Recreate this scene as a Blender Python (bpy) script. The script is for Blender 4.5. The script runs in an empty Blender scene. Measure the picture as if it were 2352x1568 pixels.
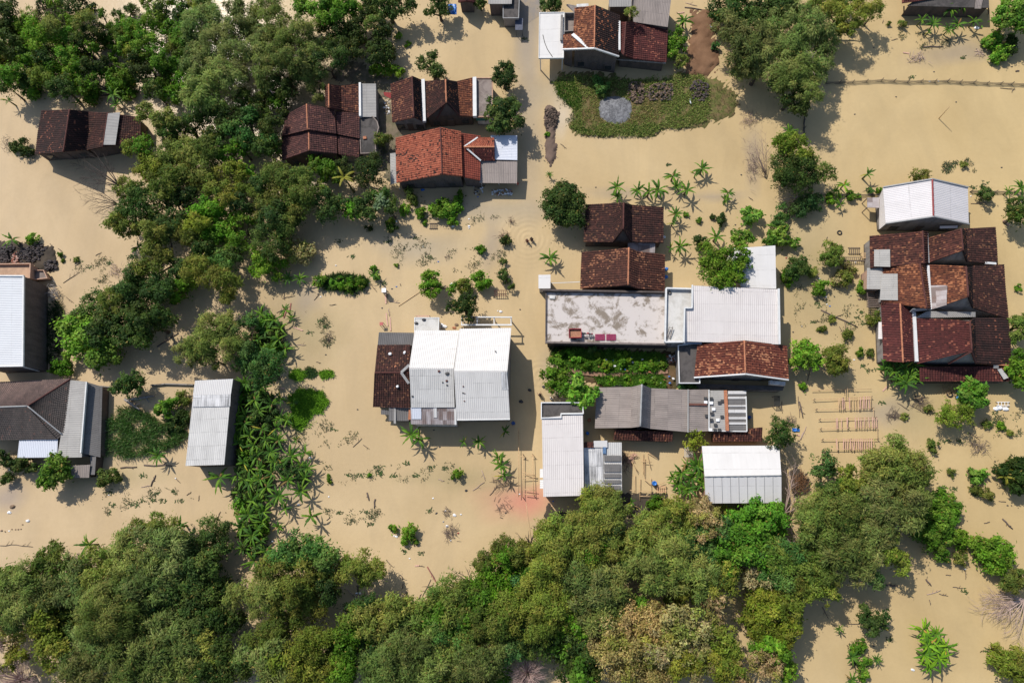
import bpy, math, random
import numpy as np
from mathutils import Vector, Matrix
rng = np.random.default_rng(7); random.seed(7)
scene = bpy.context.scene
COL = scene.collection

# ---------------------------------------------------------------- camera, world, sun, exposure
CAM_H = 94.0                                   # metres above the flood
FOC = 1568.0                                   # focal length in photo units (photo = 2352 x 1568 units)
n_ = Vector((94, -371, -FOC)).normalized()     # straight down, seen from the camera
ex_ = (Vector((1, 0, 0)) - n_ * n_.x).normalized(); ez_ = -n_; ey_ = ez_.cross(ex_)
ROT = Matrix((ex_, ey_, ez_))
cam_d = bpy.data.cameras.new('camera'); cam = bpy.data.objects.new('camera', cam_d); COL.objects.link(cam)
cam_d.sensor_width = 36.0; cam_d.lens = 36.0 * FOC / 2352.0; cam_d.clip_end = 3000; cam_d.clip_start = 1
M4 = ROT.to_4x4(); M4.translation = Vector((0, 0, CAM_H)); cam.matrix_world = M4
scene.camera = cam
SUN_EL, SUN_AZ = math.radians(48), math.radians(-37)          # azimuth from +Y (photo up) towards +X
w = bpy.data.worlds.new('World'); scene.world = w; w.use_nodes = True
nt = w.node_tree; bg = nt.nodes['Background']
sky = nt.nodes.new('ShaderNodeTexSky'); sky.sky_type = 'NISHITA'; sky.sun_disc = False
sky.sun_elevation = SUN_EL; sky.sun_rotation = SUN_AZ
nt.links.new(sky.outputs[0], bg.inputs[0]); bg.inputs[1].default_value = 0.12
sd = bpy.data.lights.new('sun', 'SUN'); sd.energy = 4.3; sd.angle = math.radians(0.53); sd.color = (1.0, 0.95, 0.87)
sun = bpy.data.objects.new('sun', sd); COL.objects.link(sun)
sdir = Vector((math.sin(SUN_AZ) * math.cos(SUN_EL), math.cos(SUN_AZ) * math.cos(SUN_EL), math.sin(SUN_EL)))
sun.rotation_euler = sdir.to_track_quat('Z', 'Y').to_euler(); sun.location = sdir * 200
vs = scene.view_settings; vs.view_transform = 'Standard'; vs.look = 'None'; vs.gamma = 1; vs.use_curve_mapping = False
vs.exposure = 0.14

# ---------------------------------------------------------------- photo units -> world
def W(vx, vy, z=0.0):
    d = ROT @ Vector((vx - 1176.0, 784.0 - vy, -FOC))
    t = (z - CAM_H) / d.z
    return Vector((0, 0, CAM_H)) + d * t
RN = np.array(ROT)
def to_photo(P):
    d = (np.asarray(P, float) - np.array([0, 0, CAM_H])) @ RN
    return np.stack([1176 - d[..., 0] / d[..., 2] * FOC, 784 + d[..., 1] / d[..., 2] * FOC], -1)
YR = (0.0, 523.3, 1039.0)
def tv(c, r, x, y): return (588.0 * c + .33754 * x, YR[r] + .33754 * y)
def T(c, r, x, y, z=0.0): return W(*tv(c, r, x, y), z)
UNIT = CAM_H / 1614.0                            # metres per photo unit near the nadir
TU = UNIT * .33754

# ---------------------------------------------------------------- objects
def tag(o, label=None, cat=None, group=None, kind=None):
    if label: o['label'] = label
    if cat: o['category'] = cat
    if group: o['group'] = group
    if kind: o['kind'] = kind
    return o
OFF = {}
def empty(name, loc, label, cat, group=None):
    o = bpy.data.objects.new(name, None); COL.objects.link(o); o.location = loc; o.empty_display_size = .5
    OFF[o] = Vector(loc); return tag(o, label, cat, group)
class MB:
    def __init__(s): s.v = []; s.f = []; s.uv = []; s.m = []; s.sm = []
    def face(s, pts, uv=None, m=0, sm=False):
        i = len(s.v); s.v += [tuple(p) for p in pts]; s.f.append(tuple(range(i, i + len(pts))))
        s.uv.append(uv or [(p[0], p[1]) for p in pts]); s.m.append(m); s.sm.append(sm)
    def mesh(s, V, F, UV=None, m=0, sm=False):
        i = len(s.v); s.v += [tuple(p) for p in V]
        for k, f in enumerate(F):
            s.f.append(tuple(i + a for a in f)); s.uv.append([UV[a] for a in f] if UV is not None else [(V[a][0] + V[a][1] * .3, V[a][2]) for a in f])
            s.m.append(m); s.sm.append(sm)
    def beam(s, p, q, w, h, up=None, m=0):
        p = Vector(p); q = Vector(q); d = (q - p)
        if d.length < 1e-5: return
        d.normalize(); u = Vector(up) if up else Vector((0, 0, 1))
        if abs(d.dot(u)) > .97: u = Vector((0, 1, 0))
        a = d.cross(u).normalized() * (w / 2); b = a.cross(d).normalized() * (h / 2) * (1 + .02 * random.random())
        V = [p - a - b, p + a - b, p + a + b, p - a + b, q - a - b, q + a - b, q + a + b, q - a + b]
        L = (q - p).length
        for f in ((0, 1, 2, 3), (7, 6, 5, 4), (0, 4, 5, 1), (1, 5, 6, 2), (2, 6, 7, 3), (3, 7, 4, 0)):
            s.face([V[k] for k in f][::-1], [(0, 0), (0, w), (L, w), (L, 0)], m)
    def box(s, c, size, rz=0, m=0):
        c = Vector(c); d = Vector((math.cos(rz), math.sin(rz), 0)) * size[0] / 2
        s.beam(c - d, c + d, size[1], size[2], m=m)
    def tube(s, pts, rad, n=6, m=0, cap=True):
        pts = [Vector(p) for p in pts]; R = rad if hasattr(rad, '__len__') else [rad] * len(pts)
        V = []; F = []
        for i, p in enumerate(pts):
            d = (pts[min(i + 1, len(pts) - 1)] - pts[max(i - 1, 0)])
            if d.length < 1e-6: d = Vector((0, 0, 1))
            d.normalize(); u = Vector((0, 0, 1)) if abs(d.z) < .9 else Vector((1, 0, 0))
            a = d.cross(u).normalized(); b = d.cross(a)
            V += [p + (a * math.cos(2 * math.pi * k / n) + b * math.sin(2 * math.pi * k / n)) * R[i] for k in range(n)]
        for i in range(len(pts) - 1):
            for k in range(n):
                F.append((i * n + k, i * n + (k + 1) % n, (i + 1) * n + (k + 1) % n, (i + 1) * n + k))
        if cap: F.append(tuple(range(n))[::-1]); F.append(tuple((len(pts) - 1) * n + k for k in range(n)))
        s.mesh(V, F, m=m, sm=True)
    def lathe(s, c, prof, n=12, m=0, sx=1, sy=1):
        V = []; F = []
        for r, z in prof: V += [(c[0] + sx * r * math.cos(2 * math.pi * k / n), c[1] + sy * r * math.sin(2 * math.pi * k / n), c[2] + z) for k in range(n)]
        for i in range(len(prof) - 1):
            for k in range(n): F.append((i * n + k, i * n + (k + 1) % n, (i + 1) * n + (k + 1) % n, (i + 1) * n + k))
        F.append(tuple(range(n))[::-1]); F.append(tuple((len(prof) - 1) * n + k for k in range(n)))
        s.mesh(V, F, m=m, sm=True)
    def lump(s, c, rx, ry, rz, seed=0, n=8, k=5, rough=.2, m=0):
        r_ = random.Random(seed); V = []; F = []; rzr = r_.random() * 6.3
        for i in range(k + 1):
            th = math.pi * i / k
            for j in range(n):
                ph = 2 * math.pi * j / n + rzr; q = 1 + rough * (r_.random() - .5) * 2
                V.append((c[0] + rx * q * math.sin(th) * math.cos(ph), c[1] + ry * q * math.sin(th) * math.sin(ph), c[2] + rz * (q if 0 < i < k else 1) * math.cos(th)))
        for i in range(k):
            for j in range(n): F.append((i * n + j, (i + 1) * n + j, (i + 1) * n + (j + 1) % n, i * n + (j + 1) % n))
        s.mesh(V, F, m=m)
    def build(s, name, mats, parent=None, loc=None):
        me = bpy.data.meshes.new(name); o = Vector((0, 0, 0))
        if parent is not None: o = OFF[parent]
        elif loc is not None: o = Vector(loc)
        me.from_pydata([(a[0] - o.x, a[1] - o.y, a[2] - o.z) for a in s.v], [], s.f)
        uv = me.uv_layers.new(name='UVMap'); flat = [c for f in s.uv for p in f for c in p]
        if len(flat) == len(uv.data) * 2: uv.data.foreach_set('uv', flat)
        for mt in (mats if isinstance(mats, (list, tuple)) else [mats]): me.materials.append(mt)
        me.polygons.foreach_set('material_index', s.m); me.polygons.foreach_set('use_smooth', s.sm)
        ob = bpy.data.objects.new(name, me); COL.objects.link(ob)
        if parent is not None: ob.parent = parent; OFF[ob] = o
        elif loc is not None: ob.location = o; OFF[ob] = o
        else: OFF[ob] = Vector((0, 0, 0))
        return ob
def npmesh(name, V, F, mat, col=None, parent=None, loc=None, smooth=False):
    """V (n,3) array, F (m,k) index array, col (n,3) vertex colour"""
    o = np.array(OFF[parent] if parent is not None else (loc if loc is not None else (0, 0, 0)), float)
    me = bpy.data.meshes.new(name); n, k = F.shape
    me.vertices.add(len(V)); me.vertices.foreach_set('co', (V - o).astype(np.float32).ravel())
    me.loops.add(n * k); me.loops.foreach_set('vertex_index', F.astype(np.int32).ravel())
    me.polygons.add(n); me.polygons.foreach_set('loop_start', np.arange(0, n * k, k, dtype=np.int32))
    me.polygons.foreach_set('loop_total', np.full(n, k, np.int32))
    if smooth: me.polygons.foreach_set('use_smooth', np.ones(n, bool))
    if col is not None:
        a = me.color_attributes.new('col', 'FLOAT_COLOR', 'POINT')
        a.data.foreach_set('color', np.concatenate([col, np.ones((len(V), 1))], 1).astype(np.float32).ravel())
    me.update(); me.validate(); me.materials.append(mat)
    ob = bpy.data.objects.new(name, me); COL.objects.link(ob)
    if parent is not None: ob.parent = parent
    elif loc is not None: ob.location = loc
    OFF[ob] = Vector(o); return ob
def inside(poly, X, Y):
    c = np.zeros(X.shape, bool); n = len(poly); j = n - 1
    for i in range(n):
        xi, yi = poly[i]; xj, yj = poly[j]
        k = ((yi > Y) != (yj > Y)) & (X < (xj - xi) * (Y - yi) / (yj - yi + 1e-12) + xi); c ^= k; j = i
    return c

# ---------------------------------------------------------------- labels that single things out
MARKS = [(200, 305, 'the upper left maroon house'), (750, 290, 'the stepped brown roof'), (1015, 230, 'the three-gable tiled house'), (1040, 365, 'the bright red roof'),
 (1410, 85, 'the top roadside brick house'), (1480, 240, 'the grassy island'), (1435, 515, 'the upper twin maroon roof'), (1430, 620, 'the lower twin maroon roof'),
 (1390, 735, 'the stained concrete roof'), (1690, 720, 'the L-shaped white roof'), (1700, 835, 'the white-trimmed red roof'), (1500, 940, 'the ridged grey roof'),
 (1290, 1050, 'the tall narrow white roof'), (1705, 1095, 'the white ridged shed roof'), (1070, 850, 'the big white roof'), (50, 740, 'the left edge white roof'),
 (100, 970, 'the grey hipped roof'), (480, 970, 'the long thin white roof'), (2120, 470, 'the red-ridged white roof'), (2160, 700, 'the large maroon roof complex'),
 (1940, 970, 'the stick drying racks'), (2120, 190, 'the pond fence'), (1400, 850, 'the littered green strip'),
 (0, 1568, 'the bottom left corner'), (780, 1568, 'the bottom edge left half'), (1560, 1568, 'the bottom edge right half'), (2352, 1568, 'the bottom right corner'), (0, 0, 'the top left corner'), (560, 0, 'the top edge left half'),(1750,0,'the top edge right half'), (2352, 0, 'the top right corner')]
ORD = ['first', 'second', 'third', 'fourth', 'fifth', 'sixth', 'seventh', 'eighth', 'ninth', 'tenth', 'eleventh', 'twelfth', 'thirteenth', 'fourteenth', 'fifteenth', 'sixteenth', 'seventeenth', 'eighteenth', 'nineteenth', 'twentieth']
AUTO = []
def auto(o, text, vx, vy): AUTO.append((o, text, vx, vy))
def where(vx, vy):
    d, mx, my, ph = min(((vx - a) ** 2 + ((vy - b) * 1.15) ** 2, a, b, p) for a, b, p in MARKS)
    d = math.sqrt(d); dx, dy = vx - mx, vy - my
    if 'corner' in ph or 'edge' in ph: return 'near ' + ph
    far = 'far ' if d > 230 else ''
    if abs(dx) > abs(dy): return far + ('right of ' if dx > 0 else 'left of ') + ph
    return far + ('below ' if dy > 0 else 'above ') + ph
def finish_labels():
    g = {}
    for o, t, x, y in AUTO: g.setdefault(t + ' ' + where(x, y), []).append((x, y, o))
    for t, L in g.items():
        if len(L) == 1: L[0][2]['label'] = t; continue
        xs = [a[0] for a in L]; ys = [a[1] for a in L]; hor = max(xs) - min(xs) > max(ys) - min(ys)
        L.sort(key=lambda a: (a[0], a[1]) if hor else (a[1], a[0])); n = len(L)
        for i, (x, y, o) in enumerate(L):
            if i == 0: s = 'leftmost' if hor else 'topmost'
            elif i == n - 1: s = 'rightmost' if hor else 'lowest'
            else: s = (ORD[i] if i < 20 else 'number %d' % (i + 1)) + (' from left' if hor else ' from top')
            o['label'] = t + ', ' + s

# ---------------------------------------------------------------- materials
class NT:
    def __init__(s, name):
        s.m = bpy.data.materials.new(name); s.m.use_nodes = True; s.t = s.m.node_tree; s.t.nodes.clear()
        s.out = s.n('OutputMaterial')
    def n(s, t, **k):
        a = s.t.nodes.new('ShaderNode' + t)
        for q, v in k.items(): setattr(a, q, v)
        return a
    def l(s, a, b): s.t.links.new(a, b)
    def put(s, sock, v):
        if hasattr(v, 'is_linked'): s.l(v, sock)
        else: sock.default_value = v
    def math(s, op, a, b=0.0, c=None):
        k = s.n('Math', operation=op); s.put(k.inputs[0], a); s.put(k.inputs[1], b)
        if c is not None: s.put(k.inputs[2], c)
        return k.outputs[0]
    def mix(s, f, a, b, mode='MIX'):
        k = s.n('Mix', data_type='RGBA', blend_type=mode); s.put(k.inputs[0], f)
        s.put(k.inputs[6], a if hasattr(a, 'is_linked') else (*a, 1)); s.put(k.inputs[7], b if hasattr(b, 'is_linked') else (*b, 1)); return k.outputs[2]
    def coord(s, which='Object'): return s.n('TexCoord').outputs[which]
    def mapv(s, v, sc=(1, 1, 1), loc=(0, 0, 0)):
        k = s.n('Mapping'); s.l(v, k.inputs[0]); k.inputs['Scale'].default_value = sc; k.inputs['Location'].default_value = loc; return k.outputs[0]
    def noise(s, v, sc, det=4, ro=.55, dist=0):
        k = s.n('TexNoise'); s.l(v, k.inputs['Vector']); k.inputs['Scale'].default_value = sc; k.inputs['Detail'].default_value = det
        k.inputs['Roughness'].default_value = ro; k.inputs['Distortion'].default_value = dist; return k.outputs[0]
    def ramp(s, f, stops, interp='LINEAR'):
        k = s.n('ValToRGB'); s.l(f, k.inputs[0]); r = k.color_ramp; r.interpolation = interp
        while len(r.elements) < len(stops): r.elements.new(.5)
        for e, (p, c) in zip(r.elements, stops): e.position = p; e.color = (*c, 1) if hasattr(c, '__len__') else (c, c, c, 1)
        return k.outputs[0]
    def bsdf(s, col, rough=.8, bump=None, bs=.3, bd=.05, metal=0, spec=.4, **kw):
        b = s.n('BsdfPrincipled'); s.put(b.inputs['Base Color'], col if hasattr(col, 'is_linked') else (*col, 1)); s.put(b.inputs['Roughness'], rough)
        b.inputs['Metallic'].default_value = metal; b.inputs['Specular IOR Level'].default_value = spec
        if bump is not None:
            k = s.n('Bump'); s.l(bump, k.inputs['Height']); k.inputs['Strength'].default_value = bs; k.inputs['Distance'].default_value = bd; s.l(k.outputs[0], b.inputs['Normal'])
        for a, v in kw.items(): s.put(b.inputs[a], v)
        s.l(b.outputs[0], s.out.inputs[0]); return b
CACHE = {}
def tile_mat(name, cols, moss=.5, mosscol=(.012, .010, .009), spot=None, spotamt=.5):
    """clay tiles: one colour per tile, soot and moss in patches"""
    N = NT(name); uv = N.coord('UV')
    fl = N.n('VectorMath', operation='FLOOR'); N.l(N.mapv(uv, (1 / .20, 1 / .25, 1)), fl.inputs[0])
    wn = N.n('TexWhiteNoise', noise_dimensions='2D'); N.l(fl.outputs[0], wn.inputs['Vector'])
    c = N.ramp(wn.outputs[0], [(i / (len(cols) - 1), k) for i, k in enumerate(cols)])
    ob = N.coord('Object')
    if spot:
        wn2 = N.n('TexWhiteNoise', noise_dimensions='2D'); N.l(N.mapv(fl.outputs[0], (1, 1, 1), (37, 11, 0)), wn2.inputs['Vector'])
        pn = N.noise(ob, .35, 3, .6)
        th = N.math('MULTIPLY', N.ramp(pn, [(.42, 0.0), (.66, 1.0)]), spotamt)
        c = N.mix(N.math('LESS_THAN', wn2.outputs[0], th), c, spot)
    p = N.noise(N.mapv(uv, (1, .45, 1)), .9, 6, .65); q = N.noise(ob, 3.5, 3, .6)
    f = N.math('MULTIPLY', N.ramp(N.math('ADD', N.math('MULTIPLY', p, .75), N.math('MULTIPLY', q, .3)), [(.42, 0.0), (.68, 1.0)]), moss)
    c = N.mix(f, c, mosscol)
    fi = N.noise(ob, 22, 3, .6)
    c = N.mix(N.math('MULTIPLY', fi, .5), c, N.mix(1.0, c, (.55, .52, .5), 'MULTIPLY'))
    N.bsdf(c, .85, fi, .25, .02, spec=.25); return N.m
def sheet_mat(name, base, dirt=(.3, .28, .25), amt=.35, seam=1.8, rough=.5, streak=.5, side=.9, metal=0, rust=0.0, cell=.25):
    """corrugated sheets: laps every sheet length, run-off streaks down the slope, each sheet a slightly different tone"""
    N = NT(name); uv = N.coord('UV'); sx = N.n('SeparateXYZ'); N.l(uv, sx.inputs[0])
    fl = N.n('VectorMath', operation='FLOOR'); N.l(N.mapv(uv, (1 / side, 1 / seam, 1)), fl.inputs[0])
    wn = N.n('TexWhiteNoise', noise_dimensions='2D'); N.l(fl.outputs[0], wn.inputs['Vector'])
    st = N.noise(N.mapv(uv, (2.6, .16, 1)), 1.6, 5, .65); pa = N.noise(uv, .5, 5, .6)
    f = N.math('ADD', N.math('MULTIPLY', N.ramp(st, [(.45, 0.0), (.75, 1.0)]), streak), N.math('MULTIPLY', N.ramp(pa, [(.45, 0.0), (.75, 1.0)]), .6))
    f = N.math('ADD', N.math('MULTIPLY', f, amt), N.math('MULTIPLY', N.math('POWER', wn.outputs[0], 2.0), cell * amt * 1.6))
    fr = N.math('FRACT', N.math('MULTIPLY', sx.outputs[1], 1 / seam)); lap = N.math('MAXIMUM', N.math('LESS_THAN', fr, .05), N.math('MULTIPLY', N.math('LESS_THAN', N.math('FRACT', N.math('MULTIPLY', sx.outputs[0], 1 / side)), .05), .45))
    lapn = N.math('MULTIPLY', lap, N.ramp(N.noise(uv, 1.3, 3), [(.35, .1), (.65, .75)]))
    f = N.math('MAXIMUM', f, N.math('MULTIPLY', lapn, min(1, amt * 2 + .22)))
    c = N.mix(f, base, dirt)
    if rust: c = N.mix(N.math('MULTIPLY', N.ramp(N.noise(N.mapv(uv, (1, .6, 1)), 1.1, 6, .7), [(.5, 0.0), (.62, 1.0)]), rust), c, (.16, .075, .05))
    N.bsdf(c, rough, N.noise(uv, 9, 3), .1, .01, metal=metal, spec=.35); return N.m
def plain(name, c, rough=.7, var=.35, sc=4, metal=0, bump=.15, spec=.35):
    if name in CACHE: return CACHE[name]
    N = NT(name); ob = N.coord('Object'); p = N.noise(ob, sc, 6, .65)
    k = N.mix(N.ramp(p, [(.3, 0.0), (.7, 1.0)]), tuple(a * (1 - var) for a in c), tuple(min(1, a * (1 + var * .6)) for a in c))
    N.bsdf(k, rough, p, bump, .03, metal=metal, spec=spec); CACHE[name] = N.m; return N.m
def concrete_mat(name, base, stain, amt=.6, sc=.55, lo=.46, hi=.58):
    N = NT(name); ob = N.coord('Object')
    a = N.noise(ob, sc, 9, .68, .6); b = N.noise(ob, sc * 4, 6, .7); d = N.noise(ob, 18, 4, .7)
    f = N.math('MULTIPLY', N.ramp(N.math('ADD', N.math('MULTIPLY', a, .75), N.math('MULTIPLY', b, .25)), [(lo, 0.0), (hi, 1.0)]), amt)
    c = N.mix(f, base, stain); c = N.mix(N.math('MULTIPLY', d, .35), c, N.mix(1, c, (.6, .57, .55), 'MULTIPLY'))
    N.bsdf(c, .9, d, .3, .02, spec=.2); return N.m
def wall_mat(name, base, dark, brick=False):
    N = NT(name); ob = N.coord('Object'); g = N.n('NewGeometry')
    if brick:
        t = N.n('TexBrick'); cx = N.n('SeparateXYZ'); N.l(ob, cx.inputs[0]); cb = N.n('CombineXYZ'); N.l(N.math('ADD', cx.outputs[0], cx.outputs[1]), cb.inputs[0]); N.l(cx.outputs[2], cb.inputs[1])
        N.l(cb.outputs[0], t.inputs['Vector']); t.inputs['Scale'].default_value = 1.0; t.inputs['Brick Width'].default_value = .24; t.inputs['Row Height'].default_value = .075; t.inputs['Mortar Size'].default_value = .008
        t.inputs['Color1'].default_value = (*base, 1); t.inputs['Color2'].default_value = (*[a * .75 for a in base], 1); t.inputs['Mortar'].default_value = (*[min(1, a * 1.3 + .03) for a in base], 1); c = t.outputs[0]
    else: c = N.mix(0.0, base, base)
    st = N.noise(N.mapv(ob, (1.2, 1.2, .35)), 1.2, 6, .65)
    c = N.mix(N.math('MULTIPLY', N.ramp(st, [(.42, 0.0), (.7, 1.0)]), .75), c, dark); d = N.noise(ob, 12, 4); zz = N.n('SeparateXYZ'); N.l(ob, zz.inputs[0]); wl = N.math('LESS_THAN', N.math('ADD', zz.outputs[2], N.math('MULTIPLY', N.noise(ob, 1.5, 3), -.3)), .22); c = N.mix(N.math('MULTIPLY', wl, .7), c, (.09, .07, .05))
    N.bsdf(c, .9, d, .3, .02, spec=.2); return N.m
def leaf_mat(name, trans=.25, rough=.5, spec=.35):
    N = NT(name); a = N.n('Attribute', attribute_name='col'); b = N.n('BsdfPrincipled'); N.l(a.outputs[0], b.inputs['Base Color'])
    b.inputs['Roughness'].default_value = rough; b.inputs['Specular IOR Level'].default_value = spec
    t = N.n('BsdfTranslucent'); N.l(N.mix(1.0, a.outputs[0], (1.25, 1.2, .55), 'MULTIPLY'), t.inputs[0]); m = N.n('MixShader'); m.inputs[0].default_value = trans
    N.l(b.outputs[0], m.inputs[1]); N.l(t.outputs[0], m.inputs[2]); N.l(m.outputs[0], N.out.inputs[0]); return N.m
LEAF = leaf_mat('foliage', .28, .6, .12); BLADE = leaf_mat("banana_leaf", .2, .6, .15); GRASS = leaf_mat('grass_blade', .2, .7, .2)
BARK = plain('bark', (.09, .065, .045), .9, .4, 6); PALEBARK = plain('pale_dead_wood', (.42, .31, .26), .85, .3, 8); DARKBARK = plain('dark_dead_wood', (.06, .045, .04), .9, .3, 8)
STEM = plain('banana_stem', (.10, .12, .04), .7, .4, 5)
# ================================================================ SETTING
# flood water: one sheet to the horizon, mud colour plus some painted reflections stored per vertex
xs = np.array([-2600, -1300, -600] + list(range(-200, 2560, 9)) + [3000, 3700, 5000.]); ys = np.array([-2300, -1200, -500] + list(range(-160, 1730, 9)) + [2100, 2800, 4000.])
GX, GY = np.meshgrid(xs, ys); D = np.stack([GX - 1176, 784 - GY, np.full(GX.shape, -FOC)], -1) @ RN.T
PW = np.array([0, 0, CAM_H]) + D * (-CAM_H / D[..., 2])[..., None]; PW[..., 2] = 0
t_ = np.clip(GX / 2352, 0, 1)[..., None]
col = (1 - t_) * np.array([.56, .425, .265]) + t_ * np.array([.53, .395, .20])
def blot(cx, cy, rx, ry, c, a, p=1.0, wob=.35):
    ang = np.arctan2((GY - cy) / ry, (GX - cx) / rx); r = np.hypot((GX - cx) / rx, (GY - cy) / ry)
    k = random.random() * 6; r = r / (1 + wob * (.5 * np.sin(2 * ang + k) + .3 * np.sin(3 * ang + 2 * k) + .2 * np.sin(5 * ang + 3 * k)))
    f = (np.clip(1.25 - r, 0, 1) ** p * a)[..., None]; f = np.minimum(f, 1); global col; col = col * (1 - f) + np.array(c) * f
blot(1212, 1150, 55, 42, (.62, .22, .17), .75); blot(1165, 1150, 80, 60, (.56, .28, .19), .5)            # pink dye drifting from the yard
for yy, aa in ((-60, .9), (0, .85), (60, .85), (120, .65), (170, .5), (230, .42), (290, .36), (350, .32), (410, .27), (470, .2)): blot(1212 + max(0, yy - 100) * .02, yy, 32, 60, (.33, .285, .235), aa, wob=.1)    # asphalt showing through
for a in ((1300, 205, 70, 50), (1280, 880, 40, 90), (1100, 480, 170, 40), (960, 570, 90, 45), (700, 430, 90, 40), (850, 160, 90, 60), (900, 260, 60, 50)): blot(*a, (.40, .34, .25), .7)
for a in ((250, 1095, 150, 30), (1060, 1100, 140, 30), (1880, 640, 120, 160), (2100, 940, 90, 60), (640, 1000, 60, 160), (700, 760, 80, 110)): blot(*a, (.40, .325, .18), .65)
for a in ((1440, 445, 90, 14), (1650, 452, 60, 14), (1730, 360, 25, 70), (660, 1080, 40, 110), (1130, 560, 30, 60), (700, 690, 40, 40), (2030, 950, 50, 40), (2210, 120, 120, 30)): blot(*a, (.33, .275, .22), .6)  # dark smears: reflections and shadows under bananas put into the water colour
for a in ((330, 130, 60, 40), (420, 30, 60, 40), (620, 250, 60, 40), (1290, 270, 30, 40)): blot(*a, (.60, .52, .42), .6)  # pale patches; at upper left the sky glare is put into the colour
for a in ((20, 1140, 40, 40),): blot(*a, (.33, .28, .26), .6)
ny, nx = GX.shape; I = np.arange(ny * nx).reshape(ny, nx)
F = np.stack([I[1:, :-1], I[1:, 1:], I[:-1, 1:], I[:-1, :-1]], -1).reshape(-1, 4)
N = NT('muddy_water'); a = N.n('Attribute', attribute_name='col'); ob = N.coord('Object')
big = N.noise(ob, .06, 5, .6, .4); fine = N.noise(ob, 2.2, 5, .75)
c = N.mix(N.math('MULTIPLY', N.ramp(big, [(.35, 0.0), (.68, 1.0)]), .8), a.outputs[0], N.mix(1.0, a.outputs[0], (.80, .78, .74), 'MULTIPLY'))
c = N.mix(N.math('MULTIPLY', N.ramp(fine, [(.3, 0.0), (.7, 1.0)]), .35), c, N.mix(1.0, c, (.86, .85, .84), 'MULTIPLY'))
# ripples: wind chop, rings round the people wading in the road
c = N.mix(N.math('MULTIPLY', N.ramp(N.noise(N.mapv(ob, (.5, .16, 1)), .35, 6, .7, 1.2), [(.42, 0.0), (.72, 1.0)]), .65), c, N.mix(1.0, c, (.86, .87, .90), 'MULTIPLY'))
h = N.math('ADD', N.math('MULTIPLY', N.noise(ob, 1.6, 3, .5), .5), N.math('MULTIPLY', N.noise(ob, 6, 2, .5), .22))
for (px, py, rad) in ((1214, 549, 5.5), (1262, 893, 4.0), (1240, 860, 3.0)):
    p = W(px, py); dv = N.n('VectorMath', operation='DISTANCE'); N.l(ob, dv.inputs[0]); dv.inputs[1].default_value = p
    wv = N.math('SINE', N.math('ADD', N.math('MULTIPLY', dv.outputs['Value'], 8.5), N.math('MULTIPLY', N.noise(ob, .8, 2), 3)))
    fo = N.n('MapRange'); N.l(dv.outputs['Value'], fo.inputs[0]); fo.inputs[1].default_value = rad; fo.inputs[2].default_value = 0.5; fo.inputs[3].default_value = 0; fo.inputs[4].default_value = .75
    h = N.math('ADD', h, N.math('MULTIPLY', wv, fo.outputs[0]))
N.bsdf(c, .2, h, .4, .05, spec=.11, IOR=1.33)
water = npmesh('flood_water', PW.reshape(-1, 3), F, N.m, col.reshape(-1, 3)); tag(water, kind='structure')

# earth banks that stand clear of the flood
def bank(name, outline, top, mat, z_in=.35, step=9, edge=22, seed=1):
    """outline in photo units -> low mound"""
    P = np.array(outline, float); x0, y0 = P.min(0) - 5; x1, y1 = P.max(0) + 5
    gx, gy = np.meshgrid(np.arange(x0, x1, step / 2), np.arange(y0, y1, step / 2))
    d = np.full(gx.shape, 1e9)
    for i in range(len(P)):
        a, b = P[i], P[(i + 1) % len(P)]; ab = b - a; t = np.clip(((gx - a[0]) * ab[0] + (gy - a[1]) * ab[1]) / (ab @ ab + 1e-9), 0, 1)
        d = np.minimum(d, np.hypot(gx - a[0] - t * ab[0], gy - a[1] - t * ab[1]))
    ins = inside(P, gx, gy); d = np.where(ins, d, -d); d = d + edge * .16 * (np.sin(gx * .21 + seed) + np.sin(gy * .26 + 2) + np.sin(gx * .47 + gy * .39) + .8 * np.sin(gx * .9 - gy * .8))
    r = np.random.default_rng(seed); z = -.12 + z_in * np.clip(d / edge + .35, 0, 1) ** .7 + r.normal(0, .025, gx.shape)
    dd = np.stack([gx - 1176, 784 - gy, np.full(gx.shape, -FOC)], -1) @ RN.T
    Pw = np.array([0, 0, CAM_H]) + dd * ((z - CAM_H) / dd[..., 2])[..., None]
    m, n = gx.shape; I = np.arange(m * n).reshape(m, n); F = np.stack([I[1:, :-1], I[1:, 1:], I[:-1, 1:], I[:-1, :-1]], -1).reshape(-1, 4)
    keep = (d[1:, :-1] > -8).reshape(-1); o = npmesh(name, Pw.reshape(-1, 3), F[keep], mat, smooth=True); return tag(o, kind='structure')
def soil_mat(name, a, b, g=None, gamt=.5, sc=.5):
    N = NT(name); ob = N.coord('Object'); p = N.noise(ob, sc, 8, .65); q = N.noise(ob, 9, 6, .75)
    c = N.mix(N.ramp(p, [(.35, 0.0), (.65, 1.0)]), a, b)
    if g: c = N.mix(N.math('MULTIPLY', N.ramp(N.noise(ob, sc * 1.7, 6, .7), [(.4, 0.0), (.6, 1.0)]), gamt), c, g)
    c = N.mix(N.math('MULTIPLY', q, .7), c, N.mix(1, c, (.45, .42, .4), 'MULTIPLY')); N.bsdf(c, .95, q, .6, .06, spec=.15); return N.m
SOIL = soil_mat('wet_soil', (.24, .165, .085), (.17, .13, .06), (.10, .15, .03), .7, .7); REDSOIL = soil_mat('reddish_earth', (.27, .155, .09), (.19, .105, .06)); MUD = soil_mat('dark_mud', (.10, .08, .06), (.06, .05, .04)); PALE = soil_mat('pale_wet_earth', (.30, .24, .17), (.20, .16, .12), (.06, .09, .03), .5)
def tl(c, r, *p): return [tv(c, r, x, y) for x, y in p]
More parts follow.
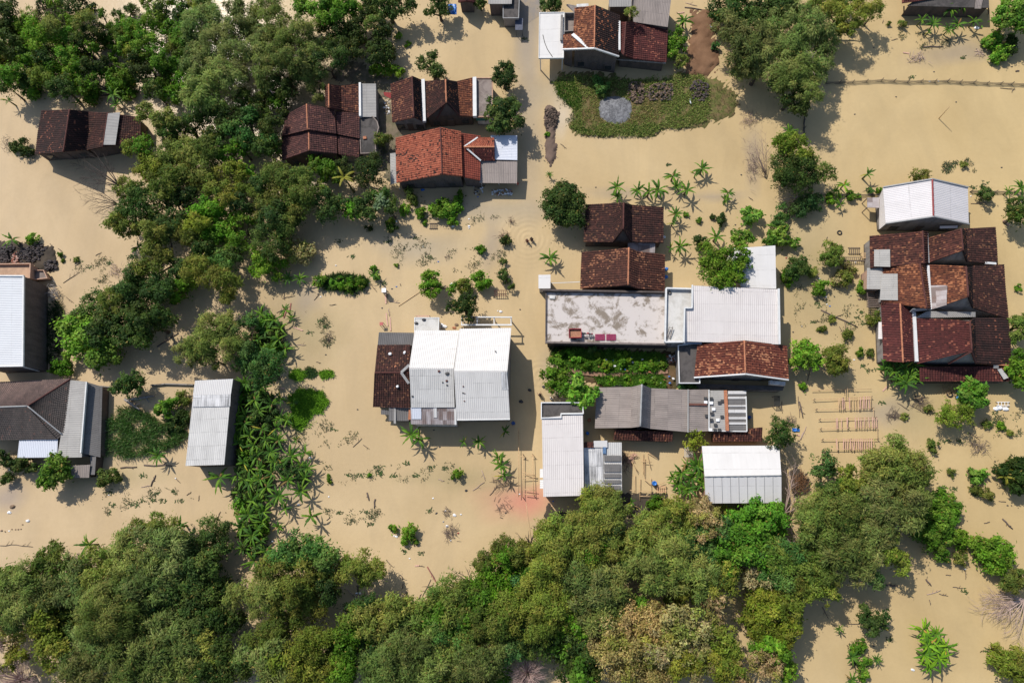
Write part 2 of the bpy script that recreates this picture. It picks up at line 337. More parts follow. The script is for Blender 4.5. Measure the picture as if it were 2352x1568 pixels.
ISL = tl(2, 0, (275, 560), (330, 510), (520, 500), (700, 520), (800, 545), (930, 535), (1090, 545), (1130, 505), (1200, 500), (1290, 505), (1370, 530), (1450, 580), (1520, 640), (1545, 700), (1510, 770), (1440, 815), (1340, 830), (1280, 865), (1150, 880), (1050, 870), (990, 910), (900, 930), (740, 905), (640, 930), (560, 910), (470, 915), (385, 880), (390, 840), (440, 800), (400, 720), (330, 650))
bank('grassy_island', ISL, None, SOIL, .32)
bank('dirt_path', tl(2, 0, (1225, 90), (1330, 80), (1400, 160), (1360, 260), (1400, 400), (1360, 480), (1300, 510), (1190, 500), (1170, 450), (1210, 330), (1240, 220)), None, REDSOIL, .5)
bank('roadside_bank', tl(2, 0, (225, 740), (270, 725), (315, 760), (305, 850), (290, 940), (305, 1000), (300, 1060), (285, 1100), (265, 1125), (245, 1100), (230, 1050), (232, 940), (235, 880), (220, 820)), None, soil_mat('brown_silt', (.22, .155, .12), (.15, .11, .09)), .45, 6, 9)
STRIP = tl(2, 1, (260, 830), (420, 815), (700, 835), (1120, 840), (1135, 900), (1140, 1060), (1080, 1100), (800, 1090), (600, 1075), (420, 1010), (330, 950), (285, 900))
bank('garden_bank', STRIP, None, soil_mat('garden_soil', (.22, .13, .075), (.16, .10, .06), (.05, .075, .02), .6), .4, 8, 14)
bank('yard_bank', tl(2, 2, (215, 420), (250, 350), (310, 400), (430, 410), (440, 470), (340, 470), (270, 470), (240, 490)), None, MUD, .28, 6, 10)
bank('wooded_shore', tl(3, 2, (130, 120), (200, 90), (290, 180), (300, 260), (200, 330), (150, 260)), None, MUD, .2, 6, 14)
bank('rubble_shore', tl(0, 1, (-60, 110), (60, 100), (200, 110), (350, 120), (390, 230), (360, 290), (250, 290), (220, 250), (-60, 250)), None, MUD, .35, 8, 12)
bank('yard_bank', tl(1, 0, (880, 700), (990, 820), (985, 1050), (920, 1250), (870, 1200), (840, 900), (830, 720)), None, PALE, .35, 8, 12)
bank('muddy_shore', tl(1, 0, (500, 540), (600, 430), (720, 430), (800, 520), (960, 520), (1030, 560), (900, 690), (830, 660), (700, 560)), None, PALE, .3, 8, 14)
bank('muddy_shore', tl(2, 2, (740, 280), (1040, 280), (1100, 330), (1030, 400), (930, 450), (800, 450), (740, 400)), None, MUD, .25, 8, 12)
PAVE = concrete_mat('wet_road', (.26, .23, .20), (.34, .27, .19), .7)
m = MB(); m.face([T(2, 0, 52, -140, .03), T(2, 0, 42, 60, .03), T(2, 0, 40, 205, .015), T(2, 0, 200, 100, .015), T(2, 0, 195, -140, .03)]); tag(m.build('road', PAVE), kind='structure')

# ================================================================ BUILDINGS
RED = tile_mat('new_red_tiles', [(.42, .125, .07), (.34, .09, .05), (.46, .15, .085), (.22, .05, .03), (.38, .11, .06)], .4, (.03, .018, .014), (.05, .022, .018), .3)
MAROON = tile_mat('old_maroon_tiles', [(.028, .014, .012), (.070, .027, .022), (.045, .020, .017), (.105, .040, .030), (.038, .017, .015)], .7, (.012, .010, .009), (.24, .11, .06), .2)
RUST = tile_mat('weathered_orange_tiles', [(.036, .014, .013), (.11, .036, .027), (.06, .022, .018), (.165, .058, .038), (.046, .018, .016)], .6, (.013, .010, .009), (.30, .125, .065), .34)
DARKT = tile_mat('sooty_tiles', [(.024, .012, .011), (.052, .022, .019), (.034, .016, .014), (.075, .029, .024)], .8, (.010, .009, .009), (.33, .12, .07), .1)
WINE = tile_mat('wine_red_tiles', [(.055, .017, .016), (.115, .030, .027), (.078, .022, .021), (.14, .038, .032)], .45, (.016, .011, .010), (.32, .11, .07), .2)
SHADE_MOULD = tile_mat('mouldy_shaded_tiles', [(.018, .012, .011), (.034, .018, .016), (.026, .014, .013), (.05, .022, .018)], .5, (.010, .009, .009), (.36, .13, .06), .28)  # dark mould, and the shade of steep east slopes put into the colour
GREYT = tile_mat('grey_brown_tiles', [(.24, .165, .14), (.19, .135, .12), (.28, .19, .16)], .5, (.06, .05, .047), None)
GREYD = tile_mat('dark_grey_tiles', [(.105, .09, .083), (.085, .075, .07), (.13, .105, .095)], .5, (.035, .03, .03), (.2, .12, .1), .06)
WHITE = sheet_mat('white_sheets', (.62, .60, .58), (.33, .31, .29), .22, 2.2, .42); CREAM = sheet_mat('cream_white_sheets', (.63, .605, .58), (.35, .32, .30), .2, 2.2, .5)
PINKW = sheet_mat('pinkish_white_fibre_sheets', (.62, .575, .55), (.34, .30, .285), .25, 1.75, .7)
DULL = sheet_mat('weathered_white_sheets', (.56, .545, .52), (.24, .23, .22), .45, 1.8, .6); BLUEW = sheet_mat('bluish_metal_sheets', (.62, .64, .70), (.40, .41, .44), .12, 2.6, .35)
STREAK = sheet_mat('streaked_white_sheets', (.66, .65, .65), (.13, .13, .13), .8, 1.9, .6, 1.1)
ASB = sheet_mat('grey_fibre_sheets', (.29, .245, .22), (.14, .12, .11), .6, 1.8, .85, .7); ASBL = sheet_mat('light_grey_fibre_sheets', (.36, .345, .325), (.20, .19, .18), .5, 1.8, .85, .6)
ASBD = sheet_mat('dark_grey_fibre_sheets', (.17, .16, .155), (.09, .085, .08), .5, 1.8, .85, .6); PATCH = sheet_mat('patched_rusty_sheets', (.42, .38, .38), (.18, .14, .13), .7, 1.2, .7, .8, .55, rust=.35, cell=1.2)
CONC = concrete_mat('stained_concrete', (.56, .51, .48), (.20, .16, .12), .9, .42, .49, .56); CONCL = concrete_mat('pale_concrete', (.60, .585, .555), (.36, .34, .30), .5); CONCD = concrete_mat('black_stained_concrete', (.10, .09, .085), (.045, .042, .04), .8)
CONCB = concrete_mat('brown_concrete', (.27, .225, .20), (.14, .11, .10), .7)
WALLW = wall_mat('white_plaster', (.62, .61, .59), (.30, .28, .26)); BRICK = wall_mat('dark_brick', (.12, .095, .085), (.06, .052, .047), True); PLAST = wall_mat('grey_plaster', (.26, .24, .225), (.12, .11, .10)); WOODW = wall_mat('dark_timber_wall', (.12, .09, .075), (.05, .045, .04)); PINKP = wall_mat('salmon_plaster', (.48, .30, .21), (.30, .20, .15))
TRIM = plain('white_trim', (.62, .62, .61), .6, .12, 2); GREYM = plain('grey_metal', (.30, .30, .30), .5, .2, 3); DARKM = plain('dark_metal', (.05, .05, .052), .5, .3, 3); RIDGE_O = plain('orange_ridge_tiles', (.42, .17, .09), .85, .4, 5); RIDGE_D = plain('dark_ridge_tiles', (.09, .032, .026), .9, .4, 5); RIDGE_R = plain('red_ridge_cap', (.25, .05, .05), .7, .2, 3)
GLASS = plain('dark_window_glass', (.03, .035, .04), .1, .1, 2, spec=.6); WOOD = plain('weathered_wood', (.34, .24, .18), .85, .35, 6); WOODD = plain('dark_wet_wood', (.12, .09, .075), .85, .35, 6); BAMBOO = plain('dry_bamboo', (.55, .37, .20), .7, .25, 5); TIMBER = plain('pale_pink_timber', (.60, .36, .28), .8, .25, 6)
BLUE = plain('blue_plastic', (.03, .16, .50), .4, .2, 3); REDP = plain('red_paint', (.33, .02, .035), .45, .25, 5); WHITEP = plain('white_plastic', (.75, .75, .76), .4, .1, 3); BLACKP = plain('black_rubber', (.02, .02, .02), .7, .2, 4)

def unit(v): return v.normalized() if v.length else v
def patch(mb, A, B, C, D, kind, th=.09, mi=0):
    """roof slope A-B eave, D-C ridge; tiles and corrugations are modelled"""
    A, B, C, D = map(Vector, (A, B, C, D)); n = (B - A).cross(D - A)
    if n.length < 1e-6: n = (B - A).cross(C - A)
    n.normalize(); flip = n.z < 0
    if flip: n = -n
    Lu = max((B - A).length, (C - D).length); Lv = max((D - A).length, (C - B).length)
    us = [0, 1]; vs_ = [(0, 0), (1, 0)]; h = lambda u: 0
    if kind == 'tile':
        nu = min(260, max(4, int(Lu / .34 * 4))); us = [i / nu for i in range(nu + 1)]; h = lambda u: .095 * abs(math.sin(math.pi * u * Lu / .34))
        nr = max(1, int(Lv / .32)); vs_ = []
        for i in range(nr): vs_ += [(i / nr, .05), ((i + 1) / nr - 1e-4, .0)]
    elif kind == 'corr':
        pit = .26; nu = min(360, max(4, int(Lu / pit * 4))); us = [i / nu for i in range(nu + 1)]; h = lambda u: .017 * math.sin(2 * math.pi * u * Lu / pit)
        vs_ = [(i / 6, 0) for i in range(7)]
    ua = unit(B - A); va = unit(n.cross(ua)); 
    if (D - A).dot(va) < 0: va = -va
    V = []; UV = []; r_ = random.Random(int(abs(A.x * 131 + A.y * 71)))
    sag = [(r_.uniform(-.05, .05), r_.uniform(0, 6), r_.uniform(.6, 1.6)) for _ in range(3)]
    for v, hv in vs_:
        for u in us:
            P = A * (1 - u) * (1 - v) + B * u * (1 - v) + C * u * v + D * (1 - u) * v
            s_ = 0
            if kind == 'tile': s_ = sum(a * math.sin(b + u * Lu * c * .8) * (.5 + .5 * math.sin(b * 2 + v * Lv * c * .9)) for a, b, c in sag)
            V.append(P + n * (h(u) + hv + s_)); UV.append(((P - A).dot(ua) + A.x * 3.1, (P - A).dot(va) + A.y * 1.7))
    k = len(us); F = []
    for j in range(len(vs_) - 1):
        for i in range(k - 1):
            f = (j * k + i, j * k + i + 1, (j + 1) * k + i + 1, (j + 1) * k + i); F.append(f[::-1] if flip else f)
    mb.mesh(V, F, UV, mi)
    lo = [p - n * th for p in (A, B, C, D)]; hi = [p + n * .0 for p in (A, B, C, D)]
    mb.face(lo if flip else lo[::-1], m=mi)
    for i in range(4):
        j = (i + 1) % 4
        if (hi[i] - hi[j]).length > 1e-4: mb.face([hi[i], lo[i], lo[j], hi[j]] if not flip else [hi[j], lo[j], lo[i], hi[i]], m=mi)
class House:
    def __init__(s, c, r, bx, by, label, name='tiled_house', cat='house', group=None):
        s.c, s.r = c, r; s.o = empty(name, T(c, r, bx, by, 0), label, cat, group)
    def k(s, p):
        if isinstance(p, Vector): return p
        if len(p) == 5: return T(p[3], p[4], p[0], p[1], p[2])
        return T(s.c, s.r, *p)
    def prof(s, P1, P2, mat, kind='tile', wall=PLAST, cap=None, part='roof', ins=.3, eave=.35, openings=True, base=-.4, verge=None, capr=.11, mis=None):
        P1 = [s.k(p) for p in P1]; P2 = [s.k(p) for p in P2]; m = MB(); n = len(P1)
        for i in range(n - 1):
            a1, b1, a2, b2 = P1[i], P1[i + 1], P2[i], P2[i + 1]
            mi = mis[i] if mis else 0
            if a1.z + a2.z <= b1.z + b2.z: patch(m, a1, a2, b2, b1, kind, mi=mi)
            else: patch(m, b2, b1, a1, a2, kind, mi=mi)
        ro = m.build(part, mat, s.o)
        ir = max(range(n), key=lambda i: P1[i].z + P2[i].z)
        if cap and 0 < ir < n - 1:
            c = MB(); a, b = P1[ir], P2[ir]; up = Vector((0, 0, .03)); k = max(2, int((b - a).length / .4))
            c.tube([a.lerp(b, i / k) + up + Vector((0, 0, .02 * (i % 2))) for i in range(k + 1)], [capr + .02 * (i % 2) for i in range(k + 1)], 7); c.build('ridge_cap', cap, ro)
        if verge:
            for P, q in ((P1, P2), (P2, P1)):
                v = MB()
                for i in range(n - 1): v.beam(P[i] + Vector((0, 0, .06)), P[i + 1] + Vector((0, 0, .06)), .16, .22)
                v.build('verge_trim', verge, s.o)
        if wall:
            Wl = MB(); E = []
            for P, Q in ((P1, P2), (P2, P1)):
                pts = []
                for i in range(n): pts.append(P[i] + unit(Q[i] - P[i]) * ins)
                a, b = pts[0], pts[1]; pts[0] = a.lerp(b, min(.45, eave / max(.1, (b - a).length))); a, b = pts[-1], pts[-2]; pts[-1] = a.lerp(b, min(.45, eave / max(.1, (b - a).length)))
                pts = [p - Vector((0, 0, .12)) for p in pts]; E.append(pts)
            lo = [[Vector((e[0].x, e[0].y, base)), Vector((e[-1].x, e[-1].y, base))] for e in E]
            for k_, e in enumerate(E):
                f = [lo[k_][0]] + e + [lo[k_][1]]; Wl.face(f if k_ else f[::-1])
            for j in (0, -1):
                f = [lo[0][j], E[0][j], E[1][j], lo[1][j]]; Wl.face(f if j else f[::-1])
            Wl.build('wall', wall, s.o)
            if openings:
                a, b = (lo[1]) if E[1][0].y + E[1][-1].y < E[0][0].y + E[0][-1].y else lo[0]
                s.openings(a, b, min(2.1, min(e.z for e in E[1]) - .3))
    def openings(s, a, b, top, count=3):
        d = (b - a); L = d.length; d = unit(d); nrm = Vector((d.y, -d.x, 0)); nrm = nrm if nrm.y < 0 else -nrm
        if L < 3 or top < 1: return
        for i in range(count):
            c = a + d * L * (i + .5) / count; wd = .9 if i == 1 else 1.2; z0, z1 = (-.3, min(top, 1.9)) if i == 1 else (.5, min(top, 1.7))
            if z1 - z0 < .4: continue
            f = MB(); q = c + nrm * .02; f.beam(Vector((q.x, q.y, z0)) , Vector((q.x, q.y, z1)), wd if abs(d.x) > .5 else .1, .1 if abs(d.x) > .5 else wd, up=(0, 1, 0))
            fr = f.build('door' if i == 1 else 'window', WOODD, s.o)
            if i != 1:
                g = MB(); q = c + nrm * .055; g.beam(Vector((q.x, q.y, z0 + .1)), Vector((q.x, q.y, z1 - .1)), (wd - .2) if abs(d.x) > .5 else .1, .1 if abs(d.x) > .5 else wd - .2, up=(0, 1, 0)); g.build('pane', GLASS, fr)
    def patch(s, Q, mat, kind='corr', part='lean_to_roof', wall=None, th=.07, base=-.4, ins=.18):
        P = [s.k(p) for p in Q]; m = MB(); patch(m, *P, kind, th); o = m.build(part, mat, s.o)
        if wall: s.prism(P, wall, base, ins, drop=.13)
        return o
    def prism(s, P, wall, base=-.4, ins=.18, drop=.02, part='wall'):
        P = [s.k(p) for p in P]; c = sum(P, Vector()) / len(P); T_ = []
        for p in P:
            d = c - p; d.z = 0; q = p + unit(d) * ins * 1.4; T_.append(Vector((q.x, q.y, p.z - drop)))
        m = MB(); n = len(P); ar = sum(T_[i].x * T_[(i + 1) % n].y - T_[(i + 1) % n].x * T_[i].y for i in range(n)); 
        if ar < 0: T_ = T_[::-1]
        for i in range(n):
            a, b = T_[i], T_[(i + 1) % n]; m.face([Vector((a.x, a.y, base)), Vector((b.x, b.y, base)), b, a])
        m.face(T_); return m.build(part, wall, s.o)
    def flat(s, Q, mat, th=.15, part='flat_roof', par=None, pmat=None, wall=None, ins=.12, base=-.4):
        P = [s.k(p) for p in Q]; n = len(P); ar = sum(P[i].x * P[(i + 1) % n].y - P[(i + 1) % n].x * P[i].y for i in range(n))
        if ar < 0: P = P[::-1]
        m = MB(); m.face(P); lo = [p - Vector((0, 0, th)) for p in P]; m.face(lo[::-1])
        for i in range(n): j = (i + 1) % n; m.face([lo[i], lo[j], P[j], P[i]])
        o = m.build(part, mat, s.o)
        if par:
            q = MB(); h, t = par
            for i in range(n):
                a, b = P[i], P[(i + 1) % n]; e = unit(b - a) * (t / 2) * (1 if i % 2 else -.98); q.beam(a - e + Vector((0, 0, h / 2 - .1 + .004 * (i % 3))), b + e + Vector((0, 0, h / 2 - .1 + .004 * (i % 3))), t, h + .2)
            q.build('parapet', pmat or TRIM, s.o)
        if wall: s.prism(P, wall, base, ins, drop=th + .01)
        return o
    def beam(s, p, q, w, h, mat, part='trim', dz=0):
        m = MB(); m.beam(s.k(p) + Vector((0, 0, dz)), s.k(q) + Vector((0, 0, dz)), w, h); return m.build(part, mat, s.o)
def z(P, *hs): return [(x, y, h) for (x, y), h in zip(P, hs)]
MAUVE = tile_mat('mauve_brown_tiles', [(.055, .026, .024), (.125, .052, .046), (.08, .034, .031), (.17, .07, .058)], .55, (.014, .011, .011), (.28, .12, .08), .12)
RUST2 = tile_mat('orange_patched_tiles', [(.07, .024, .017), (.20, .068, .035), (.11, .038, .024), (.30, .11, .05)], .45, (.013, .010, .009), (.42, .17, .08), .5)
# H1 upper left maroon house
H = House(0, 0, 560, 1090, 'long maroon tiled house with a grey sheet patch, below the wood at upper left')
H.prof([(285, 752, 2.4), (475, 745, 5.6), (612, 760, 2.7)], [(240, 1052, 2.4), (432, 1035, 5.6), (588, 1020, 2.7)], DARKT, cap=RIDGE_D, wall=WOODW)
H.prof([(606, 762, 2.85), (735, 768, 3.7), (962, 800, 2.3)], [(584, 1025, 2.85), (700, 1000, 3.7), (955, 965, 2.3)], MAROON, cap=RIDGE_D, wall=WOODW, openings=False, part='rear_wing_roof')
H.patch([(735, 772, 3.86), (704, 985, 3.86), (785, 985, 3.62), (817, 765, 3.62)], ASBL, 'corr', 'sheet_patch')
# H2 stepped brown house
H = House(1, 0, 430, 1090, 'brown tiled house in two steps with wings, against the dark trees')
H.prof([(212, 780, 2.9), (345, 710, 5.0), (533, 745, 3.5)], [(176, 930, 2.9), (352, 885, 5.0), (545, 912, 3.5)], MAUVE, cap=RIDGE_O, wall=WOODW, openings=False)
H.prof([(176, 915, 2.5), (360, 893, 4.5), (548, 925, 3.1)], [(180, 1092, 2.5), (362, 1027, 4.5), (552, 1048, 3.1)], MAUVE, cap=RIDGE_O, wall=WOODW, part='front_roof')
H.patch([(703, 772, 2.5), (705, 944, 2.5), (548, 913, 3.2), (540, 758, 3.2)], MAUVE, 'tile', 'side_wing_roof', PLAST)
H.patch([(705, 950, 2.2), (700, 1072, 2.2), (562, 1050, 2.9), (550, 922, 2.9)], MAUVE, 'tile', 'side_wing_roof', PLAST)
H.prof([(472, 582, 2.9), (495, 575, 5.2), (577, 585, 3.1), (703, 570, 2.5)], [(478, 720, 2.9), (497, 735, 5.2), (577, 752, 3.1), (703, 775, 2.5)], RUST, cap=RIDGE_O, wall=PLAST, openings=False, part='rear_wing_roof')
H.beam((709, 568, 2.75), (711, 795, 2.75), .32, .5, TRIM, 'parapet')
H.patch([(816, 570, 2.3), (818, 797, 2.3), (718, 795, 2.7), (718, 570, 2.7)], ASBL, 'corr', 'sheet_roof', PLAST)
H.flat([(705, 797, 2.3), (795, 797, 2.3), (825, 830, 2.3), (835, 870, 2.3), (822, 915, 2.3), (812, 950, 2.3), (816, 1042, 2.3), (715, 1046, 2.3)], CONCD, .2, 'concrete_canopy', (.12, .15), CONCB, PLAST)
H.beam((740, 930, 2.38), (742, 948, 2.38), .5, .25, RIDGE_O, 'brick_stack')
# H3 three-gable house
H = House(1, 0, 1250, 870, 'house of three rusty tiled gables split by white gutters, ending in a flat roof')
H.prof([(918, 572, 2.5), (1062, 520, 5.2), (1132, 550, 2.9)], [(930, 835, 2.5), (1075, 800, 5.2), (1142, 828, 2.9)], [RUST, SHADE_MOULD], mis=[0, 1], cap=RIDGE_D, wall=PLAST)
H.beam((1138, 545, 3.1), (1146, 830, 3.1), .5, .5, TRIM, 'white_gutter')
H.prof([(1150, 552, 2.9), (1290, 543, 5.5), (1366, 556, 3.0), (1477, 530, 2.6)], [(1156, 812, 2.9), (1296, 700, 5.5), (1385, 790, 3.0), (1482, 797, 2.6)], [MAROON, SHADE_MOULD, RUST2], mis=[0, 1, 2], cap=RIDGE_O, wall=WOODW)
m = MB(); A, B, C = T(1, 0, 1232, 806, 3.0), T(1, 0, 1296, 686, 5.5), T(1, 0, 1392, 795, 3.0); m.beam(A, B, .2, .14); m.beam(B, C, .2, .14); m.build('bargeboard', RIDGE_D, H.o)
H.beam((1488, 532, 2.9), (1490, 797, 2.9), .55, .6, TRIM, 'white_gutter')
H.flat([(1498, 535, 2.6), (1608, 535, 2.6), (1610, 797, 2.6), (1498, 797, 2.6)], CONCB, .2, 'flat_roof', (.15, .14), PINKP, WALLW)
H.beam((1500, 808, 1.9), (1572, 808, 1.9), .3, .7, plain('teal_paint', (.02, .17, .16), .6), 'teal_facade_board')
H.patch([(868, 628, 2.0), (872, 650, 2.0), (918, 672, 2.3), (918, 630, 2.3)], plain('red_cloth', (.22, .02, .02), .8), 'flat', 'red_awning')
# H4 bright red roof
H = House(1, 0, 1350, 1245, 'house with a bright orange-red gable roof beside the flooded road')
H.prof([(952, 938, 2.6), (1255, 868, 5.2), (1393, 895, 4.0)], [(958, 1245, 2.6), (1268, 1187, 5.2), (1403, 1202, 4.0)], RED, cap=RIDGE_D, wall=BRICK)
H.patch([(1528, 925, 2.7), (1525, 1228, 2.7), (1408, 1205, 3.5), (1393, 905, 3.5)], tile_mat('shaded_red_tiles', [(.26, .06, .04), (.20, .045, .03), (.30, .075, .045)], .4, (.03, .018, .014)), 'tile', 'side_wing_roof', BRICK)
H.patch([(1622, 943, 2.9), (1505, 937, 2.9), (1415, 1000, 3.8), (1622, 1000, 3.8)], RED, 'tile', 'cross_gable_roof')
H.patch([(1528, 1094, 2.8), (1626, 1092, 2.8), (1623, 1003, 3.8), (1418, 1003, 3.8)], WINE, 'tile', 'cross_gable_roof', None)
H.prism([(1440, 1000, 2.7), (1510, 945, 2.7), (1618, 948, 2.7), (1620, 1088, 2.7), (1520, 1090, 2.7)], PLAST)
H.beam((1418, 998, 3.85), (1508, 936, 3.0), .22, .12, TRIM, 'valley_flashing'); H.beam((1435, 1012, 3.75), (1530, 1094, 2.95), .22, .12, TRIM, 'valley_flashing')
H.beam((1415, 1000, 3.86), (1622, 1000, 3.86), .22, .16, RIDGE_O, 'ridge_cap')
H.patch([(1778, 922, 2.5), (1778, 1090, 2.5), (1628, 1086, 2.8), (1596, 920, 2.8)], BLUEW, 'corr', 'white_metal_roof', WALLW)
H.patch([(1520, 1245, 2.2), (1776, 1248, 2.2), (1778, 1100, 2.6), (1527, 1093, 2.6)], ASB, 'corr', 'grey_porch_roof'); H.prism([(1540, 1110, 2.2), (1765, 1110, 2.2), (1765, 1190, 2.2), (1540, 1190, 2.2)], WOODW)
for x in (1532, 1650, 1768): H.beam((x, 1238, 2.15), (x + 6, 1262, -.3), .1, .1, TRIM, 'post')
H.patch([(916, 1255, 1.9), (912, 1045, 1.9), (950, 1040, 2.3), (958, 1245, 2.3)], ASBL, 'corr', 'side_awning')
# H5 top roadside brick house
H = House(2, 0, 520, 480, 'brick house with an orange and black gable roof and white canopy beside the road')
H.prof([(428, 55, 4.9), (565, 38, 6.4), (732, 105, 4.4)], [(414, 332, 4.7), (560, 330, 6.4), (727, 385, 4.4)], [RUST2, SHADE_MOULD], cap=RIDGE_O, wall=BRICK, openings=True, mis=[0, 1])
H.patch([(348, 335, 4.0), (352, 238, 4.0), (420, 232, 4.82), (416, 334, 4.78)], RUST2, 'tile', 'lower_roof', BRICK)
v = MB(); pp = [H.k(p) for p in ((346, 338, 4.1), (416, 336, 4.85), (560, 331, 6.5), (727, 386, 4.5))]
for a, b in zip(pp, pp[1:]): v.beam(a, b, .2, .22)
v.build('verge_trim', TRIM, H.o)
H.beam((412, 234, 4.95), (525, 330, 6.0), .5, .12, TRIM, 'valley_flashing')
H.flat([(358, 116, 2.6), (424, 116, 2.6), (420, 236, 2.6), (358, 240, 2.6)], CONCB, .1, 'courtyard_floor', (.9, .12), PLAST, PLAST)
H.flat([(187, 90, 3.2), (355, 88, 3.2), (350, 395, 3.2), (183, 397, 3.2)], WHITE, .12, 'white_canopy', (.1, .1), TRIM)
for x, y in ((192, 392), (342, 390), (196, 100), (340, 100)): H.beam((x, y, 3.1), (T(2, 0, x, y, 3.1).xy.to_3d() + Vector((0, 0, -.4))), .14, .14, TRIM, 'post')
H.beam((340, 105, 3.5), (335, 278, 3.5), .35, .3, PLAST, 'parapet')
cr = MB(); cp = [H.k((x, y, 3.23)) for x, y in ((210, 238), (222, 290), (240, 335), (275, 388))]
cr.tube(cp, .045, 5); cr.build('cable', BLACKP, H.o)
H.prof([(735, 150, 3.9), (775, 152, 4.9), (828, 152, 3.3), (1060, 186, 2.5)], [(738, 345, 3.9), (760, 378, 4.9), (820, 402, 3.3), (1048, 428, 2.5)], WINE, cap=RIDGE_D, wall=WOODW, openings=False, part='side_wing_roof')
H.beam((730, 150, 4.4), (731, 346, 4.4), .3, .4, TRIM, 'parapet')
H.patch([(640, 402, 2.6), (1045, 432, 2.4), (1048, 422, 2.6), (650, 398, 2.9)], PLAST, 'flat', 'eave_board')
H.patch([(1060, 186, 3.4), (825, 150, 3.4), (815, -60, 4.4), (1090, -60, 4.4)], ASB, 'corr', 'grey_sheet_roof', WOODW)
H.patch([(660, 48, 4.3), (812, 46, 4.3), (815, -60, 4.9), (658, -60, 4.9)], ASBL, 'corr', 'light_sheet_roof', WOODW)
H.beam((440, 45, 5.1), (520, 40, 5.1), .5, .35, WALLW, 'water_tank_base'); 
H.patch([(370, 40, 3.3), (430, 95, 3.3), (440, 42, 3.6), (372, 30, 3.6)], ASB, 'corr', 'rear_sheet')
# H6, H7 twin maroon roofs
H = House(2, 0, 760, 1640, 'maroon tiled house with a kinked gable, behind the round roadside tree')
H.prof([(500, 1392, 2.5), (690, 1382, 3.6), (760, 1380, 5.6), (812, 1395, 3.3), (1030, 1412, 2.4)], [(488, 1646, 2.5), (690, 1648, 3.6), (758, 1560, 5.6), (812, 1648, 3.3), (1030, 1654, 2.4)], MAROON, cap=RIDGE_D, wall=WOODW)
H = House(2, 1, 760, 430, 'reddish maroon gable-roofed house touching the stained concrete roof')
H.prof([(474, 165, 2.4), (730, 142, 4.0), (795, 135, 4.8), (860, 160, 3.9), (1040, 182, 2.5)], [(465, 414, 2.4), (730, 396, 4.0), (790, 388, 4.8), (855, 415, 3.9), (1036, 432, 2.5)], tile_mat('reddish_maroon_tiles', [(.045, .019, .015), (.10, .037, .025), (.065, .025, .019), (.145, .055, .035)], .5, (.014, .011, .010), (.34, .15, .08), .4), cap=RIDGE_O, wall=WOODW)
H.patch([(788, 160, 1.9), (972, 170, 1.9), (974, 105, 2.3), (788, 92, 2.3)], PATCH, 'flat', 'patched_awning')
# H8 stained concrete roof
H = House(2, 1, 640, 800, 'flat-roofed building with a stained pale concrete deck and low parapet by the road', 'flat_roofed_building', 'building')
H.flat([(232, 440, 3.0), (1042, 452, 3.0), (1080, 790, 3.0), (232, 777, 3.0)], CONC, .2, 'concrete_deck', None, None, BRICK)
m = MB(); m.beam(H.k((210, 428, 3.2)), H.k((1042, 442, 3.2)), .22, .9); m.beam(H.k((232, 432, 3.1)), H.k((230, 782, 3.05)), .16, .35); m.beam(H.k((226, 780, 3.12)), H.k((1082, 794, 3.12)), .24, .5); m.build('parapet', BRICK, H.o)
H.flat([(180, 320, 2.4), (262, 318, 2.4), (262, 412, 2.4), (180, 412, 2.4)], WHITE, .1, 'entrance_canopy', None, None, WALLW)
H.beam((270, 376, 2.6), (462, 368, 2.6), .07, .07, TRIM, 'pipe')
H.beam((255, 470, 3.1), (292, 472, 3.1), .5, .15, WALLW, 'roof_hatch')
# H9 L-shaped white roof
H = House(2, 1, 1450, 790, 'L-shaped building with pale sheet roofs, white parapets and a small terrace', 'white_roofed_building', 'building')
H.flat([(1047, 415, 3.9), (1222, 418, 3.9), (1222, 548, 3.9), (1172, 552, 3.9), (1164, 778, 3.9), (1040, 776, 3.9)], CONCL, .2, 'terrace', None, None, WALLW)
m = MB(); pp = [H.k((x, y, 4.15)) for x, y in ((1172, 776), (1040, 778), (1048, 413), (1224, 418))]
for i, (a, b) in enumerate(zip(pp, pp[1:])): m.beam(a + Vector((0, 0, .004 * i)), b + Vector((0, 0, .004 * i)), .2, .55)
m.build('parapet', TRIM, H.o)
E1, E2 = (68, 416, 4.0, 3, 1), (78, 790, 4.0, 3, 1)
H.patch([(1228, 548, 4.3), E1[:2] + (4.3,) + E1[3:], (68, 416, 4.7, 3, 1), (1228, 390, 4.7)], CREAM, 'flat', 'hidden_gutter') if 0 else None
H.patch([(1170, 772, 4.1), (78, 792, 4.1, 3, 1), (62, 418, 4.9, 3, 1), (1228, 392, 4.9)] if 0 else [(1172, 772, 4.1), (76, 792, 4.1, 3, 1), (72, 560, 4.6, 3, 1), (1175, 546, 4.6)], PINKW, 'corr', 'white_sheet_roof')
H.patch([(1228, 552, 4.59), (72, 562, 4.59, 3, 1), (64, 418, 4.9, 3, 1), (1228, 392, 4.9)], PINKW, 'corr', 'white_sheet_roof')
H.prism([(1172, 772, 3.9), (76, 792, 3.9, 3, 1), (64, 418, 3.9, 3, 1), (1228, 392, 3.9)], WALLW, ins=.25)
m = MB(); pp = [H.k((x, y, 4.75)) for x, y in ((1168, 778), (1174, 546), (1224, 546), (1226, 390))]
for i, (a, b) in enumerate(zip(pp, pp[1:])): m.beam(a + Vector((0, 0, .004 * i)), b + Vector((0, 0, .004 * i)), .16, .4)
m.build('parapet', TRIM, H.o)
m = MB(); m.beam(H.k((70, 415, 4.95, 3, 1)), H.k((76, 792, 4.4, 3, 1)), .22, .5); m.build('parapet', TRIM, H.o)
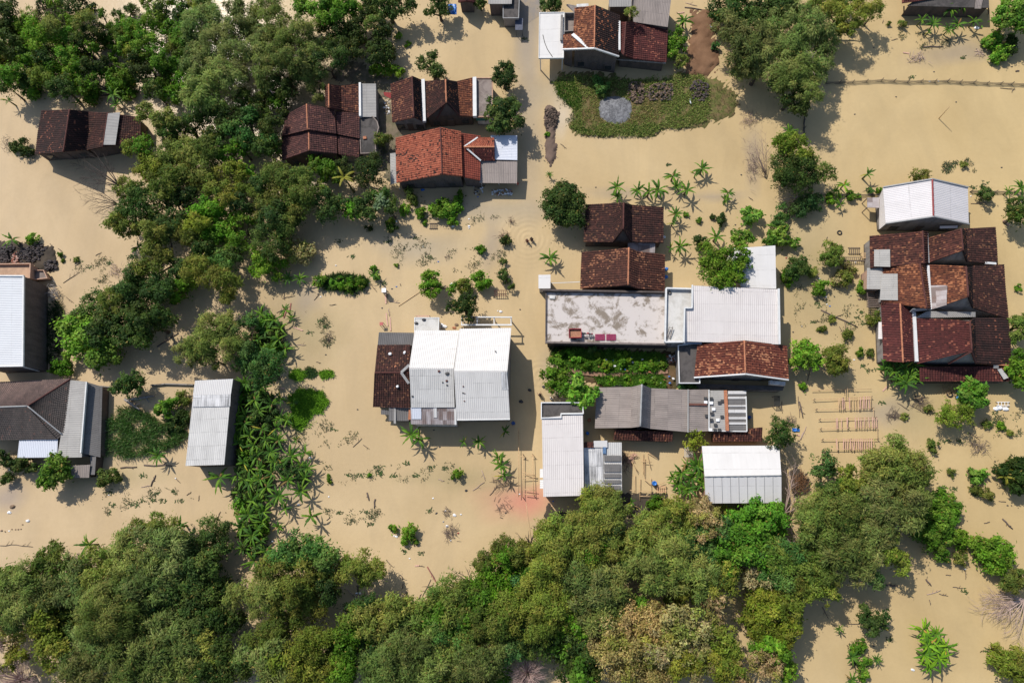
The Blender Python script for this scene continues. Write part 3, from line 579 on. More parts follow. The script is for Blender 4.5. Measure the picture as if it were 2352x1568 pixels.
H.flat([(1500, 140, 3.9), (50, 120, 3.9, 3, 1), (56, 414, 3.9, 3, 1), (1560, 405, 3.9), (1500, 300, 3.9)], WHITE, .1, 'rear_white_roof', None, None, WALLW)
H.beam((1165, 782, 3.5), (1290, 786, 3.5), .2, .4, plain('blue_grey_paint', (.25, .3, .38), .6), 'fascia')
# H10 white-trimmed red roof
H = House(2, 1, 1560, 1090, 'house with a deep red gable roof, white verge and black flat annex')
H.prof([(1262, 792, 3.3), (1580, 766, 5.1), (126, 802, 3.4, 3, 1)], [(1240, 1015, 3.3), (1588, 990, 5.1), (140, 1030, 3.4, 3, 1)], tile_mat('deep_red_tiles', [(.075, .022, .018), (.19, .055, .033), (.12, .035, .025), (.26, .08, .045)], .4, (.025, .014, .012), (.48, .21, .11), .4), cap=RIDGE_O, wall=PLAST)
m = MB(); pp = [H.k(p) for p in ((1238, 1018, 3.35), (1588, 994, 5.15), (138, 1034, 3.45, 3, 1))]; m.beam(pp[0], pp[1], .18, .25); m.beam(pp[1], pp[2], .18, .25); m.build('verge_trim', TRIM, H.o)
H.flat([(1130, 800, 3.0), (1262, 785, 3.0), (1276, 1056, 3.0), (1138, 1056, 3.0)], CONCD, .2, 'flat_annex', (.22, .12), TRIM, PLAST)
H.flat([(1250, 1060, 1.6), (112, 1075, 1.6, 3, 1), (100, 1105, 1.6, 3, 1), (1240, 1095, 1.6)], CONCD, .15, 'lower_ledge', None, None, PLAST)
m = MB(); m.beam(H.k((8, 1052, 2.3, 3, 1)), H.k((112, 1062, 2.3, 3, 1)), .5, .7); m.build('balcony', WALLW, H.o)
# H11 ridged grey roof
H = House(2, 1, 900, 1400, 'long ridged grey sheet roof with patched panels and tiled porches at its foot', 'grey_roofed_house')
H.prof([(576, 1085, 2.6), (812, 1082, 3.3), (884, 1064, 5.3), (948, 1090, 3.1), (1195, 1100, 2.7)], [(563, 1362, 2.6), (808, 1358, 3.3), (873, 1350, 5.3), (940, 1365, 3.1), (1192, 1388, 2.7)], ASB, 'corr', wall=WOODW, cap=GREYM)
H.patch([(1335, 1382, 2.4), (1335, 1098, 2.4), (1204, 1100, 2.8), (1200, 1388, 2.8)], ASB, 'corr', 'end_sheet_roof', WOODW)
H.beam((1198, 1098, 2.95), (1197, 1390, 2.95), .16, .12, ASBL, 'gutter'); H.beam((1200, 1200, 2.9), (1325, 1201, 2.62), .28, .1, plain('rust_brown', (.14, .06, .045), .9), 'rusty_strip')
H.patch([(1345, 1378, 2.6), (1348, 1105, 2.6), (1445, 1105, 2.75), (1452, 1378, 2.75)], ASBL, 'corr', 'spotted_sheet_roof', WALLW)
for i, (x, y) in enumerate(((1356, 1160), (1412, 1188), (1372, 1232), (1362, 1262), (1430, 1285), (1400, 1306), (1357, 1306), (1385, 1340), (1350, 1372), (1382, 1375), (1412, 1374), (1356, 1190), (1432, 1178), (1318, 1160), (1318, 1185), (1325, 1278))):
    zz = 2.86 if x > 1340 else 2.62; q = H.k((x, y, zz)); m = MB(); m.beam(q - Vector((.22, 0, 0)), q + Vector((.22, 0, 0)), .38, .09); m.build('sheet_weight', (DARKM, WHITEP)[i % 3 == 2], H.o)
H.beam((1452, 1105, 2.95), (1465, 1380, 2.95), .42, .15, RIDGE_O, 'brick_coping')
H.patch([(1598, 1382, 2.4), (1592, 1112, 2.4), (1470, 1112, 2.8), (1472, 1382, 2.8)], ASBD, 'corr', 'striped_sheet_roof', WALLW)
for y0, y1 in ((1108, 1130), (1148, 1162), (1205, 1216), (1235, 1258), (1286, 1300), (1322, 1336)): H.patch([(1594, y0, 2.52), (1594, y1, 2.52), (1470, y1, 2.90), (1470, y0, 2.90)], WHITE, 'corr', 'white_strip')
m = MB()
for a, b in (((1592, 1145, 2.6), (1598, 1382, 2.6)), ((1350, 1380, 2.7), (1598, 1384, 2.6)), ((1340, 1100, 2.8), (1340, 1380, 2.8))): m.beam(H.k(a), H.k(b), .12, .14)
m.build('edge_trim', TRIM, H.o)
H.patch([(690, 1438, 1.8), (1090, 1452, 1.8), (1095, 1385, 2.3), (700, 1372, 2.3)], RUST, 'tile', 'tiled_porch_roof', WOODW); H.patch([(1366, 1452, 1.8), (1700, 1450, 1.8), (1705, 1356, 2.3), (1370, 1388, 2.3)], RUST, 'tile', 'tiled_porch_roof', WOODW)
# H12 tall narrow white roof
H = House(2, 1, 350, 1850, 'tall narrow white-roofed building with a small black terrace and striped lean-to', 'white_roofed_building', 'building')
H.flat([(200, 1190, 4.2), (478, 1190, 4.2), (484, 1262, 4.2), (335, 1264, 4.2), (333, 1288, 4.2), (200, 1300, 4.2)], CONCD, .2, 'terrace', (.3, .14), TRIM, WALLW)
H.patch([(213, 300, 4.1, 2, 2), (490, 292, 4.1, 2, 2), (482, 1264, 4.7), (203, 1292, 4.7)], PINKW, 'corr', 'white_sheet_roof', WALLW)
m = MB(); m.beam(H.k((335, 1266, 4.75)), H.k((484, 1263, 4.75)), .14, .3); m.beam(H.k((332, 1266, 4.754)), H.k((334, 1292, 4.75)), .14, .3); m.beam(H.k((200, 1293, 4.75)), H.k((336, 1290, 4.758)), .14, .3); m.build('parapet', TRIM, H.o)
H.patch([(495, 265, 2.6, 2, 2), (626, 265, 2.6, 2, 2), (618, 1494, 3.2), (487, 1494, 3.2)], STREAK, 'corr', 'striped_lean_to_roof', WALLW)
H.patch([(626, 262, 2.55, 2, 2), (748, 262, 2.55, 2, 2), (746, 1458, 3.2), (622, 1458, 3.2)], DULL, 'corr', 'patched_lean_to_roof', WALLW)
for y0, y1, mt in ((1548, 1588, ASBD), (1606, 1660, ASBD), (1672, 1700, ASBD), (1714, 1738, ASBD), (1752, 1778, ASBD)):
    f = lambda y: 3.36 - .65 * (y - 1458) / 334
    H.patch([(628, y1, f(y1)), (740, y1, f(y1)), (740, y0, f(y0)), (626, y0, f(y0))], mt, 'corr', 'dark_panel')
H.patch([(556, 1492, 3.35), (650, 1492, 3.35), (648, 1446, 3.5), (556, 1448, 3.5)], WHITE, 'flat', 'white_panel'); H.patch([(490, 1494, 3.3), (556, 1494, 3.3), (556, 1456, 3.4), (490, 1456, 3.4)], RUST, 'tile', 'tiled_panel')
H.patch([(618, 1535, 3.3), (640, 1535, 3.3), (640, 1490, 3.42), (618, 1490, 3.42)], plain('blue_pane', (.12, .2, .33), .3), 'flat', 'skylight')
for y in (1638, 1712): H.patch([(190, y + 60, 3.0), (190, y, 3.0), (214, y, 3.2), (214, y + 60, 3.2)], WHITE, 'corr', 'window_awning')
# H13 white ridged shed
H = House(2, 2, 1700, 380, 'white metal gable roof with an east-west ridge, above the tree belt', 'white_roofed_house')
H.prof([(1292, -45, 3.1), (1311, 163, 4.3), (1318, 345, 3.3)], [(76, -48, 3.1, 3, 2), (91, 155, 4.3, 3, 2), (92, 342, 3.3, 3, 2)], WHITE, 'flat', wall=PINKP, cap=GREYM, openings=False, capr=.07)
for i in range(1, 9):
    f = i / 9; a = H.k((1311, 163, 4.3)).lerp(H.k((91, 155, 4.3, 3, 2)), f); b = H.k((1318, 345, 3.3)).lerp(H.k((92, 342, 3.3, 3, 2)), f); H.beam(a + Vector((0, 0, .015)), b + Vector((0, 0, .015)), .05, .05, GREYM, 'standing_seam')
a, b = H.k((1318, 345, 3.3)), H.k((92, 342, 3.3, 3, 2)); H.openings(a + Vector((.5, .32, 0)), b + Vector((-.5, .32, 0)), 2.2, 5)
# H14 big white roof
H = House(1, 1, 1400, 1330, 'big white-sheeted double house with a maroon tiled wing on its left', 'white_roofed_house')
H.prof([(1080, 697, 4.5), (1042, 952, 6.0), (1060, 1222, 4.4)], [(1384, 697, 4.5), (1346, 955, 6.0), (1352, 1220, 4.4)], CREAM, 'corr', wall=WALLW, openings=False)
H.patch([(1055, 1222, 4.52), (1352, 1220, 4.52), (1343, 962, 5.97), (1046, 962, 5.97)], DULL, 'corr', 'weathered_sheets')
H.prof([(1386, 686, 4.8), (1347, 972, 6.7), (1366, 1306, 4.9)], [(1737, 680, 4.8), (1710, 972, 6.7), (1728, 1300, 4.9)], CREAM, 'corr', wall=PLAST, openings=False, part='right_roof')
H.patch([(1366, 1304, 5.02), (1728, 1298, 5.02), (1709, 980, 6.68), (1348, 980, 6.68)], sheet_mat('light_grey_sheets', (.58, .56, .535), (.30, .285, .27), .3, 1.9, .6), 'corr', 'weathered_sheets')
H.patch([(1672, 1098, 6.12), (1718, 1098, 6.12), (1706, 978, 6.78), (1664, 978, 6.78)], STREAK, 'corr', 'stained_sheet')
H.beam((1368, 1306, 5.0), (1728, 1301, 5.0), .14, .16, TRIM, 'gutter')
H.patch([(1055, 1334, 3.7), (1362, 1336, 3.7), (1356, 1222, 4.36), (1050, 1222, 4.36)], PATCH, 'corr', 'patched_lean_to_roof', WALLW)
H.patch([(1060, 1300, 3.98), (1124, 1300, 3.98), (1124, 1222, 4.43), (1056, 1222, 4.43)], BLUEW, 'corr', 'bluish_sheet')
H.patch([(1210, 1290, 4.04), (1232, 1290, 4.04), (1230, 1222, 4.43), (1208, 1222, 4.43)], WHITE, 'corr', 'white_sheet')
H.flat([(1080, 612, 2.9), (1245, 612, 2.9), (1241, 708, 2.9), (1080, 708, 2.9)], CONCL, .2, 'water_tank_slab', (.06, .12), TRIM, WALLW)
for x, y in ((1090, 648), (1142, 625)): q = H.k((x, y, 3.0)); m = MB(); m.lump(q, .3, .2, .12, x); m.build('roof_debris', DARKM, H.o)
H.prof([(826, 798, 2.4), (808, 985, 4.2), (796, 1218, 2.3)], [(1052, 798, 2.9), (1043, 985, 4.2), (1052, 1222, 2.8)], MAROON, 'tile', wall=WOODW, cap=RIDGE_D, part='tiled_wing_roof', openings=False)
H.patch([(828, 798, 2.45), (1062, 800, 2.6), (1075, 713, 2.9), (836, 710, 2.9)], ASBD, 'corr', 'brown_sheet_roof', WOODW)
m = MB(); A, B, C = H.k((1042, 932, 4.7)), H.k((988, 983, 4.55)), H.k((1040, 1058, 4.2)); m.beam(A, B, .35, .1); m.beam(B, C, .35, .1); m.build('gable_flashing', GREYM, H.o)
H.patch([(903, 1312, 2.1), (1040, 1312, 2.1), (1046, 1222, 2.5), (905, 1215, 2.5)], ASBD, 'corr', 'grey_lean_to_roof', WOODW); H.patch([(850, 1268, 1.8), (903, 1272, 1.8), (903, 1240, 2.0), (850, 1236, 2.0)], ASBD, 'corr', 'grey_awning')
H.patch([(1034, 1304, 2.4), (1052, 1304, 2.4), (1056, 1240, 2.7), (1040, 1236, 2.7)], RIDGE_O, 'flat', 'rusty_flashing'); H.beam((945, 1220, 2.55), (945, 1330, 2.2), .3, .08, ASBL, 'loose_sheet'); H.beam((1355, 1220, 4.3), (1358, 1338, 3.8), .25, .12, TRIM, 'gutter')
m = MB()
for x in (1400, 1505, 1620, 1735): m.beam(H.k((x, 607, 2.7)), H.k((x, 665, 2.7)), .12, .15); q = H.k((x, 609, 2.6)); m.beam(q, Vector((q.x, q.y, -.4)), .14, .14)
m.beam(H.k((1400, 606, 2.85)), H.k((1742, 608, 2.85)), .16, .16); m.beam(H.k((1395, 660, 2.85)), H.k((1742, 660, 2.85)), .2, .18); m.build('pergola_frame', TRIM, H.o)
for i, (x, y) in enumerate(((912, 857), (1010, 848), (962, 1078), (950, 945))): q = H.k((x, y, 3.5 if i < 2 else 3.9)); m = MB(); m.lump(q, .22, .22, .14, i); m.build('white_stone', WHITEP if i < 3 else RIDGE_O, H.o)
for i, (x, y, s_) in enumerate(((1300, 990, .5), (1298, 1040, .28), (1270, 1050, .2), (1245, 975, .3), (1065, 1145, .25), (1410, 1078, .18), (1408, 1122, .18), (1418, 1178, .18), (1630, 840, .2), (1420, 1126, .15), (1300, 1070, .22))):
    q = H.k((x, y, (6.08 - abs(y - 955) / 265 * 1.5) if x < 1350 else (6.8 - abs(y - 972) / 325 * 1.75))); m = MB(); m.lump(q, s_ * .6, s_ * .5, .05, x); m.build('roof_debris', (DARKM, RIDGE_D)[i % 2], H.o)
# H15 left edge white roof
H = House(0, 1, 100, 985, 'tall brick hall with a bluish white sheet roof, cut by the left edge', 'brick_hall', 'building')
H.patch([(156, 936, 4.9), (161, 328, 4.9), (-160, 332, 5.2), (-160, 942, 5.2)], sheet_mat('pale_blue_white_sheets', (.54, .555, .58), (.36, .36, .37), .25, 1.75, .5), 'corr', 'white_sheet_roof', BRICK, ins=.02)
m = MB(); m.beam(H.k((162, 326, 4.95)), H.k((157, 940, 4.95)), .2, .25); m.beam(H.k((-160, 326, 5.25)), H.k((164, 327, 5.0)), .18, .22); m.beam(H.k((-160, 944, 5.2)), H.k((160, 939, 4.95)), .18, .25); m.build('white_coping', TRIM, H.o)
m = MB(); m.beam(H.k((160, 945, 4.4)), H.k((266, 974, 1.0)), .14, .14); m.build('rain_pipe', TRIM, H.o)
q = MB()
for f in (.33, .62): 
    a = H.k((160, 328 + 610 * f, 4.6)); q.beam(a + Vector((.03, 0, 0)), Vector((a.x + .03, a.y, -.3)), .12, .3)
q.build('pilaster', PLAST, H.o)
H.flat([(-120, 255, 1.7), (222, 250, 1.7), (218, 345, 1.7), (-120, 340, 1.7)], concrete_mat('orange_plaster_slab', (.50, .33, .22), (.30, .2, .14), .6), .2, 'unfinished_room', (.5, .15), PINKP, PINKP)
H.flat([(222, 292, 1.0), (305, 292, 1.0), (330, 345, 1.0), (240, 355, 1.0)], CONCB, .2, 'unfinished_slab', (.3, .12), PINKP, PINKP)
# H16 grey hipped roof
H = House(0, 1, 300, 1530, 'house with a grey-brown hipped tile roof and grey sheet extension, left edge', 'hipped_roof_house')
Zr, Ze = 4.4, 2.6
H.patch([(480, 1028, Ze), (-160, 1058, Ze), (-160, 1226, Zr), (190, 1212, Zr)], GREYT, 'tile', 'roof')
H.patch([(438, 1400, Ze), (482, 1030, Ze), (190, 1212, Zr), (189, 1213, Zr)], GREYD, 'tile', 'hip_roof')
H.patch([(-160, 1442, Ze), (392, 1436, Ze), (190, 1213, Zr), (-160, 1227, Zr)], GREYD, 'tile', 'rear_roof'); H.patch([(392, 1436, Ze), (438, 1400, Ze), (192, 1214, Zr), (190, 1213, Zr)], GREYD, 'tile', 'hip_roof')
for a, b in (((-160, 1224, Zr), (190, 1212, Zr)), ((190, 1212, Zr), (482, 1028, Ze)), ((190, 1212, Zr), (430, 1408, Ze))):
    c = MB(); c.tube([H.k(a).lerp(H.k(b), i / 12) + Vector((0, 0, .07)) for i in range(13)], .11, 6); c.build('ridge_cap', GREYM if b[1] > 1300 or a[0] < 0 else RIDGE_D, H.o)
H.prism([(-160, 1065, 2.5), (470, 1040, 2.5), (430, 1400, 2.5), (-160, 1440, 2.5)], PLAST)
H.patch([(556, 1560, 2.9), (590, 1045, 2.9), (480, 1035, 2.7), (388, 1562, 2.7)], ASBL, 'corr', 'grey_sheet_roof')
H.patch([(392, 1562, 2.68), (447, 1402, 2.68), (400, 1396, 2.62), (388, 1562, 2.62)], ASBL, 'corr', 'grey_sheet_roof') if 0 else None
H.beam((592, 1048, 3.0), (553, 1530, 3.0), .16, .3, TRIM, 'white_fascia')
H.prism([(480, 1040, 2.6), (585, 1050, 2.6), (550, 1550, 2.6), (395, 1550, 2.6)], PLAST, ins=.02)
H.patch([(683, 1560, 1.6), (697, 1080, 1.6), (597, 1050, 2.5), (560, 1532, 2.5)], ASBD, 'corr', 'dark_lean_to_roof', WOODW)
H.patch([(118, 1563, 2.2), (388, 1560, 2.2), (393, 1431, 2.5), (131, 1445, 2.5)], BLUEW, 'corr', 'bluish_metal_roof', PLAST)
H.patch([(484, 172, 1.7, 0, 2), (606, 170, 1.7, 0, 2), (612, 82, 2.0, 0, 2), (484, 88, 2.0, 0, 2)], ASB, 'corr', 'low_sheet_roof', WOODW)
H.patch([(612, 150, 1.6, 0, 2), (645, 150, 1.6, 0, 2), (655, 10, 1.8, 0, 2), (615, 10, 1.8, 0, 2)], ASBD, 'corr', 'low_sheet_roof', WOODW)
# H17 long thin white roof
H = House(0, 1, 1420, 1660, 'long thin white sheet-roofed shed standing beside the banana row', 'sheet_roofed_shed', 'shed')
H.patch([(1262, 90, 3.8, 0, 2), (1327, 1038, 3.8), (1586, 1026, 4.3), (1526, 82, 4.3, 0, 2)] if 0 else [(1262, 90, 3.8, 0, 2), (1526, 82, 3.8, 0, 2), (1570, 1130, 4.2), (1315, 1138, 4.2)], DULL, 'corr', 'white_sheet_roof', BRICK, ins=.03)
H.patch([(1313, 1138, 4.3), (1571, 1131, 4.3), (1586, 1026, 4.4), (1327, 1038, 4.4)], WHITE, 'corr', 'bright_sheets', BRICK, ins=.03)
H.patch([(1309, 1218, 4.25), (1566, 1212, 4.25), (1570, 1131, 4.29), (1314, 1138, 4.29)], STREAK, 'corr', 'stained_sheets')
for a, b in (((1262, 88, 3.0, 0, 2), (1530, 82, 3.0, 0, 2)),): H.openings(H.k(a) + Vector((.3, .1, 0)), H.k(b) + Vector((-.3, .1, 0)), 2.0, 2)
# H18 red-ridged white roof
H = House(3, 0, 1060, 1560, 'white corrugated gable roof with a red ridge line, north of the tiled complex', 'white_roofed_house')
H.prof([(782, 1276, 3.3), (1117, 1220, 5.2), (1360, 1276, 3.3)], [(800, 1522, 3.3), (1125, 1475, 5.2), (1366, 1526, 3.3)], sheet_mat('ribbed_white_sheets', (.60, .57, .57), (.34, .32, .31), .25, 3.3, .6), 'corr', wall=PLAST, cap=RIDGE_R, verge=GREYM)
H.patch([(757, 1560, 1.9), (757, 1340, 1.9), (783, 1278, 3.15), (800, 1524, 3.15)], PINKW, 'corr', 'side_lean_to_roof')
H.patch([(675, 1412, 1.9), (675, 1345, 1.9), (757, 1345, 2.1), (757, 1414, 2.1)], PATCH, 'flat', 'pale_awning')
for x, y in ((678, 1410), (678, 1348)): q = H.k((x, y, 1.85)); H.beam(q, Vector((q.x, q.y, -.3)), .09, .09, WOODD, 'post')
H.patch([(1170, 1555, 2.3), (1290, 1552, 2.3), (1290, 1535, 2.5), (1170, 1538, 2.5)], BLUEW, 'flat', 'front_awning')
# H19 maroon complex
H = House(3, 1, 1200, 1060, 'big rambling complex of orange and maroon tiled gables with white gutters', 'tiled_house_complex')
H.prof([(690, 55, 2.6), (1050, 22, 5.1), (1086, 30, 3.3)], [(695, 275, 2.6), (1060, 245, 5.1), (1090, 240, 3.3)], RUST, cap=RIDGE_D, wall=PLAST, openings=False)
H.prof([(1086, 70, 3.2), (1312, 5, 5.5), (1345, 5, 3.5), (1545, -5, 2.5)], [(1090, 240, 3.2), (1326, 155, 5.5), (1352, 230, 3.5), (1562, 252, 2.5)], [RUST, SHADE_MOULD, MAROON], mis=[0, 1, 2], cap=RIDGE_D, wall=PLAST, openings=False, part='right_gable_roof')
H.prof([(775, 272, 2.6), (1032, 244, 5.2), (1082, 258, 3.3)], [(768, 500, 2.6), (1080, 550, 5.2), (1106, 552, 3.3)], RUST2, cap=RIDGE_D, wall=PLAST, openings=False, part='middle_roof')
H.beam((1084, 258, 3.45), (1103, 556, 3.45), .35, .4, TRIM, 'white_gutter'); H.beam((1078, 40, 3.4), (1088, 240, 3.4), .3, .3, GREYM, 'gutter')
H.prof([(1095, 250, 3.3), (1346, 262, 5.7), (1382, 258, 3.6), (1602, 250, 2.5)], [(1106, 556, 3.3), (1362, 470, 5.7), (1392, 545, 3.6), (1632, 622, 2.5)], [RUST2, SHADE_MOULD, MAROON], mis=[0, 1, 2], cap=RIDGE_D, wall=PLAST, openings=False, part='middle_right_roof')
H.patch([(1106, 556, 3.55), (1100, 392, 3.55), (1220, 390, 4.75), (1215, 524, 4.75)], PATCH, 'flat', 'grey_sheet_patch')
H.patch([(1000, 612, 3.2), (1412, 606, 3.2), (1412, 572, 3.5), (1085, 566, 3.5)], ASBL, 'corr', 'grey_gutter_sheet')
H.prof([(770, 510, 2.6), (898, 515, 4.0), (985, 580, 2.9)], [(785, 905, 2.6), (918, 915, 4.0), (1012, 908, 2.9)], WINE, cap=RIDGE_O, wall=PLAST, openings=False, part='front_left_roof')
H.patch([(768, 522, 2.75), (900, 522, 3.2), (965, 556, 3.4), (770, 498, 3.0)], RUST, 'tile', 'sloping_tiles')
H.beam((990, 575, 3.15), (1008, 910, 3.15), .42, .4, TRIM, 'white_gutter')
H.prof([(1004, 612, 3.0), (1372, 632, 5.8), (1402, 612, 3.6), (1632, 612, 2.5)], [(1014, 926, 3.0), (1386, 836, 5.8), (1412, 918, 3.6), (1658, 936, 2.5)], [WINE, SHADE_MOULD, DARKT], mis=[0, 1, 2], cap=RIDGE_D, wall=PLAST, openings=False, part='front_right_roof')
m = MB(); A, B, C = H.k((1225, 922, 3.5)), H.k((1384, 838, 5.85)), H.k((1416, 920, 3.6)); m.beam(A, B, .25, .16); m.beam(B, C, .25, .16); m.build('bargeboard', RIDGE_D, H.o)
H.patch([(1033, 1042, 1.9), (1640, 1042, 1.9), (1640, 938, 2.5), (1030, 945, 2.5)], WINE, 'tile', 'porch_roof', WOODW)
H.beam((1420, 918, 3.0), (1660, 937, 2.7), .18, .12, RIDGE_O, 'edge_tiles')
H.patch([(722, 262, 3.0), (722, 148, 3.0), (830, 146, 3.85), (832, 265, 3.85)], ASBL, 'corr', 'grey_sheet_patch'); H.patch([(672, 416, 2.3), (674, 272, 2.3), (785, 272, 2.75), (776, 418, 2.75)], ASBL, 'corr', 'grey_lean_to_roof', PINKP)
H.patch([(760, 490, 2.8), (774, 312, 2.8), (882, 312, 3.95), (884, 492, 3.85)], ASBL, 'corr', 'grey_sheet_patch')
H.beam((832, 118, 3.3), (832, 200, 3.4), .4, .4, TRIM, 'vent_box'); H.patch([(965, 572, 3.9), (1085, 560, 3.9), (1085, 545, 4.4), (985, 552, 4.4)], GREYM, 'flat', 'gable_flashing')
m = MB(); m.beam(H.k((672, 418, 1.3)), H.k((690, 545, 1.3)), .1, .1); m.beam(H.k((760, 500, 1.3)), H.k((765, 545, 1.3)), .1, .1)
for f in range(8): m.beam(H.k((672, 430 + f * 15, 1.2)), H.k((762, 430 + f * 15, 1.2)), .2, .06)
m.build('timber_deck', WOODD, H.o); H.patch([(750, 755, 2.2), (752, 640, 2.2), (780, 640, 2.5), (782, 755, 2.5)], PINKW, 'corr', 'side_awning')
H.patch([(1605, 1030, 2.4), (1638, 1018, 2.4), (1590, 955, 2.7), (1562, 962, 2.7)], DULL, 'corr', 'loose_sheet'); H.patch([(1535, 955, 2.6), (1570, 955, 2.6), (1570, 930, 2.9), (1535, 930, 2.9)], ASBL, 'flat', 'loose_sheet')
H.beam((1475, 238, 2.9), (1550, 244, 2.7), .3, .2, TRIM, 'white_flashing')
# cut by the top edge
H = House(1, 0, 1430, 60, 'small red-roofed house cut by the top edge, beside the blue tarpaulin')
H.prof([(1375, -80, 2.4), (1432, -90, 3.4), (1488, -80, 2.4)], [(1378, 20, 2.4), (1430, 12, 3.4), (1485, 20, 2.4)], WINE, cap=RIDGE_D, wall=BRICK)
H = House(1, 0, 1660, 90, 'narrow grey-roofed brick shed cut by the top edge beside the road', 'brick_shed', 'shed')
H.patch([(1580, 28, 2.9), (1740, 28, 2.9), (1742, -100, 3.1), (1580, -100, 3.1)], ASBL, 'corr', 'grey_sheet_roof', BRICK)
H = House(3, 0, 1220, 170, 'dark open shed with a red tiled edge, behind banana plants at the top right', 'open_shed', 'shed')
H.patch([(912, 25, 2.6), (1160, -12, 2.6), (1160, -120, 3.4), (915, -110, 3.4)], WINE, 'tile', 'tiled_roof'); H.patch([(945, 40, 2.3), (1505, 55, 2.3), (1500, -110, 3.0), (1160, -110, 3.0)], CONCD, 'flat', 'dark_roof', WOODW)
H.patch([(1408, 60, 2.4), (1450, 60, 2.4), (1470, -40, 2.9), (1420, -40, 2.9)], ASB, 'corr', 'grey_sheet')
for x in (925, 1200, 1500): H.beam((x, 45, 2.2), (x, 100, -.3), .14, .14, WOODD, 'post')
H = House(2, 0, 10, 180, 'dark flat shelter beside the road at the top edge', 'roadside_shelter', 'shelter')
H.flat([(-60, -80, 2.3), (52, -80, 2.3), (45, 125, 2.3), (-60, 125, 2.3)], CONCD, .1, 'flat_roof', (.1, .1), GREYM, PLAST)
H.flat([(22, 125, 1.6), (75, 125, 1.6), (72, 205, 1.6), (22, 205, 1.6)], plain('slate_blue_tarp', (.07, .08, .12), .6), .05, 'tarp_awning')
for x, y in ((28, 200), (68, 200)): q = H.k((x, y, 1.6)); H.beam(q, Vector((q.x, q.y, -.3)), .07, .07, DARKM, 'post')
# ================================================================ PLANTS
# kind: (object name, category, look, colours, leaf half length, half width, leaves per m2, crown centre height, droop)
KIND = {
 'F': ('feathery_tree', 'tree', 'grey-green feathery tree', [(0.153, 0.205, 0.046), (0.120, 0.174, 0.037), (0.193, 0.224, 0.058)], .24, .055, 380, 4.4, .75),
 'O': ('olive_tree', 'tree', 'olive-green fine-leaved tree', [(0.143, 0.194, 0.032), (0.111, 0.165, 0.026), (0.182, 0.210, 0.038)], .21, .065, 390, 4.0, .5),
 'D': ('shade_tree', 'tree', 'dark green dense tree', [(0.051, 0.094, 0.017), (0.036, 0.071, 0.015), (0.072, 0.109, 0.022)], .19, .085, 350, 3.6, .3),
 'B': ('broadleaf_tree', 'tree', 'bright green leafy tree', [(0.100, 0.222, 0.015), (0.075, 0.180, 0.013), (0.144, 0.252, 0.024)], .20, .10, 320, 3.0, .3),
 'E': ('blue_green_tree', 'tree', 'deep blue-green tree', [(0.069, 0.156, 0.035), (0.052, 0.126, 0.028), (0.100, 0.174, 0.039)], .20, .08, 350, 3.2, .4),
 'Y': ('yellowish_tree', 'tree', 'yellow-green tree', [(0.163, 0.219, 0.025), (0.130, 0.188, 0.020), (0.208, 0.237, 0.034)], .20, .075, 360, 3.8, .5),
 'T': ('dry_leaved_tree', 'tree', 'tan dry-leaved tree', [(0.366, 0.292, 0.124), (0.297, 0.253, 0.089), (0.423, 0.341, 0.149), (0.252, 0.264, 0.059)], .19, .08, 260, 3.6, .4),
 'L': ('large_leaved_tree', 'tree', 'light green large-leaved tree', [(0.120, 0.247, 0.021), (0.084, 0.190, 0.019), (0.167, 0.276, 0.036)], .30, .15, 170, 2.8, .4),
}
def norm(a): return a / (np.linalg.norm(a, axis=-1, keepdims=True) + 1e-9)
def lobe_arrays(c, R, k, r, flat=.85, dens=1.0, tint=1.0, ls=1.0):
    nm, ct, lk, cols, l, w_, dn, zc, droop = KIND[k]; n = int(max(60, dn * R * R * dens * 1.6)); m = int(np.clip(7 + R * 5, 6, 20))
    d = norm(r.normal(size=(m, 3)) + np.array([0, 0, .55])); d[:, 2] = np.abs(d[:, 2]) * 1.0 - .15 * (r.random(m) < .3)
    cp = d * (R * r.uniform(.40, 1.0, (m, 1))); cp[:, 2] *= flat; cr = R * r.uniform(.20, .50, m)
    wt = cr ** 2; idx = r.choice(m, n, p=wt / wt.sum()); dr = norm(r.normal(size=(n, 3)) + d[idx] * .8 + np.array([0, 0, .45]))
    P = cp[idx] + dr * (cr[idx] * r.uniform(.55, 1.12, n))[:, None]
    q = r.random(n) < .12; P[q] = r.normal(size=(q.sum(), 3)) * R * .38 - np.array([0, 0, R * .25])
    s = r.random(n) < .13; P[s] *= r.uniform(1.02, 1.32, (s.sum(), 1))
    nrm = norm(dr * .95 + np.array([0, 0, .35]) + r.normal(size=(n, 3)) * .38)
    t = norm(np.cross(nrm, r.normal(size=(n, 3)))); out = norm(dr * np.array([1, 1, .2])); t = norm(t * (1 - droop) + (out + np.array([0, 0, -.5])) * droop + r.normal(size=(n, 3)) * .22)
    sd = norm(np.cross(nrm, t)); L = ls * .88 * l * r.uniform(.6, 1.4, (n, 1)); Wd = ls * .9 * w_ * r.uniform(.7, 1.3, (n, 1)); P = P + np.asarray(c)
    V = np.stack([P - t * L, P + sd * Wd + t * L * .1, P + t * L - np.array([0, 0, 1]) * L * droop * .3, P - sd * Wd + t * L * .1], 1)
    cb = np.array(cols); ck = tint * cb[r.integers(0, len(cb), m)][idx] * r.uniform(.78, 1.25, m)[idx][:, None] * r.uniform(.7, 1.35, (n, 1)) * (1 + r.normal(0, .06, (n, 3)))
    y = r.random(n) < .02; ck[y] = np.array([.26, .2, .05]) * r.uniform(.6, 1.1, (y.sum(), 1))
    return V.reshape(-1, 3), np.repeat(np.clip(ck, .004, .6), 4, 0)
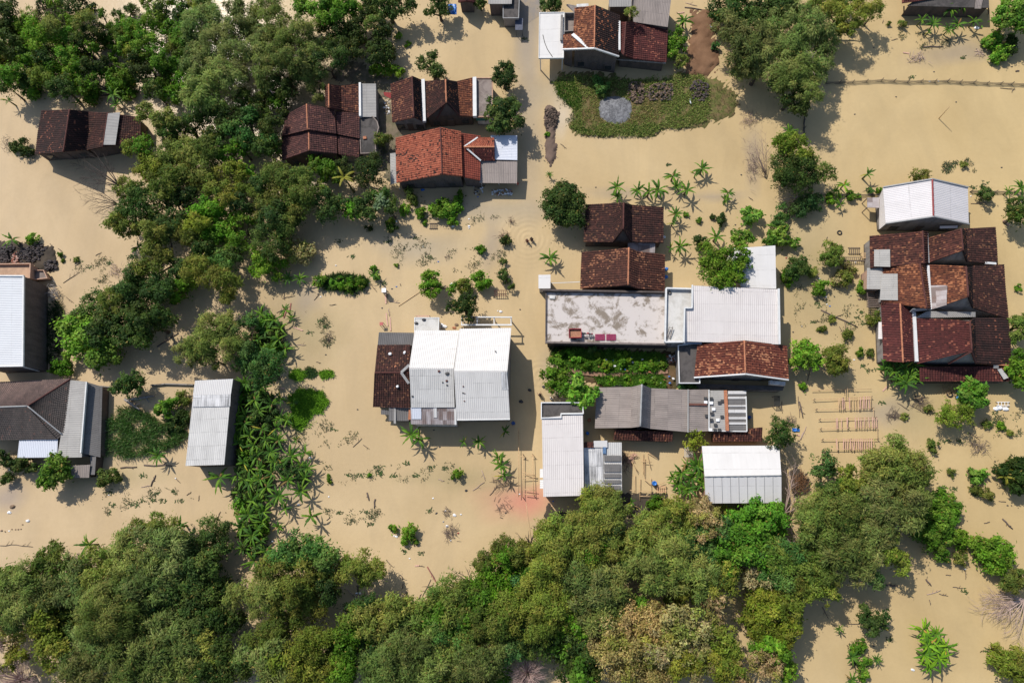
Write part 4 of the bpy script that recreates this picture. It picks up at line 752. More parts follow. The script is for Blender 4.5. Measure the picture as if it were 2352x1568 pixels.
def crown(lobes, k, parent, seed, dens=1.0, flat=.85, part='crown'):
    r = np.random.default_rng(seed); tt = r.uniform(.64, 1.22) * np.array([r.uniform(.88, 1.14), 1.0, r.uniform(.85, 1.2)]); ls = r.uniform(.85, 1.25); A = [lobe_arrays(c, R, k, r, flat, dens / ls, tt * r.uniform(.88, 1.12), ls) for c, R in lobes]
    V = np.concatenate([a[0] for a in A]); V[:, 2] = np.maximum(V[:, 2], .03); C = np.concatenate([a[1] for a in A])
    return npmesh(part, V, np.arange(len(V)).reshape(-1, 4), LEAF, C, parent=parent)
def trunk(parent, base, tops, rad, mat, part='trunk', r_=random):
    m = MB(); b = Vector(base) - Vector((0, 0, .5)); c = sum((Vector(t) for t in tops), Vector()) / len(tops); f = b.lerp(c, .45) + Vector((r_.uniform(-.2, .2), r_.uniform(-.2, .2), 0))
    m.tube([b, b.lerp(f, .5) + Vector((r_.uniform(-.1, .1), r_.uniform(-.1, .1), 0)), f], [rad * 1.3, rad, rad * .75], 7)
    for t in tops:
        t = Vector(t); md = f.lerp(t, .55) + Vector((r_.uniform(-.25, .25), r_.uniform(-.25, .25), .15)); m.tube([f, md, t + Vector((0, 0, .3))], [rad * .6, rad * .38, rad * .12], 5)
        for _ in range(3):
            e = t + Vector((r_.uniform(-1, 1), r_.uniform(-1, 1), r_.uniform(-.1, .7))) * (.9 + rad); m.tube([md.lerp(t, .6), e], [rad * .2, rad * .05], 4)
    return m.build(part, mat, parent)
NT_ = [0]
def tree(k, L, group=None, dens=1.0, label=None, low=False, name=None):
    """L: list of (vx, vy, r in photo units, z)"""
    NT_[0] += 1; sd = NT_[0]; r_ = random.Random(sd); lob = []
    for vx, vy, r, zz in L: lob.append((tuple(W(vx, vy, zz)), r * UNIT * 1.12))
    cx = sum(a[0][0] * a[1] for a in lob) / sum(a[1] for a in lob); cy = sum(a[0][1] * a[1] for a in lob) / sum(a[1] for a in lob)
    KK = KIND[k]; nm = name or (KK[0] if not low else {'T': 'dry_bush', 'L': 'leafy_bush', 'D': 'dark_bush'}.get(k, 'green_bush')); look = KK[2] if not low else KK[2].replace('tree', 'bush')
    o = empty(nm, (cx, cy, 0), None, 'tree' if not low else 'bush', group)
    R = max(a[1] for a in lob); n = len(L)
    crown(lob, k, o, sd, dens); trunk(o, (cx, cy, 0), [a[0] for a in lob], (.10 + .05 * n) * (1 if not low else .4), BARK, 'trunk' if not low else 'stem', r_)
    vx = sum(a[0] for a in L) / n; vy = sum(a[1] for a in L) / n
    if label: o['label'] = label
    else: auto(o, ('broad ' if n >= 4 else 'small ' if (n == 1 and R < 1.0) else '') + look, vx, vy)
    return o
def parse(c, r, s):
    out = []
    for it in s.split():
        p = it.split(','); x, y = tv(c, r, float(p[0]), float(p[1])); out.append((x, y, float(p[2]) * .33754, p[3], float(p[4]) if len(p) > 4 else None))
    return out
def grow(L, group, maxn=4, reach=78):
    """neighbouring lobes of one kind belong to one tree"""
    left = list(L)
    while left:
        a = min(left, key=lambda q: (q[0] * .6 + q[1])); left.remove(a); cl = [a]
        while len(cl) < maxn:
            mx = sum(q[0] for q in cl) / len(cl); my = sum(q[1] for q in cl) / len(cl)
            cand = [q for q in left if q[3] == a[3] and math.hypot(q[0] - mx, q[1] - my) < reach]
            if not cand: break
            b = min(cand, key=lambda q: math.hypot(q[0] - mx, q[1] - my)); left.remove(b); cl.append(b)
        hh = random.uniform(-1.1, 1.4); zz = KIND[a[3]][7]
        tree(a[3], [(x, y, r, q if q is not None else max(.5 * r * UNIT, min(zz + hh + random.uniform(-.7, .7), .7 + r * UNIT * 2.3))) for x, y, r, k, q in cl], group)
NW = parse(0, 0, """70,100,95,D 30,180,70,D 150,170,55,B 60,310,100,D 270,240,110,B 250,330,80,B 345,200,90,O 590,180,90,O 650,230,80,D 430,260,90,B 480,390,80,B 350,500,90,B 390,600,70,D 60,520,100,B 40,590,70,D 180,450,70,B 270,520,70,O 470,600,70,D 560,600,60,B 640,560,60,B 530,300,70,D 620,470,80,D 200,560,70,D 140,380,80,D 330,400,80,D 530,480,80,B
790,200,60,B,1.1 810,110,45,D,.8 910,70,55,D,.9 520,30,75,D,1.5 760,300,50,B,.9 760,410,45,B,.8 830,340,65,B,1.2 880,310,65,B,1.4 740,510,60,B,1.2 1050,180,100,B 1010,300,95,B 1100,120,75,D 1150,190,60,B 990,400,90,B 880,540,75,B 980,520,85,D 1100,420,95,B 1130,560,75,B 1180,640,65,B 1230,470,65,B 920,440,70,D 1050,620,70,D 1240,250,75,B 1200,330,70,O 1330,330,85,F 1300,440,80,F 1380,520,90,F 1260,560,70,B 1240,170,60,B 1170,250,55,B 1300,240,75,F 1150,500,60,B 1250,380,60,B 1320,560,70,O 1380,60,70,Y 1250,20,60,B 1420,50,80,F 1080,60,50,B 700,100,40,B 640,60,40,D 640,330,50,B 720,420,40,D
1330,170,110,F 1450,140,105,F 1500,300,120,F 1420,420,120,F 1560,420,110,F 1500,560,120,F 1350,640,110,F 1620,230,110,F 1700,350,100,F 1700,130,90,F 1600,60,80,F 1250,100,70,D 1340,30,60,Y 1150,20,60,B 1000,20,50,B 1610,560,100,F 1430,700,90,F
1000,770,70,O 1100,800,80,O 1200,830,70,O 1150,900,80,D 1330,850,85,D 1480,760,80,D 1600,800,90,D 1650,690,80,D 1450,930,70,D 1590,930,90,E 1700,820,70,E 1700,960,80,E 1640,1010,70,B 1400,780,70,D 1540,860,80,D 1250,920,80,D""") + parse(1, 0, """100,60,110,F 150,180,110,F 60,260,100,F 180,330,120,F 300,230,110,F 380,340,110,F 250,450,110,F 100,420,100,F 420,450,80,D 60,530,100,F 330,60,80,B 440,60,100,B 530,100,100,B 600,60,80,B 660,80,70,B 480,180,80,D 580,200,85,D 680,220,90,D 640,330,85,D 780,50,85,D 870,70,85,D 950,60,80,D 1030,50,70,D 800,170,60,O 860,230,75,D 870,320,80,D 800,380,80,D 560,300,80,D 560,400,80,D 900,400,60,D 500,330,80,D 870,470,55,B,1.3 960,480,55,B,1.2 810,480,45,B,1 730,150,70,D
400,560,80,F 430,650,50,F 330,500,80,F 130,620,90,D 60,680,90,D 150,680,60,B 30,780,80,D 90,860,80,D 100,950,80,E 50,1000,80,D 130,1020,60,B 230,620,80,D 190,760,50,D""")
MID = parse(0, 0, """1000,1010,80,B 890,1010,55,O 1050,1130,90,Y 1170,1080,110,O 1300,1050,110,O 1420,1020,90,O 1020,1180,80,Y 1250,1200,110,O 1120,1260,110,O 1400,1180,100,O 1580,1180,90,Y 1680,1150,60,B 1690,1270,90,O 880,1300,80,O 960,1350,90,D 870,1430,80,D 1060,1420,90,D 1180,1350,80,D 1270,1330,80,D 800,1510,80,O 950,1500,90,D 1100,1530,90,D 1430,1440,100,B 1350,1520,80,Y 1520,1520,90,B 1560,1360,80,Y 1680,1480,70,B 1240,1480,80,D 1540,1080,80,B 1490,1280,80,O 1640,1380,80,D""") + parse(1, 0, """160,1200,100,O 280,1250,100,O 330,1320,120,O 180,1350,110,O 450,1310,60,O 480,1400,100,D 580,1400,70,D 260,1460,90,O 120,1480,100,D 60,1400,90,O 30,1250,80,D 200,1530,80,D 800,1130,90,D 760,1210,80,D 490,1160,85,B 420,1110,60,B 330,1180,80,O 640,1180,50,D 720,1400,80,D 680,1440,70,B 780,1460,60,D 920,1430,50,D 860,960,60,O,1.8 850,1330,85,E,2.2 590,1140,60,D""") + parse(0, 1, """880,20,70,O 1050,60,100,O 1160,30,90,D 1300,40,100,O 1450,60,80,B 1560,50,90,B 1650,100,80,B 1040,220,100,O 1120,190,70,D 930,330,110,D 1040,340,100,D 870,440,110,D 980,480,110,D 1110,430,100,D 770,500,90,O 660,530,80,E,1.4 560,610,75,E,1.2 760,620,100,D 880,620,110,D 1000,620,100,D 1110,620,80,D 720,720,100,D 850,740,90,D 950,740,80,D 1250,370,90,B 1200,450,70,B 1330,270,90,O 1440,230,90,E 1540,250,90,E 1480,350,90,O 1550,380,80,O 1540,470,60,O 1230,290,70,D 1390,140,80,D 1600,180,60,D
500,680,90,L 600,670,85,L 560,780,100,L 680,790,80,L 660,880,80,L 760,860,80,L 480,840,50,L 1430,700,100,F 1550,660,80,F 1380,810,100,F 1250,830,70,F 1500,800,100,F 1620,750,90,F 1690,850,90,E 1450,900,60,O 1640,930,60,E 1700,640,60,E 1330,900,50,F""") + parse(1, 1, "60,60,90,D 200,30,90,D 60,220,80,B 120,280,80,B 30,290,60,B 130,150,80,D 100,960,100,E 60,890,70,E 30,1020,60,E")
NE = parse(2, 0, "1450,60,110,D 1560,90,110,D 1500,200,100,F 1620,160,110,D 1560,320,110,F 1660,280,110,F 1600,430,105,F 1540,480,70,F 1700,420,90,F 1700,60,90,D 1400,120,60,D 1640,480,70,F") + parse(3, 0, "60,60,100,D 60,160,110,F 230,120,120,F 330,220,110,F 200,260,110,F 120,340,110,F 60,430,100,F 380,60,90,O 480,90,90,O 560,170,80,O 650,60,80,O 720,80,55,O 460,210,70,D 400,310,75,F 330,470,90,F 230,500,110,F 380,440,65,F 150,560,110,F 260,620,100,F 180,690,85,D 70,560,80,D 230,740,55,D 300,380,60,D 140,30,90,D 540,40,80,D")
SW = parse(0, 2, """30,840,80,L 100,870,90,F 200,890,100,F 350,700,80,O 340,800,100,O 450,800,100,F 560,830,110,F 690,760,100,O 700,850,110,O 820,660,85,F 930,620,100,F 960,540,70,O 1090,490,80,O 1050,600,100,F 1180,640,110,F 1200,740,120,F 1040,760,110,F 900,760,110,F 1050,860,110,F 1130,870,110,F 900,920,120,F 960,960,100,F 1320,620,100,D 1470,550,90,D 1440,700,90,D 1510,640,65,D 1380,800,100,D 1300,900,100,D 1200,980,110,D 1420,930,100,D 1540,930,75,D 1650,960,80,F 100,960,100,F 300,950,110,F 420,930,110,F 200,1040,100,F 330,1120,110,Y 280,1160,80,Y 470,1060,110,D 600,1010,110,F 700,990,110,F 640,1120,120,F 780,1080,120,F 900,1080,110,E 1050,1100,120,E 1100,1150,110,F 1300,1100,110,D 1380,1200,100,D 1480,1140,90,D 1600,1110,75,D 450,1180,100,O 640,1220,110,F 800,1200,110,F 950,1230,110,F 1150,1260,120,F 1280,1290,110,F 1420,1320,110,O 1480,1420,100,D 400,1340,110,Y 350,1280,60,Y 80,1250,90,T 120,1400,70,Y 20,1480,50,Y 570,1330,110,F 700,1350,120,F 860,1380,120,F 1010,1380,110,F 1150,1400,110,F 1300,1450,110,F 540,1480,110,F 680,1500,110,F 850,1520,110,F 1000,1500,110,F 1180,1530,100,F 1400,1530,90,D 1600,1500,90,D 1690,1400,70,F 100,1130,90,F 20,1060,90,F 800,970,80,F 1250,1180,80,D 1540,1310,60,D 1050,1000,70,F 520,930,80,D 440,1270,70,D 1320,1000,90,D""") + parse(1, 2, "300,650,100,E 400,680,100,E 220,720,90,E 480,720,90,E 150,830,100,O 280,850,110,O 400,830,100,O 500,830,90,O 80,950,100,F 230,960,110,O 380,960,110,O 480,930,80,D 320,1050,100,O 40,1040,70,F 690,780,80,O 640,750,50,O 800,790,75,O 720,850,50,O 150,1010,80,O")
S_ = parse(1, 2, """700,1070,75,D 800,1060,80,D 920,1100,100,O 780,1140,90,O 660,1160,75,Y 1050,1080,80,O 1150,1060,80,O 1250,1000,90,F 1350,960,90,O 1450,930,90,O 1540,850,100,B 1640,800,100,B 1560,740,70,O 1700,720,90,B 1700,640,70,O 130,1200,90,O 230,1170,80,O 60,1290,100,O 100,1400,100,F 400,1290,110,Y 330,1350,100,Y 470,1250,80,Y 250,1450,110,Y 400,1440,100,Y 480,1350,90,O 620,1290,100,B 690,1250,90,B 640,1400,100,B 560,1450,100,B 430,1530,100,Y 600,1530,90,B 160,1520,110,F 840,1190,90,O 1030,1200,110,F 1130,1130,110,F 1240,1120,100,B 1350,1090,100,O 1460,1060,100,B 1560,1000,110,B 1660,970,100,B 980,1310,110,F 900,1350,100,E 1100,1300,110,F 1220,1250,100,F 1300,1220,110,E 1400,1200,110,O 1500,1170,100,O 1600,1130,110,O 1700,1080,100,O 850,1440,110,F 980,1440,110,F 1100,1420,110,F 1230,1400,110,F 1350,1350,110,O 1450,1310,100,O 1570,1260,90,T 1650,1240,80,T 1700,1330,100,E 900,1530,110,F 1050,1540,110,F 1200,1520,110,F 1350,1480,110,O 1480,1430,110,F 1600,1400,100,F 1500,1540,90,D 1650,1530,90,B 1450,1000,80,O 1560,1090,80,D 740,1300,60,D 790,1400,60,D 170,1300,90,O 1300,1040,70,O""") + parse(2, 2, """520,320,70,Y 600,370,110,O 680,330,80,O 540,440,110,O 660,450,110,O 720,420,70,O 440,500,100,O 320,560,110,O 250,600,90,Y 560,560,110,O 690,560,80,D 400,640,110,O 520,670,110,B 640,650,100,O 280,690,110,O 150,690,90,Y 60,720,90,O 900,500,80,O 960,480,80,O 1060,440,90,O 1130,370,60,O 1290,390,85,T 1180,480,90,O 1300,510,80,T 1400,460,65,T 850,590,90,O 960,600,90,O 1080,590,100,F 1200,600,100,E 1320,620,100,E 1430,570,90,E 1560,500,110,B 1640,440,90,B 1700,540,100,B 1530,620,100,B 1450,690,90,B 1620,650,110,B 1700,700,80,E 850,700,100,O 950,740,100,F 1080,700,100,F 1200,740,100,F 1320,760,100,E 1280,860,90,F 1450,820,80,O 1400,900,95,O 1150,830,100,F 1030,840,100,F 930,870,80,F 1560,800,80,T 1680,820,80,T 500,760,110,O 380,770,110,O 250,800,110,O 120,820,100,B 40,900,100,E 170,930,100,O 300,920,110,O 430,880,110,F 560,880,110,F 680,880,100,F 620,1000,120,F 700,980,80,F 500,1000,100,F 380,1000,90,Y 250,1050,100,O 120,1050,100,O 60,1150,100,E 200,1170,90,O 340,1140,80,Y 560,1110,100,F 430,1170,80,B 1150,950,60,O 1100,1010,60,Y 1400,1040,80,T 860,1040,60,B 760,720,80,D 780,800,70,D 1240,930,60,O
700,1200,110,T 820,1150,110,T 960,1130,100,T 1080,1100,90,T 1050,1210,110,T 1180,1180,100,T 900,1240,100,T 770,1310,110,T 650,1290,90,T 1000,1330,110,T 1130,1310,110,T 1230,1270,90,T 880,1400,110,T 700,1420,100,T 800,1500,100,T 1010,1450,100,T 1130,1430,90,Y 940,1530,90,T 1200,1380,80,T 1300,1360,70,T 330,1290,80,L 420,1250,90,D 520,1230,80,D 400,1350,90,D 500,1340,80,D 400,1450,90,D 500,1440,80,D 440,1530,80,L 560,1500,60,D 150,1330,80,D 60,1290,80,D 1420,1260,75,Y 1480,1330,70,Y 1360,1450,90,Y 1480,1440,80,Y 1560,1500,70,T 1660,980,90,Y 1700,1100,90,Y 1620,1150,70,Y 1700,1220,80,Y 1690,1320,60,B 1690,1430,70,T 1270,1460,70,T 240,1250,80,D""") + parse(3, 2, """830,60,130,O 930,110,110,O 740,120,100,O 900,190,110,O 1000,200,75,O 720,200,80,Y 540,180,75,Y 560,260,80,B 420,260,75,D 340,350,105,O 480,360,110,O 620,310,100,O 740,300,100,F 860,300,110,F 970,330,85,F 300,480,105,O 430,470,110,O 570,460,110,O 700,430,110,F 830,420,105,F 950,430,80,F 330,590,110,O 460,590,110,F 590,580,110,F 710,560,90,F 810,550,65,F 330,710,100,O 450,720,100,F 580,720,100,F 680,710,80,F 720,850,60,E 620,810,75,F 830,680,70,Y 900,760,55,Y 240,700,85,O 130,700,100,E 50,720,90,O 100,830,100,E 30,850,90,E 220,830,100,O 340,820,80,O 150,930,80,O 280,930,75,Y 390,950,70,Y 50,430,80,B 30,520,70,B 60,1030,100,Y 150,1030,80,Y 60,1140,90,Y 170,1150,65,Y 100,1240,80,Y 60,1330,70,B 130,1440,55,B 40,1500,60,T 10,1420,60,T 120,1500,50,B""")
# low shrubs filling the flooded plots at the upper left
FP = [(0, 30), (110, 0), (190, 60), (300, 60), (330, 140), (330, 215), (250, 225), (150, 215), (0, 205)]; rf = random.Random(12); F_ = []
while len(F_) < 40:
    x, y = rf.uniform(0, 340), rf.uniform(0, 240)
    if inside(FP, np.array([x]), np.array([y]))[0] and all(math.hypot(x - q[0], y - q[1]) > 16 for q in F_) and sum(math.hypot(x - q[0], y - q[1]) < 16 for q in NW) == 0: F_.append((x, y, rf.uniform(17, 27), rf.choice('BBOYBDB'), rf.uniform(.6, 1.2)))
    elif rf.random() < .002: break
NW += F_
for L, g in ((NW, 'trees of the upper left wood'), (MID, 'trees of the left middle grove'), (NE, 'trees of the upper right grove'), (SW, 'trees of the lower left wood'), (S_, 'trees of the bottom belt')): grow(L, g)
# trees and bushes that stand alone in the water
def lone(c, r, s, k, label, z, dens=1.0, name=None, low=False):
    tree(k, [(*tv(c, r, float(a), float(b)), float(q) * .33754, z * f) for a, b, q, f in (tuple(map(float, (i.split(',') + ['1'])[:4])) for i in s.split())], None, dens, label, low, name)
lone(2, 0, '350,1390,105 420,1350,85 280,1370,80 300,1450,85 400,1460,90 350,1470,80 430,1420,80 270,1420,60 340,1310,70', 'D', 'round dark green tree at the corner of the upper twin maroon roof', 2.9, 1.0, 'round_tree')
lone(1, 0, '1180,470,60 1250,500,55 1130,420,45 1180,400,45 1220,380,30,1.2 1270,510,35', 'D', 'ragged dark tree behind the middle of the three-gable house', 3.2, .8)
lone(1, 0, '1670,490,60 1720,480,55 1690,570,55 1640,530,45 1740,540,45', 'D', 'compact dark tree between the three-gable house and the road, upper one', 3.0)
lone(1, 0, '1640,800,80 1700,760,90 1620,730,60 1750,830,75 1670,870,70 1740,720,60 1600,860,45', 'D', 'big dark tree overhanging the flat end of the three-gable house', 3.4)
lone(3, 0, '130,1000,85 210,1010,80', 'Y', 'yellow-topped tree at the pond corner, upper half of the tall clump', 4.4)
lone(3, 0, '100,1110,85 220,1130,90 160,1220,95 80,1220,70 270,1240,60', 'D', 'tall dark clump of foliage standing at the pond corner', 3.6)
lone(3, 0, '330,1170,75 400,1200,50 290,1110,55', 'O', 'thin olive tree leaning right from the dark clump at the pond corner', 3.0, .6)
lone(3, 0, '250,1380,75 320,1370,50 200,1420,60', 'E', 'dark blue-green bush at the foot of the pond corner clump', 1.3, 1, None, True)
lone(3, 0, '1640,90,90 1700,150,70 1600,150,60 1720,60,80', 'L', 'yellow-green round tree by the dark shed at the top right corner', 3.4, 1.4)
lone(3, 0, '1530,300,60 1580,360,55 1560,390,45 1500,290,45', 'B', 'low bright green vine mound near the top right corner', .6, 1.3, 'vine_mound', True)
lone(3, 0, '1640,320,55 1660,280,45', 'D', 'dark bush between the vine mound and the right edge', .9, 1, None, True)
lone(2, 1, '1330,200,80 1450,210,85 1500,300,80 1400,300,90 1560,180,55 1440,370,60 1300,260,50 1580,250,50 1380,350,55 1530,350,45', 'B', 'spreading light-branched tree overhanging the L-shaped white roof', 4.6, .75)
lone(2, 1, '1570,80,65 1520,110,40', 'L', 'small light green tree above the rear white roof', 2.8)
lone(2, 1, '1280,110,50', 'D', 'small dark round bush left of the spreading roof-side tree', 1.0, 1, None, True)
lone(2, 1, '300,970,70 290,1060,70 350,1010,55 250,1000,45', 'B', 'loose bright green tree at the left end of the littered green strip', 3.4, .7)
lone(2, 1, '440,1100,85 480,1160,70 400,1090,60 530,1130,50 430,1190,55', 'L', 'yellow-green loose tree touching the left end of the ridged grey roof', 3.4, 1.0)
lone(2, 1, '1240,1430,55 1210,1480,40 1270,1470,40', 'Y', 'thin yellowish shrub below the ridged grey roof', 1.8, .45)
lone(2, 1, '1195,1085,42', 'E', 'dark conifer-like bush at the annex corner beside the ridged grey roof', 1.4, 1.2)
lone(3, 1, '80,1400,70 60,1340,50 130,1370,50 40,1450,50 110,1440,45', 'D', 'loose dark tree between the patched grey roof and the drying racks', 3.0, .55)
lone(3, 1, '410,170,60 440,210,50 390,220,45 460,150,40', 'O', 'rounded olive bush left of the bamboo walkway at the maroon complex', 1.5, 1, None, True)
lone(3, 1, '200,240,55 190,290,60 240,270,45 150,310,40', 'E', 'dark leafy bush right of the rear white roof', 1.2, 1, None, True)
lone(3, 1, '240,850,75 290,890,65 200,900,55 320,920,45 260,800,45', 'B', 'green tree right of the white-trimmed red roof, left of a pair', 2.2)
lone(3, 1, '460,900,75 420,880,60 500,920,55 470,960,55', 'O', 'olive tree right of the white-trimmed red roof, right of a pair', 2.4)
lone(3, 1, '1400,1130,75 1440,1090,45 1370,1180,45 1350,1110,50 1430,1170,45', 'L', 'bright yellow-green round tree below the maroon complex porch', 2.2, 1.3)
lone(3, 1, '1260,1250,70 1220,1300,60 1310,1300,60 1340,1250,45 1180,1290,35', 'Y', 'loose feathery tree left below the bright round tree', 2.2, .6)
lone(3, 1, '1690,660,60 1680,730,50 1720,640,50', 'O', 'olive tree at the right wall of the maroon complex', 2.4)
lone(3, 1, '1690,880,50 1720,900,45', 'B', 'bright green tree at the right edge, upper of two', 2.6)
lone(3, 1, '1710,990,70 1680,960,50 1730,1060,55', 'L', 'light green tree at the right edge, lower of two', 2.8, 1.2)
lone(3, 0, '1690,1430,65 1720,1480,60 1660,1470,45', 'D', 'dark tree at the right edge beside the white gable roof', 2.6)
lone(3, 0, '1480,1330,50', 'D', 'dark bush right of the red-ridged white roof', 1.0, 1, None, True)
lone(0, 1, '880,1050,65 830,1075,55 930,1040,55 900,1110,55 970,1050,30 790,1095,35', 'D', 'dark spreading tree above a fallen trunk beside the reed bed', 2.4, .8)
lone(0, 1, '1130,1220,55 1170,1190,40 1090,1230,35', 'L', 'bright light green shrub inside the reed bed', 1.2, 1.2)
lone(0, 2, '390,110,80 330,160,60 440,140,60 360,210,40 420,80,50 300,210,35', 'L', 'leafy green tree right below the bluish metal roof', 2.4, 1.1)
lone(0, 2, '180,90,60 130,80,45 230,110,35', 'D', 'dark low bush under the bluish metal roof', .9, 1, None, True)
lone(0, 2, '65,160,42', 'D', 'dark green ball-shaped bush by the left edge', .8, 1.5, 'ball_bush', True)
lone(0, 2, '30,40,60 70,60,40', 'D', 'dark bush in the corner under the hipped roof at the left edge', 1.2, 1, None, True)
lone(0, 2, '720,170,50 770,160,50 700,190,35', 'O', 'olive bush right of the low grey lean-to', .9, 1, None, True)
lone(1, 1, '1200,350,60 1230,400,55 1160,400,55 1200,440,40 1340,420,40 1170,320,40', 'B', 'big-leaved green tree above the big white roof, left one', 2.2, .8)
lone(1, 1, '1420,520,65 1440,480,50 1350,540,45 1460,560,45 1440,610,40', 'D', 'dark big-leaved tree touching the pergola of the big white roof', 3.2, .7)
lone(1, 1, '1430,380,50 1400,400,40', 'O', 'olive bush above the pergola of the big white roof', 1.0, 1, None, True)
lone(1, 1, '1530,350,60 1560,390,40', 'B', 'green bush above the pergola, right of the olive one', 1.0, 1, None, True)
lone(1, 1, '1680,320,45 1690,350,35 1735,400,25', 'D', 'dark leafy bush beside the road above the pergola', .9, 1, None, True)
lone(1, 1, '280,150,85 330,190,60 240,180,60', 'T', 'olive-brown bush beside the left grove', 1.5, 1.2)
lone(3, 2, '1120,360,85 1080,380,60 1160,330,70 1220,380,75 1170,440,70 1250,400,50', 'B', 'bright green mound at the right end of the bottom belt, upper one', .9, 1.2, None, True)
lone(3, 2, '1150,490,85 1080,560,75 1160,600,75 1230,470,50 1180,680,50 1110,500,60', 'B', 'bright green mound at the right end of the bottom belt, lower one', .9, 1.2, None, True)
lone(3, 2, '1300,590,50 1260,560,45 1320,560,30', 'B', 'small bright green mound between two larger ones, bottom right', .6, 1.2, None, True)
lone(3, 2, '1450,640,70 1540,660,75 1480,740,75 1590,720,60 1420,610,45 1560,780,45', 'B', 'round bright green mound standing alone in the lower right water', .9, 1.2, None, True)
lone(3, 2, '1690,100,80 1640,110,60 1720,170,75 1660,210,60 1580,120,50 1700,250,40', 'D', 'dark bush with a yellow banana plant at the right edge', 1.1, 1, None, True)
lone(3, 2, '1630,1430,80 1700,1410,70 1580,1430,60 1700,1500,60 1560,1350,35', 'Y', 'yellow-green bush in the bottom right corner', 1.1, 1.1, None, True)
lone(3, 2, '680,1110,50 720,1150,55 660,1150,40 700,1200,45', 'D', 'dark leaved tree standing alone in the lower right water', 2.2, .9)
lone(3, 2, '770,1150,40 800,1100,30 790,1180,30', 'D', 'thin twiggy tree beside the lone dark tree, lower right', 1.8, .35)
lone(3, 2, '370,80,70 330,140,45 430,110,50 400,40,45', 'E', 'loose large-leaved dark tree right of the white ridged shed roof', 2.6, .5)
lone(3, 2, '1680,880,60 1720,850,50 1640,900,45', 'O', 'grey-green bush above the dry fallen branches at the right edge', 1.6)
lone(2, 0, '270,25,70 220,40,45 310,50,45', 'D', 'dark tree at the road beside the white canopy, top edge', 2.4)
lone(2, 0, '1090,270,50 1100,370,45 1130,220,40 1070,330,40 1150,310,50', 'B', 'bright leafy shrub against the right wall of the top roadside house', 1.5)
lone(2, 0, '1140,410,45 1150,450,25', 'O', 'small olive tree at the foot of the dirt path', 1.3, .8)
lone(2, 0, '610,580,60 600,625,35', 'E', 'dark green bush on the grassy island', .8, 1.2, None, True)
lone(2, 0, '1385,320,32', 'E', 'small blue-green bush beside the dirt path', .6, 1.2, None, True)
lone(2, 0, '1615,1480,60', 'L', 'bright lime-green ball bush in the open water right of the twin roofs', 1.1, 1.6, 'ball_bush', True)
lone(2, 0, '810,85,45', 'O', 'small green tree growing between the grey roofs at the top', 5.2, .8)
lone(3, 0, '1030,1190,50 1070,1200,30 1000,1210,30', 'O', 'thin olive sapling behind the red-ridged white roof', 1.4, .5)
lone(1, 0, '1240,30,75 1300,60,50 1180,80,40', 'D', 'dark tree over the blue tarpaulin at the top edge', 3.0)
lone(1, 0, '1530,20,50', 'D', 'dark bush between the red house and brick shed, top edge', 1.6)
BUSH = [(0, 0, 'D 140,1010,60 200,1040,45 100,1000,40'), (1, 0, 'B 1270,1420,70 1240,1450,45 1320,1440,55 1370,1390,50 1120,1450,42 1010,1430,40 1390,1340,35 920,1530,40 1340,1510,40 1150,1520,18 1035,300,22 970,250,30'), (1, 0, 'O 1050,1340,50'),
 (3, 0, 'B 430,1360,45 560,1340,32 612,1335,18 760,1300,22'), (3, 0, 'E 90,1480,70 690,1300,25'), (3, 0, 'O 1330,1125,26 910,170,32 820,165,18'),
 (2, 0, 'D 1430,1500,40 1365,1480,20'), (2, 0, 'B 1270,1500,20 1185,1460,18 245,915,22'), (1, 1, 'B 430,370,45 540,380,40 600,370,45 700,380,45 650,400,40 1530,150,32 100,640,30 800,280,25 820,340,25 960,255,14'), (1, 1, 'D 1700,90,40 1690,230,25 770,10,25 930,5,35'),
 (3, 1, 'B 130,340,50 350,410,50 640,410,42 1700,410,22 1590,1350,28 620,845,30 240,1085,25'), (3, 1, 'O 310,310,38 500,350,50 540,340,40 720,620,55 540,735,38 1490,1330,26 1650,1400,22 1110,1480,40 930,1285,22 1090,1230,28 690,850,25 360,685,24 430,620,22'), (3, 1, 'T 480,360,50 540,280,45'),
 (3, 2, 'O 1480,280,42 1410,250,35 1300,720,40 1320,650,25 1240,130,25'), (3, 2, 'L 1400,160,40 1440,150,30'), (3, 2, 'B 620,1310,38 650,1430,38 640,1510,32 590,1350,25'), (1, 2, 'B 1040,550,52 1080,600,25 940,520,28 1370,145,40 500,190,18 495,157,10 770,157,12'), (0, 1, 'D 1230,1330,60 1160,1380,40'), (0, 1, 'B 440,960,60 380,960,40 415,185,20 430,225,12'), (0, 1, 'L 240,80,40 210,100,25'), (0, 1, 'O 1240,1170,50 520,220,20'), (2, 2, 'B 990,360,65 230,525,25'), (2, 2, 'D 1210,560,30'), (2, 1, 'E 560,830,40')]
for c, r, s in BUSH:
    k, *it = s.split()
    for q in it:
        x, y, rr = map(float, q.split(',')); vx, vy = tv(c, r, x, y); tree(k, [(vx, vy, rr * .33754, .5 * rr * TU)], 'bushes standing in the flood water', 1.15, None, True)
# tall palm-like grass of the right plot
for x, y, rr in ((60, 40, 60), (30, 90, 50), (90, 90, 45), (190, 110, 35)):
    vx, vy = tv(3, 1, x, y); tree('L', [(vx, vy, rr * .33754, .9)], 'bushes standing in the flood water', .8, None, True)

